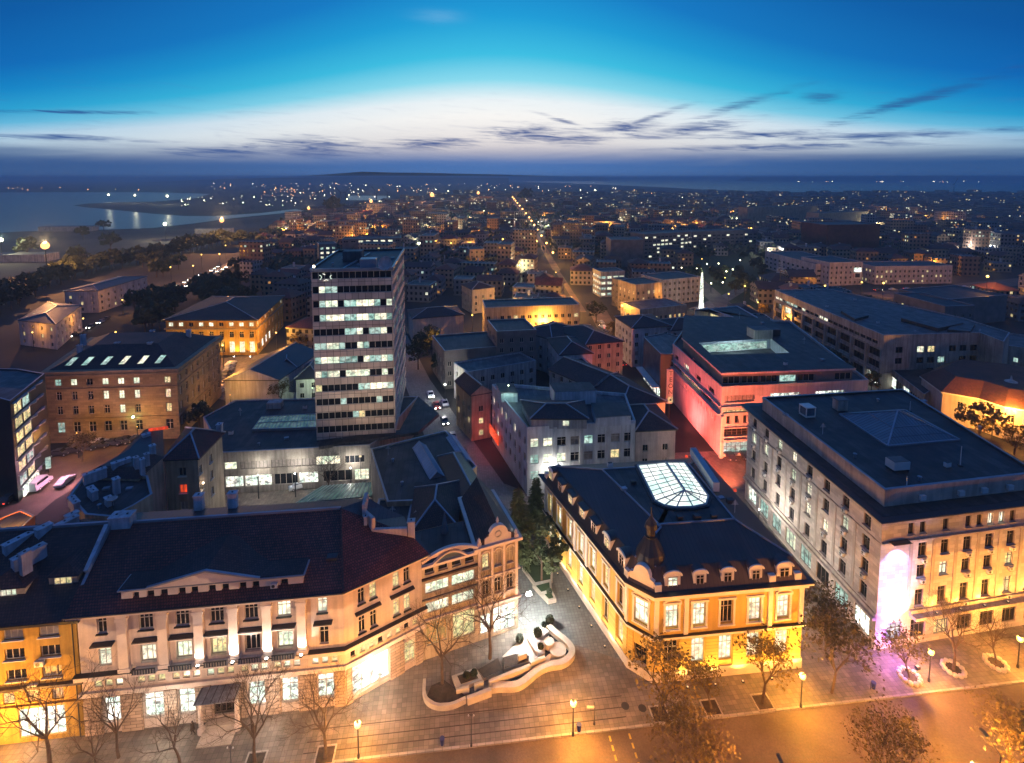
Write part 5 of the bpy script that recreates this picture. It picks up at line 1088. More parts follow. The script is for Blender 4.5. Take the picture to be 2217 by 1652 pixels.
mid('corner_store', 'pale building with green-lit lower floor at the right edge', 'building', (2160, 748), (2300, 765), 12, 18, 'conc', 'flat', 'dcd', 'tar2', seed=35, shop='cW')
mid('amber_facade_house', 'narrow tall house with bright amber floodlit front, among the dark central roofs', 'house', (1016, 541), (1048, 540), 16, 12, 'tan', 'flat', 'dd', 'tar', seed=36)
mid('lit_stair_office', 'grey office with a stack of lit white windows, just left of the tower top', 'office', (690, 530), (728, 528), 20, 14, 'concd', 'flat', 'wcw', 'tar', seed=37, w=2, p=3)
mid('wide_lit_office', 'low wide dark office with a row of bright windows directly behind the tower', 'office', (740, 519), (868, 516), 18, 16, 'concd', 'flat', 'wdw', 'tar', seed=38, p=5, w=3.4, fh=9, z0=6.5)
# left side
BO = Bld('brown_office', 'four-storey brown corner office with mansard roof and lit skylights, left', 'office', [P(97, 812, 17.5), P(382, 804, 17.5), P(474, 734, 17.5), P(200, 738, 17.5)], 17.5, 'brownw')
for z, h_, kk, st, w_ in ((14.6, 1.6, 'cwdwww.y', '2', 1.5), (10.9, 2.1, 'dddwww.y', '2t', 1.3), (7.2, 2.1, 'ddddwd.y', '2t', 1.3), (2.6, 2.6, 'cddddd.d', 'a', 1.7)): BO.row(0, z, h_, w_, kk, 1.0, BO.edge(0)[2]-.5, style=st)
for z, h_ in ((14.6, 1.5), (10.9, 2.0), (7.2, 2.0), (3, 2.2)): BO.row(1, z, h_, 1.2, 'bdbdbdbd', style='2t')
BO.walls(); BO.belt(13.6, .3, .25, 'brownw', 'string_course'); BO.belt(5.9, .35, .3, 'brownw', 'string_course'); BO.belt(17.1, .5, .9, 'brownw', 'cornice')
mb = MB(); a_ = off(BO.poly, .7); b_ = off(BO.poly, -7.5); mb.prism(a_, 17.65, 18.4, 'brownw'); mb.prism(off(BO.poly, -.6), 18.42, 22.3, 'tiled', 'tiled', poly2=off(BO.poly, -8.2)); mb.build('roof', BO.root)
for j, (px, k) in enumerate(((135, 'q'), (170, 'c'), (212, 'q'), (252, 'w'), (293, 'w'), (331, 'c'))):
    x, y = P(px, 770, 20.2); y0_ = BO.edge(0); mb = MB(); u_ = (px-97)/285*y0_[2]; w_ = lambda t_: (*BO.at(0, u_+(.35 if t_ > .5 else 0), -(1.7+5.2*t_*.5)), 18.42+3.88*(1.1+5.2*t_*.5)/7.6+.08)
    A1, B1 = Vector(w_(0)), Vector(w_(1)); s_ = Vector((*BO.edge(0)[3], 0))*.75; mb.face((A1-s_, A1+s_, B1+s_, B1-s_), M[k] if k != 'q' else M['c']); 
    for u1, u2 in ((A1-s_, A1+s_), (A1+s_, B1+s_), (B1+s_, B1-s_), (B1-s_, A1-s_)): mb.bar(u1, u2, .14, 'framed')
    mb.build('roof_window', BO.root)
for px, py in ((173, 768), (254, 762), (325, 762), (408, 735), (180, 745), (330, 735)): BO.chimney(*P(px, py-12, 21.5), 19.5, 1.1, .8, 3.0)
q = BO.at(0, BO.edge(0)[2]*.66, .8); mb = MB(); mb.ball(q[0], q[1], 6.4, .3, M['fg']); mb.bar((*BO.at(0, BO.edge(0)[2]*.66, 0), 6.2), (*q, 6.3), .08, 'dark'); mb.build('wall_lamp', BO.root); lamp('wall_lamp_light', BO.root, (q[0]-BO.c[0], q[1]-BO.c[1]-.6, 6.4), (.6, 1, .25), 160, .2)
a_, b_, c_ = P(358, 692, 13.5), P(554, 692, 13.5), P(611, 641, 13.5)
YL = Bld('post_office', 'yellow floodlit civic building with lit attic windows and tall ground-floor windows, upper left', 'building', [a_, b_, c_, (-132, 228)], 13.5, 'yel')
YL.row(0, 10.9, 1.5, 1.7, 'wwdwwdwww', style='2'); YL.row(0, 6.6, 2.3, 1.6, 'ddddddddd', style='2t'); YL.row(0, 1.0, 4.2, 2.0, '.....dwww', style='3t'); YL.row(1, 10.9, 1.4, 1.4, 'wdwdyddw', style='2'); YL.row(1, 6.6, 2, 1.4, 'bdbdbdbd', style='2t'); YL.row(1, 1.2, 3, 2.6, 'dWWWdddd', style='2t')
YL.walls(); YL.belt(9.8, .5, .5, 'brownw', 'string_course'); YL.hip(3.0, .9, 'tiled')
n_ = YL.edge(0)[4]
for u in (5, 12, 19, 26, 32):
    x, y = YL.at(0, u, 2.4); mb = MB(); mb.box(x, y, 0, .4, .4, .3, 'dark'); mb.box(x, y, .302, .3, .3, .02, 'led'); o = mb.build('floodlight', YL.root); lamp('floodlight_lamp', o, (x-YL.c[0], y-YL.c[1], .6), (1, .55, .10), 3200, .2, 120, (-.35*n_[0], -.35*n_[1], 1))
def flats(lbl, A_, B_, C_, h): 
    m = Bld('apartment_block', lbl, 'apartment block', [P(*A_, h), P(*B_, h), P(*C_, h), tuple(map(lambda a, b, c: a+c-b, P(*A_, h), P(*B_, h), P(*C_, h)))], h, 'pinkw'); autorows(m, 'dddddby', 3.0, 5, p=4.2); m.walls(); m.hip(1.2, .3, 'seam'); return m
flats('nearer of two pale housing blocks lit orange at the far left', (40, 693), (120, 702), (175, 661), 10)
flats('farther and longer of two pale housing blocks at the far left', (139, 630), (212, 629), (318, 598), 11)
DL = Bld('glass_apartments', 'dark building with curved lit glass balcony bays, at the left edge', 'building', [P(-60, 850, 21), P(22, 872, 21), P(97, 812, 21), P(40, 802, 21), P(-60, 800, 21)], 21, 'dark')
Ld = DL.edge(1)[2]
for f in range(6):
    for j, k in enumerate('yc'): DL.win(1, 1.2+(j+.5)*3.6, 2.6+f*3.05, 3.3, 2.2, 'cyycyyyyyyyc'[f*2+j], '2', rec=.15)
DL.walls(); DL.flat(.4, 'tar2')
for f in range(7):
    mb = MB(); n = 8
    for i in range(n): u0, u1 = Ld*i/n*.85+.4, Ld*(i+1)/n*.85+.4; w0_ = .5+.35*sin(u0*1.6); w1_ = .5+.35*sin(u1*1.6); mb.face([(*DL.at(1, u0, 0), 2.3+f*3.05), (*DL.at(1, u0, w0_), 2.3+f*3.05), (*DL.at(1, u1, w1_), 2.3+f*3.05), (*DL.at(1, u1, 0), 2.3+f*3.05)][::-1], 'greyw'); mb.face([(*DL.at(1, u0, w0_), 2.05+f*3.05), (*DL.at(1, u1, w1_), 2.05+f*3.05), (*DL.at(1, u1, w1_), 2.3+f*3.05), (*DL.at(1, u0, w0_), 2.3+f*3.05)], 'greyw')
    mb.build('balcony_slab', DL.root)
mb = MB(); x, y = DL.at(1, 4.5, .5); mb.box(x, y, .5, 6.8, .3, 2.0, 'W', DL.ang(1)); mb.build('lit_sign', DL.root); x, y = DL.at(1, 4.5, 2.2); lamp('sign_light', DL.root, (x-DL.c[0], y-DL.c[1], 1.6), (1, .45, .55), 1500, .8)
mb = MB(); x, y = P(104, 1000, 2.5); mb.box(x, y, 1.0, .9, .3, 2.6, 'c', .6); mb.tube((x, y, 0), (x, y, 1), .08, .08, 'dark'); tag(mb.build('advertising_lightbox', at=(x, y, 0)), 'small green-white lit advertising box on the pavement by the dark balcony building', 'sign')
OB = quadb('orange_wall_building', 'low building with bright orange-lit side wall at the left edge', 'building', [(-40, 1140), (45, 1105), (75, 1118), (-40, 1225)], 6, surf('orange_render', (.7, .25, .08), .8, .15)); OB.walls(); OB.flat(.2, 'tar2')
KH = mid('church_hall', 'blue-white gabled hall with dark roof beyond the podium', 'hall', (486, 822), (603, 822), 8, 24, 'whitew', 'gable', '.', 'seam', seed=40, skew=-.12, rise=3.2)
mid('chapel', 'small pale green-lit chapel with blue roof touching the tower', 'chapel', (640, 820), (690, 818), 7, 10, 'whitew', 'hip', 'd', 'seam', seed=41, rise=3)
mid('courtyard_house', 'dark-roofed courtyard house between the white hall and the chapel', 'house', (600, 800), (640, 795), 8, 12, 'greyw', 'hip', 'd', 'tiled', seed=42)
mb = MB(); a_, b_ = P(565, 868), P(676, 866); mb.bar((*a_, 1.2), (*b_, 1.2), .3, 'whitew', h=2.4); tag(mb.build('garden_wall', at=(*a_, 0)), 'pale garden wall between the white hall and the tower', 'wall')
# lit obelisk on the square and spiral christmas-tree frame
x, y = P(1517, 672); ob = thing('lit_column', 'slim white illuminated column on the square, upper right of centre', 'monument', (x, y, 0)); mb = MB(); mb.box(x, y, 0, 5, 5, 1, 'stone'); mb.build('base', ob); mb = MB(); mb.lathe(x, y, [(1.3, 1), (1.0, 6), (.7, 16), (.3, 19)], 'W', 8); mb.build('shaft', ob); lamp('column_light', ob, (0, -3, 4), WHT, 1500, .5)
x, y = P(1687, 632, 4); tr_ = thing('wire_tree', 'conical spiral wire tree standing at the rear corner of the long store', 'decoration', (x, y, 0)); mb = MB()
for i in range(60): t0, t1 = i/60, (i+1)/60; mb.bar((x+2.2*(1-t0)*cos(t0*44), y+2.2*(1-t0)*sin(t0*44), 14+9*t0), (x+2.2*(1-t1)*cos(t1*44), y+2.2*(1-t1)*sin(t1*44), 14+9*t1), .16, 'ac')
mb.tube((x, y, 0), (x, y, 23), .15, .05, 'dark'); mb.build('spiral_frame', tr_)

x, y = DL.at(1, 4.0, 6.0); lamp('added_street_glow', DL.root, (x-DL.c[0], y-DL.c[1], 5.5), (1, .45, .6), 5000)  # pink light without a fixture, added to tint the left street
clutter(CH, ((1700, 900), (1780, 940), (2050, 1010), (2120, 930), (1900, 870), (1850, 990), (2000, 870), (1990, 1040)), 21.95, 7); clutter(RD, ((1500, 790), (1530, 810)), 16.6, 8); clutter(RD, ((1700, 790), (1780, 780), (1650, 700), (1600, 690), (1740, 745)), 19.98, 9)
clutter(LG, ((1720, 645), (1790, 665), (1900, 700), (1980, 720), (2120, 725), (1850, 650)), 17.05, 10); clutter(DC, ((1180, 915), (1300, 900), (1340, 905), (1085, 850)), 14.05, 11)
clutter(BK, ((1320, 1010), (1350, 1060), (1560, 1080), (1590, 1110), (1500, 985)), 17.22, 12)

# ================================================================== trees
def bare_parts(seed, h=9., levels=5, spread=.62, leaf=0, leafmat=None, lsize=.16, r0=.17, trunk_h=.3):
    r = random.Random(seed); tk = MB(); br = MB(); lf = MB()
    def grow(p, d, L, rad, lev):
        n = 3 if lev < 2 else 2; q = p; dd = d.copy()
        for s in range(n):
            dd = (dd+Vector((r.uniform(-1, 1), r.uniform(-1, 1), r.uniform(-.3, .7)))*.13).normalized(); q2 = q+dd*L/n
            ra = rad*(1-.4*s/n); rb = rad*(1-.4*(s+1)/n)
            (tk if lev < 2 else br).tube(q, q2, ra, rb, 'bark', 6 if lev < 2 else (4 if lev == 2 else 3)); q = q2
            if lev >= 2 and leaf and r.random() < leaf*.5: leaves(q)
        if lev >= levels:
            if leaf: leaves(q)
            return
        k = (4 if lev == 0 else 3) + (1 if r.random() < .35 else 0)
        a0 = r.uniform(0, 6.28)
        for i in range(k):
            a = a0+6.28*i/k+r.uniform(-.4, .4); u = dd.orthogonal().normalized(); v = dd.cross(u)
            side = (u*cos(a)+v*sin(a)); t_ = r.uniform(.55, 1.)*spread*(1.15 if lev else 1.)
            nd = (dd*(1-t_*.35)+side*t_*1.1+Vector((0, 0, .12))).normalized()
            grow(q if i < k-1 or lev == 0 else q-dd*L*.3, nd, L*r.uniform(.58, .78) if lev else h*.26, rad*.55, lev+1)
    def leaves(p):
        for _ in range(max(1, int(leaf*3))):
            c = p+Vector((r.gauss(0, .28), r.gauss(0, .28), r.gauss(0, .25))); a, b = Vector((r.uniform(-1, 1), r.uniform(-1, 1), r.uniform(-.6, .6))).normalized(), Vector((r.uniform(-1, 1), r.uniform(-1, 1), r.uniform(-1, 1))).normalized()
            a *= lsize*r.uniform(.6, 1.2); b *= lsize*r.uniform(.6, 1.2); lf.face((c-a, c-b, c+a, c+b), leafmat)
    grow(Vector((0, 0, 0)), Vector((r.uniform(-.08, .08), r.uniform(-.08, .08), 1)), h*trunk_h, r0, 0)
    out = [('trunk', tk.mesh('trunk')), ('branches', br.mesh('branches'))]
    if leaf: out.append(('crown', lf.mesh('crown', uv=False)))
    return out
def place(name, label, cat, parts, x, y, z=0, rz=0, sc=1., group=None):
    o = thing(name, label, cat, (x, y, z), rz, group, sc)
    for nm, me in parts: put(nm, me, o)
    return o
def crown_parts(seed, n=900, r=3.2, h=7., mat='lf_dark', size=.42, trunk=True):
    q = random.Random(seed); lf = MB(); tk = MB(); cl = []
    for i in range(26):
        a = q.uniform(0, 6.28); rr = r*sqrt(q.random())*.95; zz = h*.42+h*.58*q.random(); k = sqrt(max(.08, 1-((zz-h*.68)/(h*.38))**2)); cl.append((rr*k*cos(a), rr*k*sin(a), zz, q.uniform(.5, 1.25)))
    for i in range(n):
        c_ = cl[q.randrange(len(cl))]; d = Vector((q.gauss(0, 1), q.gauss(0, 1), q.gauss(0, .8))).normalized()*c_[3]*q.uniform(.55, 1.05); c = Vector(c_[:3])+d
        a = Vector((q.uniform(-1, 1), q.uniform(-1, 1), q.uniform(-1, 1))).normalized()*size*q.uniform(.5, 1.1); b = a.orthogonal().normalized()*size*q.uniform(.4, .9)
        lf.face((c-a, c-b, c+a, c+b), mat)
    tk.tube((0, 0, 0), (0, 0, h*.45), .2, .14, 'bark', 6)
    for i in range(7): c_ = cl[i]; tk.tube((0, 0, h*.35), (c_[0]*.8, c_[1]*.8, c_[2]), .1, .03, 'bark', 4)
    return [('trunk', tk.mesh('trunk')), ('crown', lf.mesh('crown', uv=False))]
def conifer_parts(seed, h=12., mat='lf_con', R_=2.7):
    q = random.Random(seed); lf = MB(); tk = MB(); tk.tube((0, 0, 0), (0, 0, h), .22, .03, 'bark', 7); z = h*.14
    while z < h*.99:
        rr = R_*(1-(z/h))**.8+.15; k = 7
        a0 = q.uniform(0, 6.28)
        for i in range(k):
            a = a0+6.28*i/k+q.uniform(-.3, .3); L = rr*q.uniform(.4, 1.15); p = Vector((0, 0, z)); e = Vector((cos(a)*L, sin(a)*L, z-L*.28+q.uniform(-.2, .3))); tk.tube(p, e, .035, .01, 'bark', 3)
            m = max(3, int(L*6))
            for j in range(m):
                t_ = (j+.6)/m; c = p.lerp(e, t_)+Vector((0, 0, -.1)); w = .62*(1.15-t_*.5)*q.uniform(.7, 1.2)
                for s in (-1, 1):
                    d = Vector((cos(a+s*1.0), sin(a+s*1.0), -.35))*w*1.5; n_ = Vector((q.uniform(-.3, .3), q.uniform(-.3, .3), .35))*w*.8; lf.face((c, c+d*.6+n_*.5, c+d, c+d*.6-n_*.7), mat)
        z += .36+.1*q.random()
    return [('trunk', tk.mesh('trunk')), ('crown', lf.mesh('crown', uv=False))]
M['lf_aut'] = leafm('autumn_leaf', (.10, .075, .015), (.25, .17, .035)); M['lf_dark'] = leafm('evergreen_leaf', (.018, .026, .014), (.045, .06, .022))
M['lf_con'] = leafm('conifer_needle', (.05, .07, .025), (.12, .15, .05)); M['lf_olive'] = leafm('olive_leaf', (.055, .045, .015), (.13, .09, .025))
bareA, bareB, bareC = bare_parts(1, 13., r0=.26, spread=.66, levels=6), bare_parts(2, 11., r0=.24, levels=6), bare_parts(5, 10., spread=.55, r0=.2)
autA = bare_parts(3, 7.6, r0=.2, leaf=.5, leafmat='lf_aut', lsize=.17, levels=5); autB = bare_parts(4, 8.6, leaf=.6, leafmat='lf_olive', lsize=.19); autD = bare_parts(14, 9., leaf=.22, leafmat='lf_olive', lsize=.14, r0=.22, levels=6); autC = bare_parts(8, 6.5, leaf=.3, leafmat='lf_aut', lsize=.15)
conA = conifer_parts(1, 13.5, R_=4.0); conB = crown_parts(12, 3200, 4.0, 10.5, 'lf_con', .3)
crA, crB, crC, crO = crown_parts(1), crown_parts(2, 1100, 3.6, 8.), crown_parts(3, 800, 2.6, 9.), crown_parts(4, 1200, 3.4, 7., 'lf_aut', .34)
crF = crown_parts(6, 330, 3.6, 7.5, 'lf_dark', .85)

def tree(name, lab, parts, px, py, sc=1., rz=None, cat='tree', group=None, z=0, top=0):
    x, y = P(px, py, top or z); z = z if not top else -.14; return place(name, lab, cat, parts, x, y, z, R.uniform(0, 6.28) if rz is None else rz, sc, group)
g_ = 'bare street trees along the square'
tree('bare_tree', 'bare tree in front of the ochre block, lowest left in the picture', bareA, 108, 1662, 1.0, 1.0, group=g_)
tree('bare_tree', 'slim bare tree before the leftmost shop window of the cream mansion', bareC, 257, 1640, .9, 2.0, group=g_)
tree('bare_tree', 'thin bare tree directly left of the mansion entrance canopy', bareC, 389, 1652, .85, 4.0, group=g_)
tree('bare_tree', 'bare tree in a square planter right of the mansion entrance', bareB, 552, 1656, 1.0, .4, group=g_)
tree('bare_tree', 'bare tree in a square planter before the glaring white corner shop', bareB, 704, 1640, .92, 3.1, group=g_)
tree('bare_tree', 'small bare sapling between the two left shop windows of the mansion', bareC, 206, 1668, .7, 5.1, group=g_)
tree('bare_tree', 'tall bare tree in the left round end of the stone fountain planter', bareA, 957, 1478, .95, .9, z=.3, group=g_)
tree('bare_tree', 'tall bare tree in the soil bed in the middle of the fountain planter', bareB, 1060, 1425, 1.15, 2.6, z=.3, group=g_)
g_ = 'autumn trees before the yellow palace'
tree('autumn_tree', 'yellow-leaved autumn tree at the chamfered corner of the yellow palace', autA, 1428, 1548, 1.3, 1.2, group=g_)
tree('autumn_tree', 'small thin-leaved autumn tree between two bigger ones before the yellow palace', autC, 1539, 1534, .85, .2, group=g_)
tree('autumn_tree', 'large golden-leaved tree before the right half of the yellow palace', autA, 1650, 1522, 1.08, 3.3, group=g_)
tree('autumn_tree', 'widest olive-leaved tree in the gap between yellow palace and stone block', autB, 1800, 1500, 1.15, 2.2, group=g_)
tree('autumn_tree', 'second olive-leaved tree behind, against the shop windows of the stone block', autB, 1790, 1400, .95, 4.4, group=g_)
g_ = 'trees in round stone rings before the stone block'
tree('young_tree', 'sparse tree in a round stone ring lit violet by the projector', autC, 1968, 1468, 1.0, .5, group=g_)
tree('young_tree', 'bare tree in a round stone ring right of the violet-lit tree', bareB, 2063, 1450, .9, 1.5, group=g_)
tree('young_tree', 'small bare tree in the rightmost round stone ring', bareC, 2155, 1437, .75, 2.5, group=g_)
g_ = 'trees on the near side of the avenue'
tree('roadside_tree', 'twiggy olive tree crown rising from the bottom edge, left of the other two', autD, 1520, 1600, 1.0, 1., group=g_, top=6.5)
tree('roadside_tree', 'twiggy tree crown at the bottom edge between two others on the avenue', autD, 1930, 1590, 1.0, 2., group=g_, top=6.5)
tree('roadside_tree', 'leafy tree at the bottom right corner beside the glaring lamp', autD, 2180, 1580, 1.05, 3., group=g_, top=6.5)
g_ = 'conifers in the alley'
tree('conifer', 'tall dark conifer at the left of the alley, tinted red by the neon light', conA, 1122, 1215, 1.0, group=g_)
tree('conifer', 'broad green conifer in the stepped stone bed before the yellow palace side', conB, 1172, 1262, 1.0, group=g_)
tree('conifer', 'conifer between the other two, close to the white deco block corner', conA, 1160, 1150, .8, group=g_)
g_ = 'dark street trees beside the tower'
for px, py, s, l in ((905, 800, 1.25, 'nearest dark tree right of the office tower, over the light-trail street'), (925, 770, 1.3, 'tallest dark tree behind the nearest one right of the office tower'), (950, 815, .9, 'small dark tree overhanging the pavement right of the office tower')): tree('dark_tree', l, crB, px, py, s, group=g_)
tree('glowing_tree', 'orange-lit autumn tree left of the tower beside the yellow civic building', crO, 650, 760, 1.0)
tree('glowing_tree', 'flame-orange autumn tree under the lamp before the cream villa, right edge', crO, 2118, 962, 1.35)
tree('glowing_tree', 'smaller orange autumn bush-like tree right of the flame-orange one', crO, 2195, 985, 1.0)
tree('yard_tree', 'leafless tree in the yard before the podium hall shop windows', bareB, 712, 1075, .9)
tree('yard_tree', 'sparse dark tree against the right flank of the brown corner office', crA, 432, 935, 1.0)
tree('yard_tree', 'dark tree between the brown corner office and the terrace roofs', crA, 385, 930, .8)
tree('yard_tree', 'dark tree in front of the brown corner office entrance', autB, 178, 1000, .8)
tree('yard_tree', 'bare tree between the white hall and the chapel', autB, 610, 880, .9)
tree('yard_tree', 'yellowish street tree in the shopping street by the turreted corner house', crO, 1335, 745, 1.2)
tree('yard_tree', 'olive tree in the small square behind the orange apartment row', crB, 1290, 700, 1.2)
tree('yard_tree', 'dark tree behind the tiled row house near the red-lit yard', crA, 1680, 1110, .8)
for k_, (px, py) in enumerate(((1655, 690), (1700, 735), (1745, 770), (1800, 800), (1830, 830), (1885, 850))): tree('street_tree', 'tree %s along the long concrete store front' % ('nearest the rear corner', 'second from the rear corner', 'third from the rear corner', 'fourth from the rear corner', 'fifth from the rear corner', 'nearest the camera')[k_], crO if k_ in (0, 5) else crA, px, py, .9, group='trees along the store front')
# shrubs
sh = MB(); q = random.Random(3)
for i in range(420):
    d = Vector((q.gauss(0, 1), q.gauss(0, 1), q.gauss(0, 1))).normalized()*q.uniform(.7, 1); c = Vector((d.x*.5, d.y*.5, .55+d.z*.5)); a = Vector((q.uniform(-1, 1), q.uniform(-1, 1), q.uniform(-1, 1))).normalized()*.13; b = a.orthogonal().normalized()*.11; sh.face((c-a, c-b, c+a, c+b), 'lf_dark')
shm = sh.mesh('foliage', uv=False); st_ = MB(); st_.tube((0, 0, 0), (0, 0, .4), .05, .04, 'bark', 5); stm = st_.mesh('stem')
for (x, y, s, l) in ((1.1, 69.0, 1.1, 'egg-shaped clipped bush standing alone on the bright terrace'), (3.7, 69.9, 1.2, 'round bush left of the two stone basins'), (4.7, 71.5, .8, 'small round bush at the rear steps of the fountain planter'), (5.6, 72.1, 1.2, 'larger dark bush at the rear tip of the fountain planter'), (4.0, 67.9, .8, 'little bush at the front foot of the round stone basins'), (-6.0, 63.6, .9, 'bush in the left stone box of the planter'), (-5.0, 63.9, .9, 'bush in the right half of the left stone box'), (5.9, 77.6, .9, 'small bush on the end block of the stepped alley bed'), (4.3, 84.0, 1.5, 'large dark bush in the stepped alley bed'), (3.4, 86, 1.4, 'rear dark bush in the stepped alley bed')):
    o = thing('bush', l, 'bush', (x, y, .25), R.uniform(0, 6), 'clipped bushes in the planters', s); put('foliage', shm, o); put('stem', stm, o)

# ================================================================== fountain planter
FO = thing('fountain_planter', 'curving stone seat wall and terraced planter with round basins in the pedestrian square', 'planter', (0, 66, 0))
def C4(x, y, z=0): s = 600/2217; return P((1150+x*s)*.7387, (1750+y*s)*.7387, z)
def smooth(pts, it=2):
    for _ in range(it):
        o = [pts[0]]
        for a, b in zip(pts, pts[1:]): o += [lerp(a, b, .25), lerp(a, b, .75)]
        pts = o+[pts[-1]]
    return pts
def ribbonwall(pts, w, h, mat, top, name, z0=0., parent=FO):
    mb = MB(); n = len(pts); L = []; Rr = []
    for i in range(n):
        a = Vector(pts[max(0, i-1)]); b = Vector(pts[min(n-1, i+1)]); d = (b-a).normalized(); nn = Vector((-d.y, d.x))*w/2; p = Vector(pts[i]); L.append(p+nn); Rr.append(p-nn)
    v = lambda p, z: (p.x, p.y, z)
    for i in range(n-1):
        mb.face((v(Rr[i], z0), v(Rr[i+1], z0), v(Rr[i+1], h), v(Rr[i], h)), mat); mb.face((v(L[i+1], z0), v(L[i], z0), v(L[i], h), v(L[i+1], h)), mat); mb.face((v(Rr[i], h), v(Rr[i+1], h), v(L[i+1], h), v(L[i], h)), top)
    for i in (0, n-1): mb.face((v(Rr[i], z0), v(Rr[i], h), v(L[i], h), v(L[i], z0)), mat)
    return mb.build(name, parent)
ribbonwall(smooth([C4(*p, .75) for p in ((1065, 955), (1180, 940), (1330, 945), (1430, 895), (1560, 775), (1680, 715), (1840, 700), (1935, 625), (1950, 545), (1880, 460), (1760, 370), (1690, 300))]), .85, .75, 'stone', 'stone', 'curved_seat_wall')
ribbonwall(smooth([C4(*p, .7) for p in ((345, 880), (335, 1000), (365, 1105), (480, 1165), (640, 1155), (790, 1085))]), .38, .7, 'stone', 'stone', 'round_end_wall')
ribbonwall([C4(810, 1085, .9), C4(1065, 990, .9)], .5, .9, 'stone', 'stone', 'low_wall')
ribbonwall([C4(1045, 905, 1.), C4(1490, 730, 1.)], .4, 1.0, 'stone', 'stone', 'terrace_wall'); ribbonwall([C4(1490, 700, 1.), C4(1650, 640, 1.)], .4, 1.0, 'stone', 'stone', 'terrace_wall')
ribbonwall([C4(690, 1000, .8), C4(830, 965, .8)], .3, .8, 'stone', 'stone', 'terrace_wall'); ribbonwall([C4(885, 945, .8), C4(985, 905, .8)], .3, .8, 'stone', 'stone', 'terrace_wall'); ribbonwall([C4(1360, 635, 1.2), C4(1450, 600, 1.2)], .3, 1.2, 'stone', 'stone', 'terrace_wall'); ribbonwall([C4(1465, 430, 1.), C4(1560, 590, 1.)], .25, 1.0, 'stone', 'stone', 'terrace_wall')
mb = MB(); mb.face([(*p, .12) for p in [C4(*p, .1) for p in ((1045, 945), (1330, 960), (1440, 900), (1560, 780), (1690, 725), (1840, 705), (1930, 620), (1930, 540), (1860, 450), (1700, 400), (1640, 640))]], 'wtr'); mb.build('pool', FO)
mb = MB(); mb.prism([C4(*p, .25) for p in ((420, 960), (560, 900), (680, 990), (790, 1070), (640, 1140), (480, 1150), (370, 1080))], 0, .3, 'stone', 'soil'); mb.build('soil_bed', FO)
mb = MB(); mb.prism([C4(*p, .4) for p in ((920, 790), (1140, 660), (1190, 790), (990, 880))], 0, .45, 'stone', 'soil'); mb.build('soil_bed', FO)
mb = MB(); mb.prism([C4(*p, .5) for p in ((640, 850), (900, 760), (975, 890), (700, 995))], 0, .5, 'stone', 'stone'); mb.prism([C4(*p, .5) for p in ((700, 855), (880, 795), (930, 880), (740, 945))], .505, .55, 'stone', 'soil'); mb.build('stone_box', FO)
mb = MB(); mb.prism([C4(*p, .4) for p in ((1190, 640), (1420, 430), (1640, 290), (1720, 330), (1640, 420), (1650, 600), (1480, 700), (1210, 780))], 0, .42, 'stone', 'stone'); mb.build('stone_terrace', FO)
mb = MB(); mb.prism([C4(*p, .4) for p in ((1190, 660), (1330, 620), (1480, 640), (1470, 700), (1215, 775))], .425, .5, 'stone', 'soil'); mb.build('soil_bed', FO)
for px, py, r_, z_ in ((1695, 475, .72, 1.05), (1790, 560, 1.15, .75)):
    x, y = C4(px, py, z_); mb = MB(); mb.lathe(x, y, [(r_*.9, 0), (r_*.9, z_-.2), (r_, z_-.15), (r_, z_), (r_-.1, z_), (r_-.12, z_-.06)], 'stone', 24); mb.build('round_basin', FO)
mb = MB(); x, y = C4(1700, 640, .6); mb.lathe(x, y, [(1.0, 0), (.05, .95)], 'stone', 4); mb.build('stone_pyramid', FO)
AP = thing('alley_planter', 'stepped white stone bed with greenery at the alley entrance', 'planter', (4, 80, 0))
for q_, z_ in ([(1.7, 83.0), (3.6, 79.4), (6.6, 80.2), (7.0, 84.2), (5.4, 88.5), (2.6, 88)], .45), ([(3.3, 79.2), (4.5, 77.4), (6.4, 78), (6.4, 80.2)], .5), ([(4.6, 77.3), (5.6, 75.9), (6.9, 76.3), (6.4, 78.0)], .6): mb = MB(); mb.prism(off(q_, 0), 0, z_, 'stone', 'stone'); mb.prism(off(q_, -.35), z_+.004, z_+.06, 'soil', 'grass'); mb.build('stone_bed', AP)

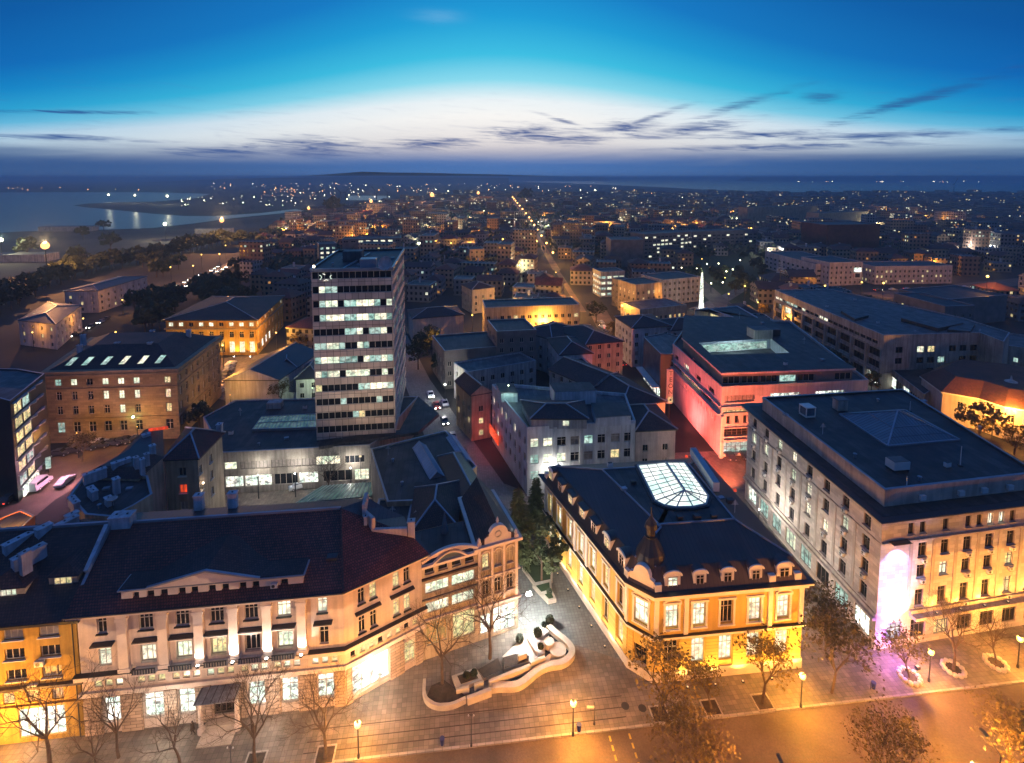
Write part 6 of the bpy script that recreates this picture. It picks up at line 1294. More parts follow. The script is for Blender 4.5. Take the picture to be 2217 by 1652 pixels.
# square planters and tree rings
for px, py, l in ((552, 1650, 'square soil pit with stone edging, right of the mansion entrance'), (704, 1636, 'square soil pit with stone edging, below the corner shop'), (1428, 1547, 'square tree pit nearest the chamfered palace corner'), (1539, 1533, 'square tree pit between two others before the palace'), (1650, 1521, 'square tree pit before the right half of the palace')):
    x, y = P(px, py); o = thing('tree_pit', l, 'tree pit', (x, y, 0), UA, 'square tree pits'); 
    mb = MB()
    for a, b, c_, d_ in ((0, -1, 2.2, .16), (0, 1, 2.2, .16), (-1.02, 0, .16, 1.84), (1.02, 0, .16, 1.84)): mb.box(a, b, 0, c_, d_, .16, 'kerb')
    put('edging', mb.mesh('edging'), o); mb = MB(); mb.box(0, 0, 0, 1.9, 1.84, .07, 'soil'); put('soil', mb.mesh('soil'), o)
for px, py, l in ((1968, 1466, 'round stone ring of cobbles, leftmost, tinted violet'), (2063, 1449, 'round stone ring of cobbles, middle of three'), (2155, 1437, 'round stone ring of cobbles, rightmost of three')):
    x, y = P(px, py); o = thing('stone_ring', l, 'planter', (x, y, 0), 0, 'stone tree rings'); mb = MB()
    for i in range(12): a = 2*pi*i/12; mb.lathe(1.15*cos(a), 1.15*sin(a), [(.28, 0), (.34, .15), (.3, .33), (.12, .42)], 'stone', 7)
    put('cobble_ring', mb.mesh('cobble_ring'), o); mb = MB(); mb.lathe(0, 0, [(1.0, 0), (1.0, .15)], 'soil', 16); put('soil', mb.mesh('soil'), o)

ORD_ = ['first', 'second', 'third', 'fourth', 'fifth', 'sixth', 'seventh']
# ================================================================== street lamps
mb = MB(); mb.lathe(0, 0, [(.16, 0), (.16, .35), (.08, .5), (.06, 3.75), (.12, 3.8)], 'dark', 10); poleM = mb.mesh('pole')
mb = MB(); mb.lathe(0, 0, [(.1, 3.8), (.3, 3.95), (.36, 4.3), (.22, 4.5)], 'sod', 12); lanM = mb.mesh('lantern')
mb = MB(); mb.lathe(0, 0, [(.22, 4.505), (.2, 4.56), (.05, 4.66)], 'dark', 12); capM = mb.mesh('lamp_cap')
def street_lamp(px, py, lab, pw=1150, col=SOD, grp='sodium lamps along the avenue'):
    x, y = P(px, py) if px is not None else py; o = thing('street_lamp', lab, 'street lamp', (x, y, 0), 0, grp); put('pole', poleM, o); put('lantern', lanM, o); put('lamp_cap', capM, o)
    lamp('bulb', o, (-.55, -.2, 4.5), col, pw*2.6); lamp('bulb', o, (.55, .2, 4.5), col, pw*2.6); return o
street_lamp(776, 1640, 'sodium lamp before the glaring white corner shop')
street_lamp(1240, 1592, 'sodium lamp alone in the middle of the square near the kerb', 1500)
street_lamp(1733, 1530, 'sodium lamp between two leafy trees before the yellow palace')
street_lamp(2010, 1475, 'sodium lamp between the first and second stone tree rings')
street_lamp(2202, 1445, 'sodium lamp at the right edge of the picture, before the stone block')
street_lamp(2103, 1735, 'sodium lamp at the bottom right on the near side of the avenue', 1700)
street_lamp(None, (-57.5, 51.2), 'sodium lamp hidden in the bare twigs at the left edge', 1500)
street_lamp(None, (-68, 50.5), 'sodium lamp farther left, in front of the ochre block', 900)
street_lamp(None, (84, 69), 'sodium lamp past the right edge before the stone block', 2400)
AV = (1, .60, .33)
for i, x_ in enumerate((-62, -40, -18, 4, 26, 48, 70)):
    y_ = K(x_)-14.5; o = thing('mast_lamp', 'tall curved-arm street lamp on the near side of the avenue, %s from the left' % ORD_[i], 'street lamp', (x_, y_, -.14), 0, 'tall lamps on the near side of the avenue')
    mb = MB(); mb.tube((0, 0, 0), (0, 0, 9.5), .11, .07, 'dark', 8); mb.tube((0, 0, 9.5), (0, 1.6, 9.9), .06, .05, 'dark', 6); put('pole', mb.mesh('pole'), o); mb = MB(); mb.box(0, 1.9, 9.8, .34, .8, .14, 'dark'); put('lamp_head', mb.mesh('lamp_head'), o); mb = MB(); mb.box(0, 1.9, 9.76, .26, .66, .035, 'sod'); put('lamp_glass', mb.mesh('lamp_glass'), o)
    lamp('bulb', o, (0, 1.9, 9.7), AV if i < 3 else (1, .36, .04), 9000 if i < 3 else 13500)
WM_ = [('white', 1.6, 71.0)]
# white floodlight washing the alley mouth from the corner house shop
x, y = 1.9, 73.0; fl = thing('shop_floodlight', 'glaring white floodlight bar over the corner shop by the alley mouth', 'floodlight', (x, y, 0)); mb = MB(); mb.bar((1.2, 72.4, 4.6), (2.6, 72.9, 4.6), .12, 'dark'); mb.build('arm', fl); mb = MB(); mb.box(2.5, 72.8, 4.25, .7, .5, .3, 'led', .3); mb.build('lamp_head', fl)
lamp('floodlight_lamp', fl, (1.4, -.6, 3.9), (.93, 1, .95), 3600, .3)
lamp('floodlight_lamp', fl, (-.6, -4.0, 2.6), (1, .97, .95), 1000, .4)
x, y = A.at(1, 3.3, 1.6); lamp('shop_light', A.root, (x-A.c[0], y-A.c[1], 3.2), WHT, 700, .6)
x, y = A.at(0, 10, 2.6); lamp('shop_light', A.root, (x-A.c[0], y-A.c[1], 3.4), WHT, 420, .8); x, y = A.at(0, 21.5, 2.6); lamp('shop_light', A.root, (x-A.c[0], y-A.c[1], 3.4), WHT, 420, .8)
x, y = Y1.at(0, Y1.edge(0)[2]-4.4, 2.2); lamp('shop_light', Y1.root, (x-Y1.c[0], y-Y1.c[1], 3.0), WHT, 260, .8)

def pole_thing(px, py, h, lab, name='pole', cat='pole', arm=False):
    x, y = P(px, py); o = thing(name, lab, cat, (x, y, 0)); mb = MB(); mb.tube((x, y, 0), (x, y, h), .06, .04, 'dark', 8, True); mb.lathe(x, y, [(.13, 0), (.12, .3)], 'dark', 8); mb.build('shaft', o)
    mb = MB()
    for s in (-1, 1): mb.tube((x, y, h-.25), (x+s*.3, y, h-.25), .03, .03, 'dark', 6); mb.ball(x+s*.3, y, h-.3, .1, 'ac', 8, 4)
    mb.build('camera_heads', o) if not arm else None
    if arm: mb = MB(); mb.box(x-.45, y, h-.75, .95, .06, .3, 'ac'); mb.build('sign_plate', o)
pole_thing(1020, 1615, 4.2, 'thin black pole with small fittings, in the square below the fountain'); pole_thing(502, 1690, 4.3, 'thin dark pole before the mansion entrance steps')
pole_thing(1286, 1568, 2.9, 'slim post with a small white street sign, right of the square lamp', 'sign_post', 'sign', True)
for px, py, l in ((957, 1614, 'blue litter bin by the kerb, left of the thin black pole'), (1253, 1584, 'blue litter bin beside the square lamp'), (1494, 1553, 'blue litter bin between two tree pits'), (1890, 1492, 'dark litter bin on the kerb before the violet corner')):
    x, y = P(px, py); o = thing('litter_bin', l, 'litter bin', (x, y, 0), 0, 'litter bins'); mb = MB(); mb.lathe(0, 0, [(.2, .15), (.27, .9), (.29, .92), (.29, .98)], surf('bin_blue', (.03, .04, .16), .5), 12); put('bin_body', mb.mesh('bin_body'), o); mb = MB(); mb.tube((-.36, 0, 0), (-.36, 0, 1.1), .03, .03, 'dark', 6, True); put('post', mb.mesh('post'), o)
for px, py, l in ((1353, 1528, 'dark round manhole cover by the palace chamfer'), (1390, 1533, 'second manhole cover nearer the first autumn tree')):
    x, y = P(px, py); mb = MB(); mb.lathe(x, y, [(.5, .001), (.5, .012)], 'dark', 16); tag(mb.build('manhole_cover', at=(x, y, 0)), l, 'manhole cover')

# ================================================================== cars
def car_parts(col, van=False):
    b = MB(); L, w = (4.9, 1.9) if van else (4.3, 1.75)
    if van: pr = [(-2.4, .35), (-2.4, 1.95), (-2.2, 2.1), (1.1, 2.1), (1.7, 1.25), (2.4, 1.05), (2.45, .35)]
    else: pr = [(-2.15, .35), (-2.15, .85), (-1.95, .98), (-1.5, 1.0), (-.95, 1.42), (.3, 1.45), (.95, .98), (1.95, .82), (2.15, .6), (2.15, .35)]
    ins = lambda z: w/2-(.16 if z > 1.1 else .03 if z > .9 else 0)
    l_ = [(x, ins(z), z) for x, z in pr]; r_ = [(x, -ins(z), z) for x, z in pr]; b.face(r_, col); b.face(l_[::-1], col); b.quadstrip(l_, r_, col)
    g = MB(); zt, zb = (1.9, 1.35) if van else (1.38, 1.02)
    for s in (-1, 1):
        y = s*(w/2-.12+.0); q = [(-1.9 if van else -1.35, y+s*.015, zb), (1.35 if van else .8, y+s*.015, zb), (.95 if van else .3, y-s*.0+s*.02, zt), (-1.9 if van else -.95, y+s*.02, zt)]; g.face(q if s < 0 else q[::-1], 'glass')
    fx = [(1.14, zt+.12 if van else 1.4), (1.66, 1.3)] if van else [(.36, 1.44), (.93, 1.02)]
    g.face([(fx[1][0]+.03, -.7, fx[1][1]), (fx[1][0]+.03, .7, fx[1][1]), (fx[0][0]+.03, .62, fx[0][1]), (fx[0][0]+.03, -.62, fx[0][1])], 'glass')
    wh = MB(); wh.tube((0, -.1, 0), (0, .1, 0), .31, .31, 'dark', 12, True); wh.tube((0, -.105, 0), (0, .105, 0), .17, .17, 'ac', 8, True)
    hl = MB(); hl.box(0, 0, -.08, .06, .3, .16, 'hl'); tl = MB(); tl.box(0, 0, -.07, .05, .28, .14, 'tl'); off_ = MB(); off_.box(0, 0, -.08, .06, .3, .16, 'ac')
    xf = 2.46 if van else 2.16; xb = -2.42 if van else -2.17
    return dict(body=b.mesh('body'), glass=g.mesh('windows'), wheel=wh.mesh('wheel'), hl=hl.mesh('headlight'), off=off_.mesh('headlight'), tl=tl.mesh('tail_light'), xf=xf, xb=xb, w=w)
CARP = {k: car_parts(surf('car_'+k, c_, .3, .05), k == 'van') for k, c_ in (('silver', (.35, .36, .38)), ('white', (.7, .7, .7)), ('dark', (.04, .045, .06)), ('red', (.3, .03, .02)), ('van', (.5, .5, .55)))}
def car(x, y, rz, k, lab, on=True, grp='cars'):
    c_ = CARP[k]; o = thing('car' if k != 'van' else 'van', lab, 'car' if k != 'van' else 'van', (x, y, 0.01), rz, grp); put('body', c_['body'], o); put('side_windows', c_['glass'], o)
    for a in (1.35, -1.3):
        for s in (-1, 1): put('wheel', c_['wheel'], o, (a, s*(c_['w']/2-.1), .31))
    for s in (-1, 1): put('headlight', c_['hl'] if on else c_['off'], o, (c_['xf'], s*.6, .68)); put('tail_light', c_['tl'] if on else c_['off'], o, (c_['xb'], s*.62, .75))
    return o
g_ = 'cars parked and waiting on the left street'
sa = atan2(P(140, 1035)[1]-P(20, 1130)[1], P(140, 1035)[0]-P(20, 1130)[0])
car(*P(87, 1054), sa, 'van', 'silver van parked opposite the dark balcony building', False, g_); car(*P(141, 1047), sa, 'silver', 'silver car parked nose-out right of the van', False, g_)
car(*P(215, 962), .2, 'white', 'white car parked before the brown office base', False, g_); car(*P(178, 968), .2, 'dark', 'dark car left of the white car before the brown office', False, g_); car(*P(262, 960), .2, 'dark', 'dark car right of the white car before the brown office', False, g_)
car(*P(20, 1085), sa, 'dark', 'car with lit headlights driving on the pink-lit left street', True, g_)
car(*P(648, 1056), .55, 'white', 'pale car parked in the yard before the podium hall', False, 'yard cars')
for i, (px, py, l) in enumerate(((1580, 992, 'left'), (1612, 990, 'middle'), (1640, 988, 'right'))): car(*P(px, py), 1.5, 'dark', l+'most dark car in the red-lit yard' if l != 'middle' else 'middle dark car in the red-lit yard', False, 'cars in the red-lit yard')
sd_ = atan2(62, -19)
for i, (px, py, k, o_) in enumerate(((1003, 985, 'dark', 1), (980, 950, 'silver', 1), (962, 915, 'dark', 1), (945, 882, 'red', 1), (932, 858, 'white', 1))): car(*P(px, py), sd_+pi, k, '%s car with lit headlights right of the tower, %s nearest the camera' % (k if k != 'silver' else 'silver', ('the one', 'second', 'third', 'fourth', 'fifth')[i]), True, 'cars on the street beside the tower')
car(*P(963, 877), sd_+pi, 'white', 'white car parked at the left kerb near the podium edge', False, 'cars on the street beside the tower')
kk = random.Random(77)
for i in range(9): car(*lerp(P(478, 850), P(500, 790), i/8), 1.4, kk.choice(('dark', 'silver', 'white')), 'parked car in the row before the yellow civic building, %s' % ('nearest' if i == 0 else 'farther back'), False, 'cars parked before the civic building')
for i in range(7): car(*lerp(P(300, 952), P(130, 985), i/6), .15, kk.choice(('dark', 'silver', 'dark')), 'parked car in the row along the foot of the brown office', False, 'cars parked at the brown office')
for i in range(8): car(*lerp(P(1345, 790), P(1300, 700), i/7), 1.9, kk.choice(('dark', 'silver', 'white')), 'car in the shopping street behind the tiled roofs', i % 2 == 0, 'cars in the shopping street')
for i in range(8): car(*lerp(P(1900, 630), P(2120, 622), i/7), .05, kk.choice(('dark', 'silver', 'white')), 'car on the road before the long pale hall, upper right', i % 2 == 0, 'cars before the long hall')
a, b = P(362, 634), P(486, 578); ba = atan2(b[1]-a[1], b[0]-a[0])
for i in range(22): t_ = i/21; x, y = lerp(a, b, t_); s = i % 2; nx, ny = -sin(ba), cos(ba); car(x+nx*(s*6-3)+R.uniform(-1, 1), y+ny*(s*6-3), ba+pi, R.choice(('dark', 'silver', 'white')), 'car with bright headlights queued on the tree-lined boulevard, upper left', True, 'boulevard traffic queue')
a, b = P(140, 737), P(232, 692); ba = atan2(b[1]-a[1], b[0]-a[0])
for i in range(9): x, y = lerp(a, b, i/8); car(x, y+R.uniform(-2, 2), ba+pi, R.choice(('dark', 'silver')), 'car with headlights on the road below the pale housing blocks', True, 'traffic below the housing blocks')

# ================================================================== person by the mansion entrance (dark coat, walking)
def person(x, y, rz, lab, coat, hgt=1.72):
    o = thing('person', lab, 'person', (x, y, .002), rz); me = bpy.data.meshes.new('body')
    J = [((0, 0, .95), .14), ((0, 0, 1.2), .15), ((0, 0, 1.42), .13), ((0, 0, 1.52), .055), ((0, .02, 1.62), .095), ((0, .02, 1.70), .08),
         ((.19, 0, 1.4), .06), ((.25, -.05, 1.12), .045), ((.24, .1, .9), .035), ((.24, .13, .82), .035), ((-.19, 0, 1.4), .06), ((-.26, .04, 1.12), .045), ((-.25, .16, .92), .035), ((-.25, .2, .85), .035),
         ((.1, 0, .9), .1), ((.11, .12, .5), .065), ((.11, .1, .08), .045), ((.11, .24, .04), .035), ((-.1, 0, .9), .1), ((-.11, -.1, .5), .065), ((-.11, -.28, .1), .045), ((-.11, -.16, .04), .035)]
    E_ = [(0, 1), (1, 2), (2, 3), (3, 4), (4, 5), (2, 6), (6, 7), (7, 8), (8, 9), (2, 10), (10, 11), (11, 12), (12, 13), (0, 14), (14, 15), (15, 16), (16, 17), (0, 18), (18, 19), (19, 20), (20, 21)]
    me.from_pydata([j[0] for j in J], E_, []); b = bpy.data.objects.new('body', me); COL.objects.link(b); b.parent = o; me.materials.append(coat)
    b.modifiers.new('skin', 'SKIN'); 
    for i, j in enumerate(J): me.skin_vertices[0].data[i].radius = (j[1], j[1])
    me.skin_vertices[0].data[0].use_root = True; m = b.modifiers.new('sub', 'SUBSURF'); m.levels = 1; m.render_levels = 1
    mb = MB(); mb.ball(0, 0, 1.70, .105, surf('hair', (.04, .025, .02), .7), 10, 6); put('hair', mb.mesh('hair'), o)
    mb = MB(); mb.ball(0, .055, 1.63, .082, surf('skin', (.5, .32, .24), .6), 10, 6, 1.2); put('face', mb.mesh('face'), o)
    mb = MB(); mb.lathe(0, 0, [(.27, .72), (.22, .98), (.2, 1.2), (.22, 1.4), (.1, 1.5)], coat, 12); put('coat', mb.mesh('coat'), o)
x, y = A.at(0, 12.6, 1.5); person(x, y, 2.0, 'person in a dark coat walking past the shop window left of the entrance', surf('dark_coat', (.05, .035, .025), .9))

# ================================================================== the town beyond
OCC = []
for o in list(COL.objects):
    if o.type == 'MESH' and o.name.startswith('wall') and o.parent:
        ws = [o.parent.location+v.co for v in o.data.vertices]; OCC.append((min(v.x for v in ws)-6, max(v.x for v in ws)+6, min(v.y for v in ws)-6, max(v.y for v in ws)+6))
def seg_d(p, a, b):
    ax, ay = a; bx, by = b; dx, dy = bx-ax, by-ay; t_ = max(0, min(1, ((p[0]-ax)*dx+(p[1]-ay)*dy)/(dx*dx+dy*dy))); return hypot(p[0]-ax-t_*dx, p[1]-ay-t_*dy)
ROADS = [(P(1262, 675), P(1205, 585), 3), (P(1205, 585), P(1143, 480), 5), (P(1143, 480), P(1108, 432), 9), ((-27, 167), (-60, 260), 7), (P(1340, 760), P(1285, 655), 8), (P(1610, 700), P(1500, 600), 9), (P(1890, 640), P(2300, 600), 14), (P(1660, 690), P(1900, 860), 9), (P(360, 640), P(560, 540), 14)]
PARK = D([(1475, 640), (1490, 560), (1650, 545), (1665, 600), (1640, 670), (1560, 665)])
def inpoly(x, y, p):
    c_ = False
    for (x0, y0), (x1, y1) in zip(p, p[1:]+p[:1]):
        if (y0 > y) != (y1 > y) and x < (x1-x0)*(y-y0)/(y1-y0)+x0: c_ = not c_
    return c_
def left_lim(py):                                                   # western edge of the built-up area, as seen
    T_ = [(395, 980), (420, 1000), (432, 860), (445, 760), (462, 650), (480, 620), (510, 560), (560, 520), (600, 545), (650, 600), (700, 640)]
    for (a, xa), (b, xb) in zip(T_, T_[1:]):
        if a <= py <= b: return xa+(xb-xa)*(py-a)/(b-a)
    return 640
def free(x, y, r=7):
    if any(a-r < x < b+r and c_-r < y < d-r*-1 for a, b, c_, d in OCC): return False
    if any(seg_d((x, y), a, b) < w+r for a, b, w in ROADS): return False
    return not inpoly(x, y, PARK)
WALLS = [gridwall('far_wall_'+n_, c_) for n_, c_ in (('tan', (.28, .21, .15)), ('grey', (.2, .2, .2)), ('pale', (.36, .33, .31)), ('brown', (.2, .13, .1)), ('cream', (.34, .28, .2)))]
WN = ['tan', 'grey', 'pale', 'brown', 'cream']
r = random.Random(21); ga = radians(-7.4); gx, gy = (cos(ga), sin(ga)), (-sin(ga), cos(ga))
litM = {k: win_meshes(1.5, 1.5, '2', KM[k], 'framed', False) for k in 'wyoc'}
HN = 0; stuff = MB(); lampspots = []; treespots = []
def landmark(x, y):
    px, py = proj(x, y, 8)
    a = 'left of the tower' if px < 700 else 'behind the tower' if px < 900 else 'left of the long street canyon' if px < 1180 else 'right of the long street canyon' if px < 1420 else 'around the park' if px < 1680 else 'behind the theatre' if px < 1900 else 'near the right edge'
    return a, ('nearby' if y < 330 else 'middle-distance' if y < 520 else 'farther')
ORD = ['first', 'second', 'third', 'fourth', 'fifth', 'sixth', 'seventh', 'eighth', 'ninth', 'tenth']
used = {}
rows = []
v = 170.
while v < 2500:
    step = 17 if v < 700 else 24 if v < 1300 else 38; u = -1.15*v-60
    while u < 1.15*v+100:
        rows.append((u, v, step)); u += step*(1.0 if v < 700 else 1.15)
    v += step*(1.0 if (int(v/19) % 3) else 1.45)
for (u, v, step) in rows:
    u_, v_ = u+r.uniform(-3, 3), v+r.uniform(-3, 3); x = gx[0]*u_+gy[0]*v_; y = gx[1]*u_+gy[1]*v_; px, py = proj(x, y, 6)
    if not (-60 < px < 2280 and 418 < py < 720): continue
    if px < left_lim(py)+8: continue
    if r.random() < (.12 if v < 700 else .1): treespots.append((x, y)); continue
    w, d_ = step*r.uniform(.55, .92), step*r.uniform(.5, .8); big = r.random() < .1 and y > 300
    h = r.choice((6, 8, 9, 9, 11, 12, 13)) if not big else r.uniform(16, 24)
    if y < 340: h = min(h, 11)
    if big: w *= 1.5
    if not free(x, y, max(w, d_)*.5): continue
    an = ga+r.uniform(-.12, .12)+(pi/2 if r.random() < .3 else 0); c_, s_ = cos(an), sin(an)
    q = [(x+a*w/2*c_-b*d_/2*s_, y+a*w/2*s_+b*d_/2*c_) for a, b in ((-1, -1), (1, -1), (1, 1), (-1, 1))]
    wi = r.randrange(5); wm = WALLS[wi]; flat = big or r.random() < .25; rt = r.choice(('tiled', 'tile', 'tiled', 'tiler')) if not flat else 'tar'
    if HN < 290 and y < 640:
        nl = r.choice((0, 0, 1, 1, 2, 3)) if not big else r.randint(3, 8)
        lm, near = landmark(x, y); rn = {'tiled': 'dark brown', 'tile': 'brown', 'tiler': 'reddish', 'tar': 'flat dark'}[rt]; wn = WN[wi]
        lit = {0: 'no lit window', 1: 'one lit window', 2: 'two lit windows', 3: 'three lit windows'}.get(nl, 'many lit windows')
        lab = '%s house with %s roof, %s, %s %s' % (wn, rn, lit, near, lm)
        b = Bld('far_house', lab, 'house', q, h, wm, group='houses of the old town '+lm, lod=1); fe = []
        b.walls()
        for i in range(4):
            a_, bb_, L_, dd_, nn_ = b.edge(i); m_ = lerp(a_, bb_, .5)
            if (-m_[0]*nn_[0]-m_[1]*nn_[1]) > 0: fe.append(i)
        for _ in range(nl):
            i = r.choice(fe); L_ = b.edge(i)[2]; nu = max(1, int(L_/2.6)); nv = max(1, int(h/3)); xx, yy = b.at(i, (r.randrange(nu)+.5)*L_/nu, .05); k = r.choice('wyyoyc')
            zz = (r.randrange(max(0, nv-2), nv)+.35)*3
            if zz+1.5 > h: zz = h-1.8
            fm, pm_ = litM[k]; o = put('window', fm, b.root, (xx-b.c[0], yy-b.c[1], zz), b.ang(i)); put('pane', pm_, o)
        if flat: b.flat(.4, r.choice(('tar', 'tar2')), t=.35)
        else: b.hip(r.uniform(2, 3.4), .5, rt, r.random() < .35)
        if r.random() < .5: b.chimney(x+r.uniform(-2, 2), y, h+.4, 1., .7, 2.6)
        HN += 1
    else:
        stuff.quadstrip([(*p, 0) for p in q], [(*p, h) for p in q], wm)
        if flat: stuff.face([(*p, h) for p in q], 'tar')
        else:
            r0 = (*lerp(q[0], q[3], .5), h+3); r1 = (*lerp(q[1], q[2], .5), h+3); r0, r1 = lerp(r0, r1, .2), lerp(r0, r1, .8); Q = [(*p, h) for p in q]
            stuff.face((Q[0], Q[1], r1, r0), rt); stuff.face((Q[2], Q[3], r0, r1), rt); stuff.face((Q[1], Q[2], r1), rt); stuff.face((Q[3], Q[0], r0), rt)
        for _ in range(r.choice((0, 1, 1, 2)) if not big else r.randint(3, 9)):
            t_ = r.uniform(.1, .9); p = lerp(q[0], q[1], t_); z = r.uniform(.4, .9)*h; s = .5+y*.00045; stuff.face([(p[0]-s*c_, p[1]-.15-s*s_, z), (p[0]+s*c_, p[1]-.15+s*s_, z), (p[0]+s*c_, p[1]-.15+s*s_, z+s*1.4), (p[0]-s*c_, p[1]-.15-s*s_, z+s*1.4)], r.choice(('w', 'y', 'y', 'o', 'w')))
    if r.random() < .08: lampspots.append((x-w*.7, y-d_*.7))
o = stuff.build('far_town', None, 'stuff'); o['label'] = 'dark rooftops of the far town stretching to the sea'; o['category'] = 'houses'
print('far houses', HN, 'lamps', len(lampspots), 'trees', len(treespots))

# trees: belt along the rail yard, boulevard, town gardens, park
def far_tree(x, y, s, lab, grp, parts=None):
    place('tree', lab, 'tree', parts or crF, x, y, 0, r.uniform(0, 6.28), (s*r.uniform(.85, 1.15), s*r.uniform(.85, 1.15), s*r.uniform(.8, 1.2)), grp)
belt = [P(-20, 690), P(110, 620), P(230, 580), P(350, 560), P(450, 535), P(560, 522)]
n_b = 0
for k in range(len(belt)-1):
    a, b = belt[k], belt[k+1]; m_ = max(3, int(dist(a, b)/9))
    for i in range(m_):
        for j in range(3):
            if n_b > 150: break
            x, y = lerp(a, b, (i+r.random()*.6)/m_); far_tree(x+r.uniform(-4, 4)+j*3, y-j*10+r.uniform(-3, 3), r.uniform(1.2, 1.75), 'dark tree in the long belt between the rail yard and the pale housing blocks', 'belt of trees by the rail yard'); n_b += 1
for i in range(150):
    px, py = r.uniform(150, 540), r.uniform(575, 730)
    x, y = P(px, py)
    if py > 575 and not (px < 330 and 590 < py < 680) and free(x, y, 3) and not (px > 350 and py > 680) and abs((py-634)+(px-362)*.45) > 14: far_tree(x, y, r.uniform(1.0, 1.6), 'dark tree in the park strip beside the boulevard, upper left', 'trees beside the boulevard')
for i, (x, y) in enumerate(treespots[:60]):
    if free(x, y, 2) and y < 700: far_tree(x, y, r.uniform(.9, 1.4), 'dark garden tree among the rooftops '+landmark(x, y)[0], 'garden trees '+landmark(x, y)[0])
for i in range(26):
    px, py = r.uniform(1485, 1660), r.uniform(560, 640); x, y = P(px, py); far_tree(x, y, r.uniform(.8, 1.2), 'dark tree in the lamp-lit park', 'park trees')
for px, py in ((240, 545), (225, 500), (180, 520), (60, 560), (720, 470), (1130, 440), (1140, 436)): x, y = P(px, py); far_tree(x, y, 2.0 if px < 400 else 4, 'lone dark tree mass standing against the pale water or lights', 'lone far trees')
wd = MB(); q = random.Random(5)
for i in range(5200):
    px, py = q.choice(((q.uniform(560, 1250), q.uniform(450, 500)), (q.uniform(1200, 2216), q.uniform(425, 480)), (q.uniform(520, 1100), q.uniform(500, 600)), (q.uniform(1100, 2216), q.uniform(480, 560))))
    if px < left_lim(py)+10: continue
    x, y = P(px, py)
    if any(seg_d((x, y), a, b) < w for a, b, w in ROADS): continue
    s = 1.2+y*.0022; c_ = Vector((x, y, q.uniform(2, 9)))
    for _ in range(5):
        a = Vector((q.uniform(-1, 1), q.uniform(-1, 1), q.uniform(-1, 1))).normalized()*s; b = a.orthogonal().normalized()*s*.8; cc = c_+Vector((q.gauss(0, 1), q.gauss(0, 1), q.gauss(0, .6)))*s; wd.face((cc-a, cc-b, cc+a, cc+b), 'lf_dark')
o = wd.build('town_greenery', None, 'stuff', uv=False); o['label'] = 'dark tree tops filling the gaps between far rooftops'; o['category'] = 'trees'
sheet('park_lawn', PARK, -.14, 'grass')
sheet('park_path', D([(1490, 668), (1560, 640), (1640, 600), (1650, 606), (1580, 650), (1530, 672)]), -.13, 'pave')
mb = MB()
for a, b, w in ROADS[:3]+ROADS[4:8]:
    d_ = Vector((b[0]-a[0], b[1]-a[1])).normalized(); n_ = Vector((-d_.y, d_.x))*w*.55; mb.face([(a[0]-n_.x, a[1]-n_.y, -.12), (a[0]+n_.x, a[1]+n_.y, -.12), (b[0]+n_.x, b[1]+n_.y, -.12), (b[0]-n_.x, b[1]-n_.y, -.12)][::-1], 'asph')
mb.build('street', None, 'structure')
# boulevard, left street
sheet('boulevard', [(x, y) for x, y in (lambda a, b: [(a[0]-6, a[1]+6), (a[0]+6, a[1]-6), (b[0]+6, b[1]-6), (b[0]-6, b[1]+6)])(P(340, 645), P(520, 562))], -.125, 'asph')
sheet('left_street', D([(-150, 1250), (-120, 1150), (110, 990), (330, 940), (350, 952), (240, 1010), (120, 1080), (-60, 1230)]), -.125, 'asph')
sheet('yard_pavement', D([(480, 1060), (810, 1040), (830, 1100), (460, 1120)]), -.12, 'pave')
sheet('lit_square', D([(465, 860), (478, 775), (620, 760), (650, 790), (500, 870)]), -.12, 'pave')
sheet('red_yard', D([(1440, 980), (1560, 975), (1660, 985), (1700, 1110), (1560, 1090)]), -.12, 'pave')

# hills across the water
def hill(name, prof, yd, dep=1500, hz=0):
    mb = MB(); n = len(prof); f_ = []; t_ = []; bk = []
    for px, py in prof:
        k = yd/F; X = (px-CX)*k/cos(T); z = H+(384-py)*k*1.0; f_.append((X, yd, 0)); t_.append((X, yd+dep*.5, max(1, z))); bk.append((X, yd+dep, 0))
    mb.quadstrip(f_, t_, 'lf_dark', False); mb.quadstrip(t_, bk, 'lf_dark', False); return mb.build(name, None, 'structure')
hill('far_hills', [(560, 384), (640, 380), (700, 376), (760, 371.5), (830, 373.5), (900, 374), (980, 376), (1060, 377.5), (1150, 380), (1250, 383), (1320, 384)], 9000)
hill('far_shore', [(-700, 398), (-200, 396), (0, 400), (80, 402), (160, 401), (260, 396), (350, 392), (450, 388), (560, 386), (700, 384), (900, 384), (1100, 386)], 5200, 800)
hill('opposite_shore', [(1640, 384), (1800, 383), (1900, 382), (2050, 381), (2250, 382), (2600, 380)], 8000, 900)

# ================================================================== lamps of the town
mb = MB(); mb.tube((0, 0, 0), (0, 0, 7.6), .12, .08, 'dark', 6); fp = mb.mesh('pole'); BALL = {}
def bulb(k, rad):
    key = (k, round(rad, 2))
    if key not in BALL: mb = MB(); mb.ball(0, 0, 0, rad, k, 8, 5); BALL[key] = mb.mesh('lamp_head')
    return BALL[key]
def town_lamp(x, y, k, z, rad, lab, grp, pw=0, name='street_lamp', cat='street lamp'):
    o = thing(name, lab, cat, (x, y, -.1), 0, grp); 
    p_ = put('pole', fp, o); p_.scale = (max(1, z/9), max(1, z/9), z/7.6); rad *= .6 if name == 'mast_light' else .8; put('lamp_head', bulb(k, rad), o, (0, 0, z+rad*.7))
    if pw: lamp('bulb', o, (0, 0, z+rad*2+.5), {'fo': SOD, 'fb': (1, .42, .14), 'sod': SOD, 'fw': WHT, 'fg': (.8, 1, .6), 'wht': WHT, 'fy': (1, .93, .6)}[k], pw*(3.2 if pw < 8000 else 5))
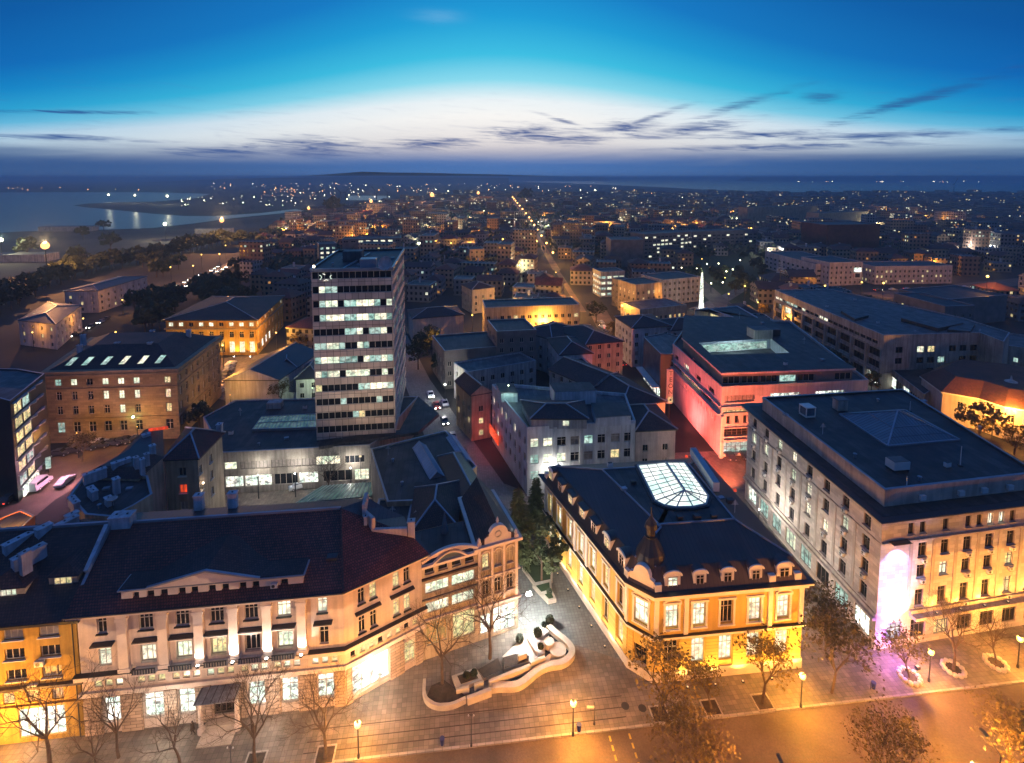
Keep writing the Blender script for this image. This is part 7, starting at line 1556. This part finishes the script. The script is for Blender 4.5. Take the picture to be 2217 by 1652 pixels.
def at_head(px, py, z): return P(px, py, z)
for px, py, z, rad, pw, l in ((98, 537, 24, 3.6, 42000, 'brightest orange-white yard mast light, far left'), (480, 480, 26, 3.2, 36000, 'orange mast light above the tree belt, upper left'), (668, 453, 28, 2.8, 16000, 'orange mast light left of the harbour, above the first rooftops'), (803, 438, 28, 4., 16000, 'orange mast light before the harbour water'), (935, 425, 30, 6.5, 20000, 'largest distant orange mast light, above the tower'), (1035, 420, 30, 5., 12000, 'distant orange mast light right of the largest one')):
    x, y = at_head(px, py, z); town_lamp(x, y, 'fb', z, rad, l, 'high mast lights over the rail yard', pw, 'mast_light', 'mast light')
for px, py, z, rad, l in ((235, 423, 18, 3.4, 'pale mast light on the left tip of the spit'), (292, 424, 18, 3.2, 'pale mast light, second on the spit'), (362, 426, 18, 4.0, 'pale mast light where the spit meets the port'), (357, 487, 16, 2.6, 'pale mast light on the near shore of the bay'), (2, 522, 16, 2.4, 'greenish mast light cut by the left edge')):
    x, y = at_head(px, py, z); town_lamp(x, y, 'fy', z, rad, l, 'pale mast lights of the port', 9000, 'mast_light', 'mast light')
for i, (px, py, z, k, rad, pw, l) in enumerate(((1347, 663, 9, 'sod', .7, 3500, 'big yellow street lamp by the turreted corner house'), (1022, 683, 8, 'sod', .4, 2200, 'yellow street lamp between cream house and orange apartments'), (1197, 641, 8, 'sod', .35, 5000, 'street lamp at the near mouth of the glowing street canyon'), (1612, 620, 14, 'sod', .45, 3500, 'tall lamp at the edge of the park'), (2137, 600, 13, 'sod', .8, 5200, 'starry orange lamp near the right edge'), (1088, 519, 12, 'sod', .9, 2000, 'single orange lamp among dark central roofs'), (976, 527, 10, 'sod', .7, 1200, 'small orange lamp left of the amber tall house'), (900, 582, 9, 'sod', .45, 900, 'orange lamp just right of the tower top'), (436, 552, 11, 'sod', .5, 1500, 'orange lamp by the boulevard, highest of five'), (475, 551, 11, 'sod', .5, 1500, 'orange lamp by the boulevard, right of the highest'), (418, 576, 11, 'sod', .45, 1500, 'orange lamp by the boulevard above the car queue'), (369, 579, 11, 'sod', .45, 1500, 'orange lamp by the boulevard at the left end'), (488, 532, 11, 'sod', .5, 0, 'orange lamp by the boulevard, farthest'), (462, 752, 9, 'sod', .3, 2600, 'left of two lamps before the yellow civic building'), (482, 748, 9, 'sod', .3, 2600, 'right of two lamps before the yellow civic building'), (549, 720, 7, 'sod', .3, 1500, 'lamp at the corner of the yellow civic building'), (1040, 768, 6, 'sod', .01, 0, ''), (1240, 690, 7, 'sod', .2, 4000, 'lamp before the right end of the orange apartments'), (1120, 690, 7, 'sod', .2, 3500, 'lamp before the left end of the orange apartments'), (1178, 705, 8, 'sod', .3, 6000, 'lamp before the middle of the orange apartments'), (1203, 590, 8, 'sod', .3, 7000, 'middle lamp in the glowing street canyon'), (1218, 612, 8, 'sod', .3, 7000, 'nearer lamp in the glowing street canyon'), (1160, 533, 8, 'fw', .8, 900, 'pale lamp at the far bend of the street canyon'), (1235, 645, 8, 'sod', .3, 6000, 'lamp where the street canyon meets the orange apartments'), (1912, 614, 9, 'sod', .6, 2600, 'lamp right of the glowing theatre screen'), (1865, 612, 9, 'sod', .5, 1500, 'lamp under the glowing theatre screen'), (1785, 620, 8, 'sod', .5, 1500, 'lamp behind the long store roof edge'), (1700, 690, 8, 'sod', .3, 1200, 'lamp in front of the long store, rear part'), (1640, 655, 8, 'sod', .35, 1600, 'lamp between park and long store'), (1440, 650, 8, 'sod', .3, 1400, 'lamp before the amber glazed building'), (945, 735, 7, 'sod', .25, 900, 'lamp before the cream house beside the tower'), (905, 680, 7, 'fw', .25, 500, 'white lamp close to the tower flank'), (2195, 895, 8, 'sod', .6, 4200, 'glaring lamp before the cream villa at the right edge'), (2150, 900, 7, 'sod', .3, 2600, 'second lamp before the cream villa'), (2060, 870, 6, 'sod', .25, 1500, 'lamp at the left end of the cream villa'), (963, 833, 6, 'wht', .3, 700, 'white lamp on the pavement right of the tower street'), (1017, 525, 9, 'sod', .1, 1500, 'lamp before the amber tall house'), (400, 1085, 0, '', 0, 0, ''), (1475, 580, 10, 'fw', .4, 0, 'white lamp at the left edge of the park'), (250, 720, 7, 'sod', .35, 500, 'lamp by the pale housing blocks'), (180, 690, 7, 'sod', .35, 500, 'lamp between the two pale housing blocks'), (265, 650, 7, 'sod', .35, 1500, 'lamp before the longer pale housing block'), (70, 720, 7, 'sod', .3, 400, 'lamp before the nearer pale housing block'))):
    if not l: continue
    x, y = at_head(px, py, z); town_lamp(x, y, k, z, rad, l, 'street lamps of the town', pw)
for i, (px, py) in enumerate(((1519, 561), (1555, 571), (1602, 564), (1537, 580), (1508, 582), (1520, 592), (1547, 595), (1572, 588), (1586, 584), (1569, 602), (1564, 612), (1539, 614), (1577, 637), (1490, 600), (1530, 572))):
    x, y = at_head(px, py, 5); town_lamp(x, y, 'fy' if i % 3 else 'sod', 5, .42, 'round globe lamp in the lamp-lit park', 'park globe lamps', 260 if i % 2 else 0, 'park_lamp', 'park lamp')
used_n = 0
for (x, y) in lampspots:
    if used_n < 170 and y < 1500:
        rad = .2+y*.0007; town_lamp(x, y, r.choice(('fo', 'fo', 'fo', 'fw', 'fy')), 8, rad*.8, 'small far street lamp glinting among the rooftops '+landmark(x, y)[0], 'far street lamps '+landmark(x, y)[0], (2600 if y < 430 else 5500) if y < 900 else 0); used_n += 1
for j, (a, b) in enumerate(((P(1205, 585), P(1143, 480)), (P(1143, 480), P(1108, 432)))):
    for i in range(7): x, y = lerp(a, b, (i+.5)/7); town_lamp(x, y, 'fo', 8, .5+y*.0009, 'orange lamp in the row along the street running straight to the horizon', 'row of lamps along the horizon street', 2400 if j == 0 else 3500)
x, y = P(15, 1235); town_lamp(x, y, 'sod', 6, .2, 'lamp beside the orange wall at the left edge', 'street lamps of the town', 1800)
# distant lights: shorelines, port, opposite coast
dl = MB(); q = random.Random(9)
def spread(n, x0, x1, y0, y1, ks, z0=4, z1=14, rs=.0005):
    for _ in range(n):
        z = q.uniform(z0, z1); x, y = P(q.uniform(x0, x1), q.uniform(y0, y1), z)
        rad = y*rs*q.choice((.5, .7, .7, 1., 1.5)); dl.ball(x, y, z, rad, q.choice(ks), 5, 3)
spread(34, 430, 760, 396, 412, ('fw', 'fy', 'fo')); spread(60, 560, 860, 398, 440, ('fw', 'fy', 'fo')); spread(70, 860, 1290, 397, 418, ('fw', 'fo', 'fo', 'fy')); spread(45, 380, 640, 424, 446, ('fy', 'fg', 'fw')); spread(25, 560, 640, 405, 425, ('fo', 'fb'), rs=.0007)
spread(34, 1180, 1640, 405, 440, ('fw', 'fo', 'fy')); spread(40, 1600, 2216, 418, 470, ('fw', 'fo', 'fy')); spread(60, 1000, 2200, 440, 520, ('fw', 'fo', 'fo', 'fy'), 3, 10); spread(24, 640, 1000, 440, 500, ('fw', 'fo', 'fy'), 3, 10)
for px in [18, 28, 38, 48, 60, 90, 130, 190, 250, 300] : x, y = P(px, 406+q.uniform(0, 6), 3); dl.ball(x, y, 3, y*.0006, 'fo', 5, 3)
for _ in range(52): x, y = P(q.gauss(2010, 110), 391.5+q.uniform(-2, 2.5), 3); dl.ball(x, y, 3, y*q.choice((.0004, .0006, .0008, .001)), q.choice(('fw', 'fy', 'fo')), 5, 3)
for _ in range(16): x, y = P(q.uniform(1660, 1830), 389.5+q.uniform(-1, 1), 3); dl.ball(x, y, 3, y*.0005, 'fw', 5, 3)
o = dl.build('distant_lights', None, 'stuff', uv=False); o['label'] = 'countless tiny lights of the port, far town and opposite coast'; o['category'] = 'lights'
# cranes in the port
for i, (px, py) in enumerate(((737, 420), (748, 424), (838, 420), (2064, 400), (815, 418), (690, 416))):
    hh = 38 if px < 1000 else 60; x, y = P(px, 432 if px < 1000 else 415, 0); mb = MB()
    mb.tube((x, y, 0), (x, y, hh*.6), 1.6, 1.2, 'dark', 4); mb.bar((x, y, hh*.55), (x+14*(1 if i % 2 else -1), y, hh), 1.2, 'dark'); mb.bar((x, y, hh*.6), (x-8*(1 if i % 2 else -1), y, hh*.5), 1.6, 'dark')
    tag(mb.build('harbour_crane', at=(x, y, 0)), ('left crane of the pair beside the harbour water', 'right crane of the pair beside the harbour water', 'crane on the right bank of the harbour water', 'tall mast standing against the right-hand sea', 'crane between harbour lights, behind the water', 'leftmost crane near the orange port lights')[i], 'crane', 'port cranes')
for (a, b, l, w_) in (((820, 590, 0), (905, 610, 0), '', 0),): pass
# low sheds on the yard and spit
for px, py, w_, d_, l in ((45, 565, 46, 16, 'low lit shed in the rail yard below the brightest mast'), (610, 425, 120, 30, 'long low port shed before the orange cranes'), (150, 500, 60, 14, 'dark shed on the near shore of the bay'), (465, 505, 40, 10, 'long pale platform roof in the rail yard')):
    x, y = P(px, py); mb = MB(); mb.box(x, y, 0, w_, d_, 6, 'greyw', .1, 'tar2'); tag(mb.build('shed', at=(x, y, 0)), l, 'shed')
# red light on the department building and in its yard, neon wash in the alley
for px, py, l, c_, pw, am in ((1452, 935, 'red floodlight far along the side street of the stepped modern block', (1, .13, .12), 15000, (1, .25, .5)), (1485, 1000, 'red floodlight nearer the camera on the side street of the modern block', (1, .12, .09), 17000, (1, .5, .55)),
    (1590, 1075, 'left red floodlight in the yard between the modern and stone blocks', (1, .19, .07), 64000, (.0, 1, .4)), (1690, 1090, 'right red floodlight in the yard between the modern and stone blocks', (1, .22, .09), 64000, (.1, 1, .4))):
    x, y = P(px, py); fl = thing('red_floodlight', l, 'floodlight', (x, y, 0)); mb = MB(); mb.tube((x, y, 0), (x, y, 1.2), .06, .06, 'dark'); mb.build('post', fl); mb = MB(); mb.box(x, y, 1.2, .5, .4, .4, 'r'); mb.build('lamp_head', fl); lamp('floodlight_lamp', fl, (0, 0, 2.2), c_, pw, 0, 120, am, .8)
for px, py, l in ((1690, 1290, 'lamp in the gap between palace and stone block, nearer one'), (1640, 1170, 'lamp in the gap between palace and stone block, farther one')): x, y = P(px, py); town_lamp(x, y, 'wht', 6, .12, l, 'street lamps of the town', 700)  # both lamps are added to light the stone block's left wall
x, y = P(1420, 850); lamp('canopy_light', CI.root, (x-CI.c[0], y-CI.c[1], 4), WHT, 1600, .5)
x, y = P(1560, 925, 8); 
for px, py, pw, c_, z in ((1640, 985, 900, SOD, 5), (1720, 985, 900, SOD, 5)): x, y = P(px, py); town_lamp(x, y, 'sod', 6, .2, 'lamp beside the ground floor of the stepped block, %s' % ('left one' if px < 1700 else 'right one'), 'street lamps of the town', 1500)
# podium courtyard
for px, py, l in ((560, 1078, 'left lamp in the yard before the podium hall'), (760, 1062, 'right lamp in the yard before the podium hall')): x, y = P(px, py); town_lamp(x, y, 'wht', 5, .12, l, 'street lamps of the town', 200)
for px, py, l in ((300, 975, 'added lamp brightening the right half of the brown office'), (170, 990, 'added lamp brightening the left half of the brown office'), (500, 900, 'added lamp brightening the right flank of the brown office')): x, y = P(px, py); town_lamp(x, y, 'sod', 6, .1, l, 'street lamps of the town', 450)  # street lamps added to cast yellow light on the brown office
x, y = P(1195, 1075); town_lamp(x, y, 'wht', 5, .2, 'added white lamp brightening the deco block, by the palace rear corner', 'street lamps of the town', 400)  # lamp added in the alley to lift the deco block's walls
x, y = P(640, 1075); town_lamp(x, y, 'wht', 5, .15, 'lamp hidden behind the yard canopy before the podium hall', 'street lamps of the town', 250)
x, y = P(560, 850); lamp('yard_light', KH.root, (x-KH.c[0]+2, y-KH.c[1]-4, 5), (.6, .85, 1), 500, .3)
x, y = P(680, 880); town_lamp(x, y-1, 'fg', 6, .12, 'small greenish lamp before the chapel', 'street lamps of the town', 350)

# ================================================================== haze
if HAZE:
    mb = MB(); mb.box(0, 9500, -2, 30000, 21000, 78, 'gnd'); o = mb.build('haze', None, 'stuff', uv=False); o['label'] = 'thin blue evening haze over the town and bay'; o['category'] = 'haze'
    m = bpy.data.materials.new('haze'); m.use_nodes = True; nt = m.node_tree; nt.nodes.remove(nt.nodes['Principled BSDF']); v = nt.nodes.new('ShaderNodeVolumePrincipled'); v.inputs['Density'].default_value = HAZE; v.inputs['Color'].default_value = (.46, .76, 1, 1); v.inputs['Anisotropy'].default_value = .2
    nt.links.new(v.outputs[0], nt.nodes['Material Output'].inputs['Volume']); o.data.materials.clear(); o.data.materials.append(m)
# labels: keep them short
for o in COL.objects:
    l = o.get('label')
    if l and len(l.split()) > 16: print('LONG', len(l.split()), l)

x, y = P(780, 1000, 12); o = thing('mast_light', 'added slim floodlight mast warming the tower front, on the podium roof edge', 'mast light', (x, y, 8.8)); mb = MB(); mb.tube((x, y, 8.8), (x, y, 13), .06, .05, 'dark'); mb.build('pole', o); mb = MB(); mb.box(x, y, 13, .4, .3, .2, 'lens'); mb.build('lamp_head', o); lamp('bulb', o, (0, .5, 4.8), (1, .72, .42), 5200, 0, 120, (-.15, .75, .55), .8)  # mast and its light are added to warm the tower's spandrel panels
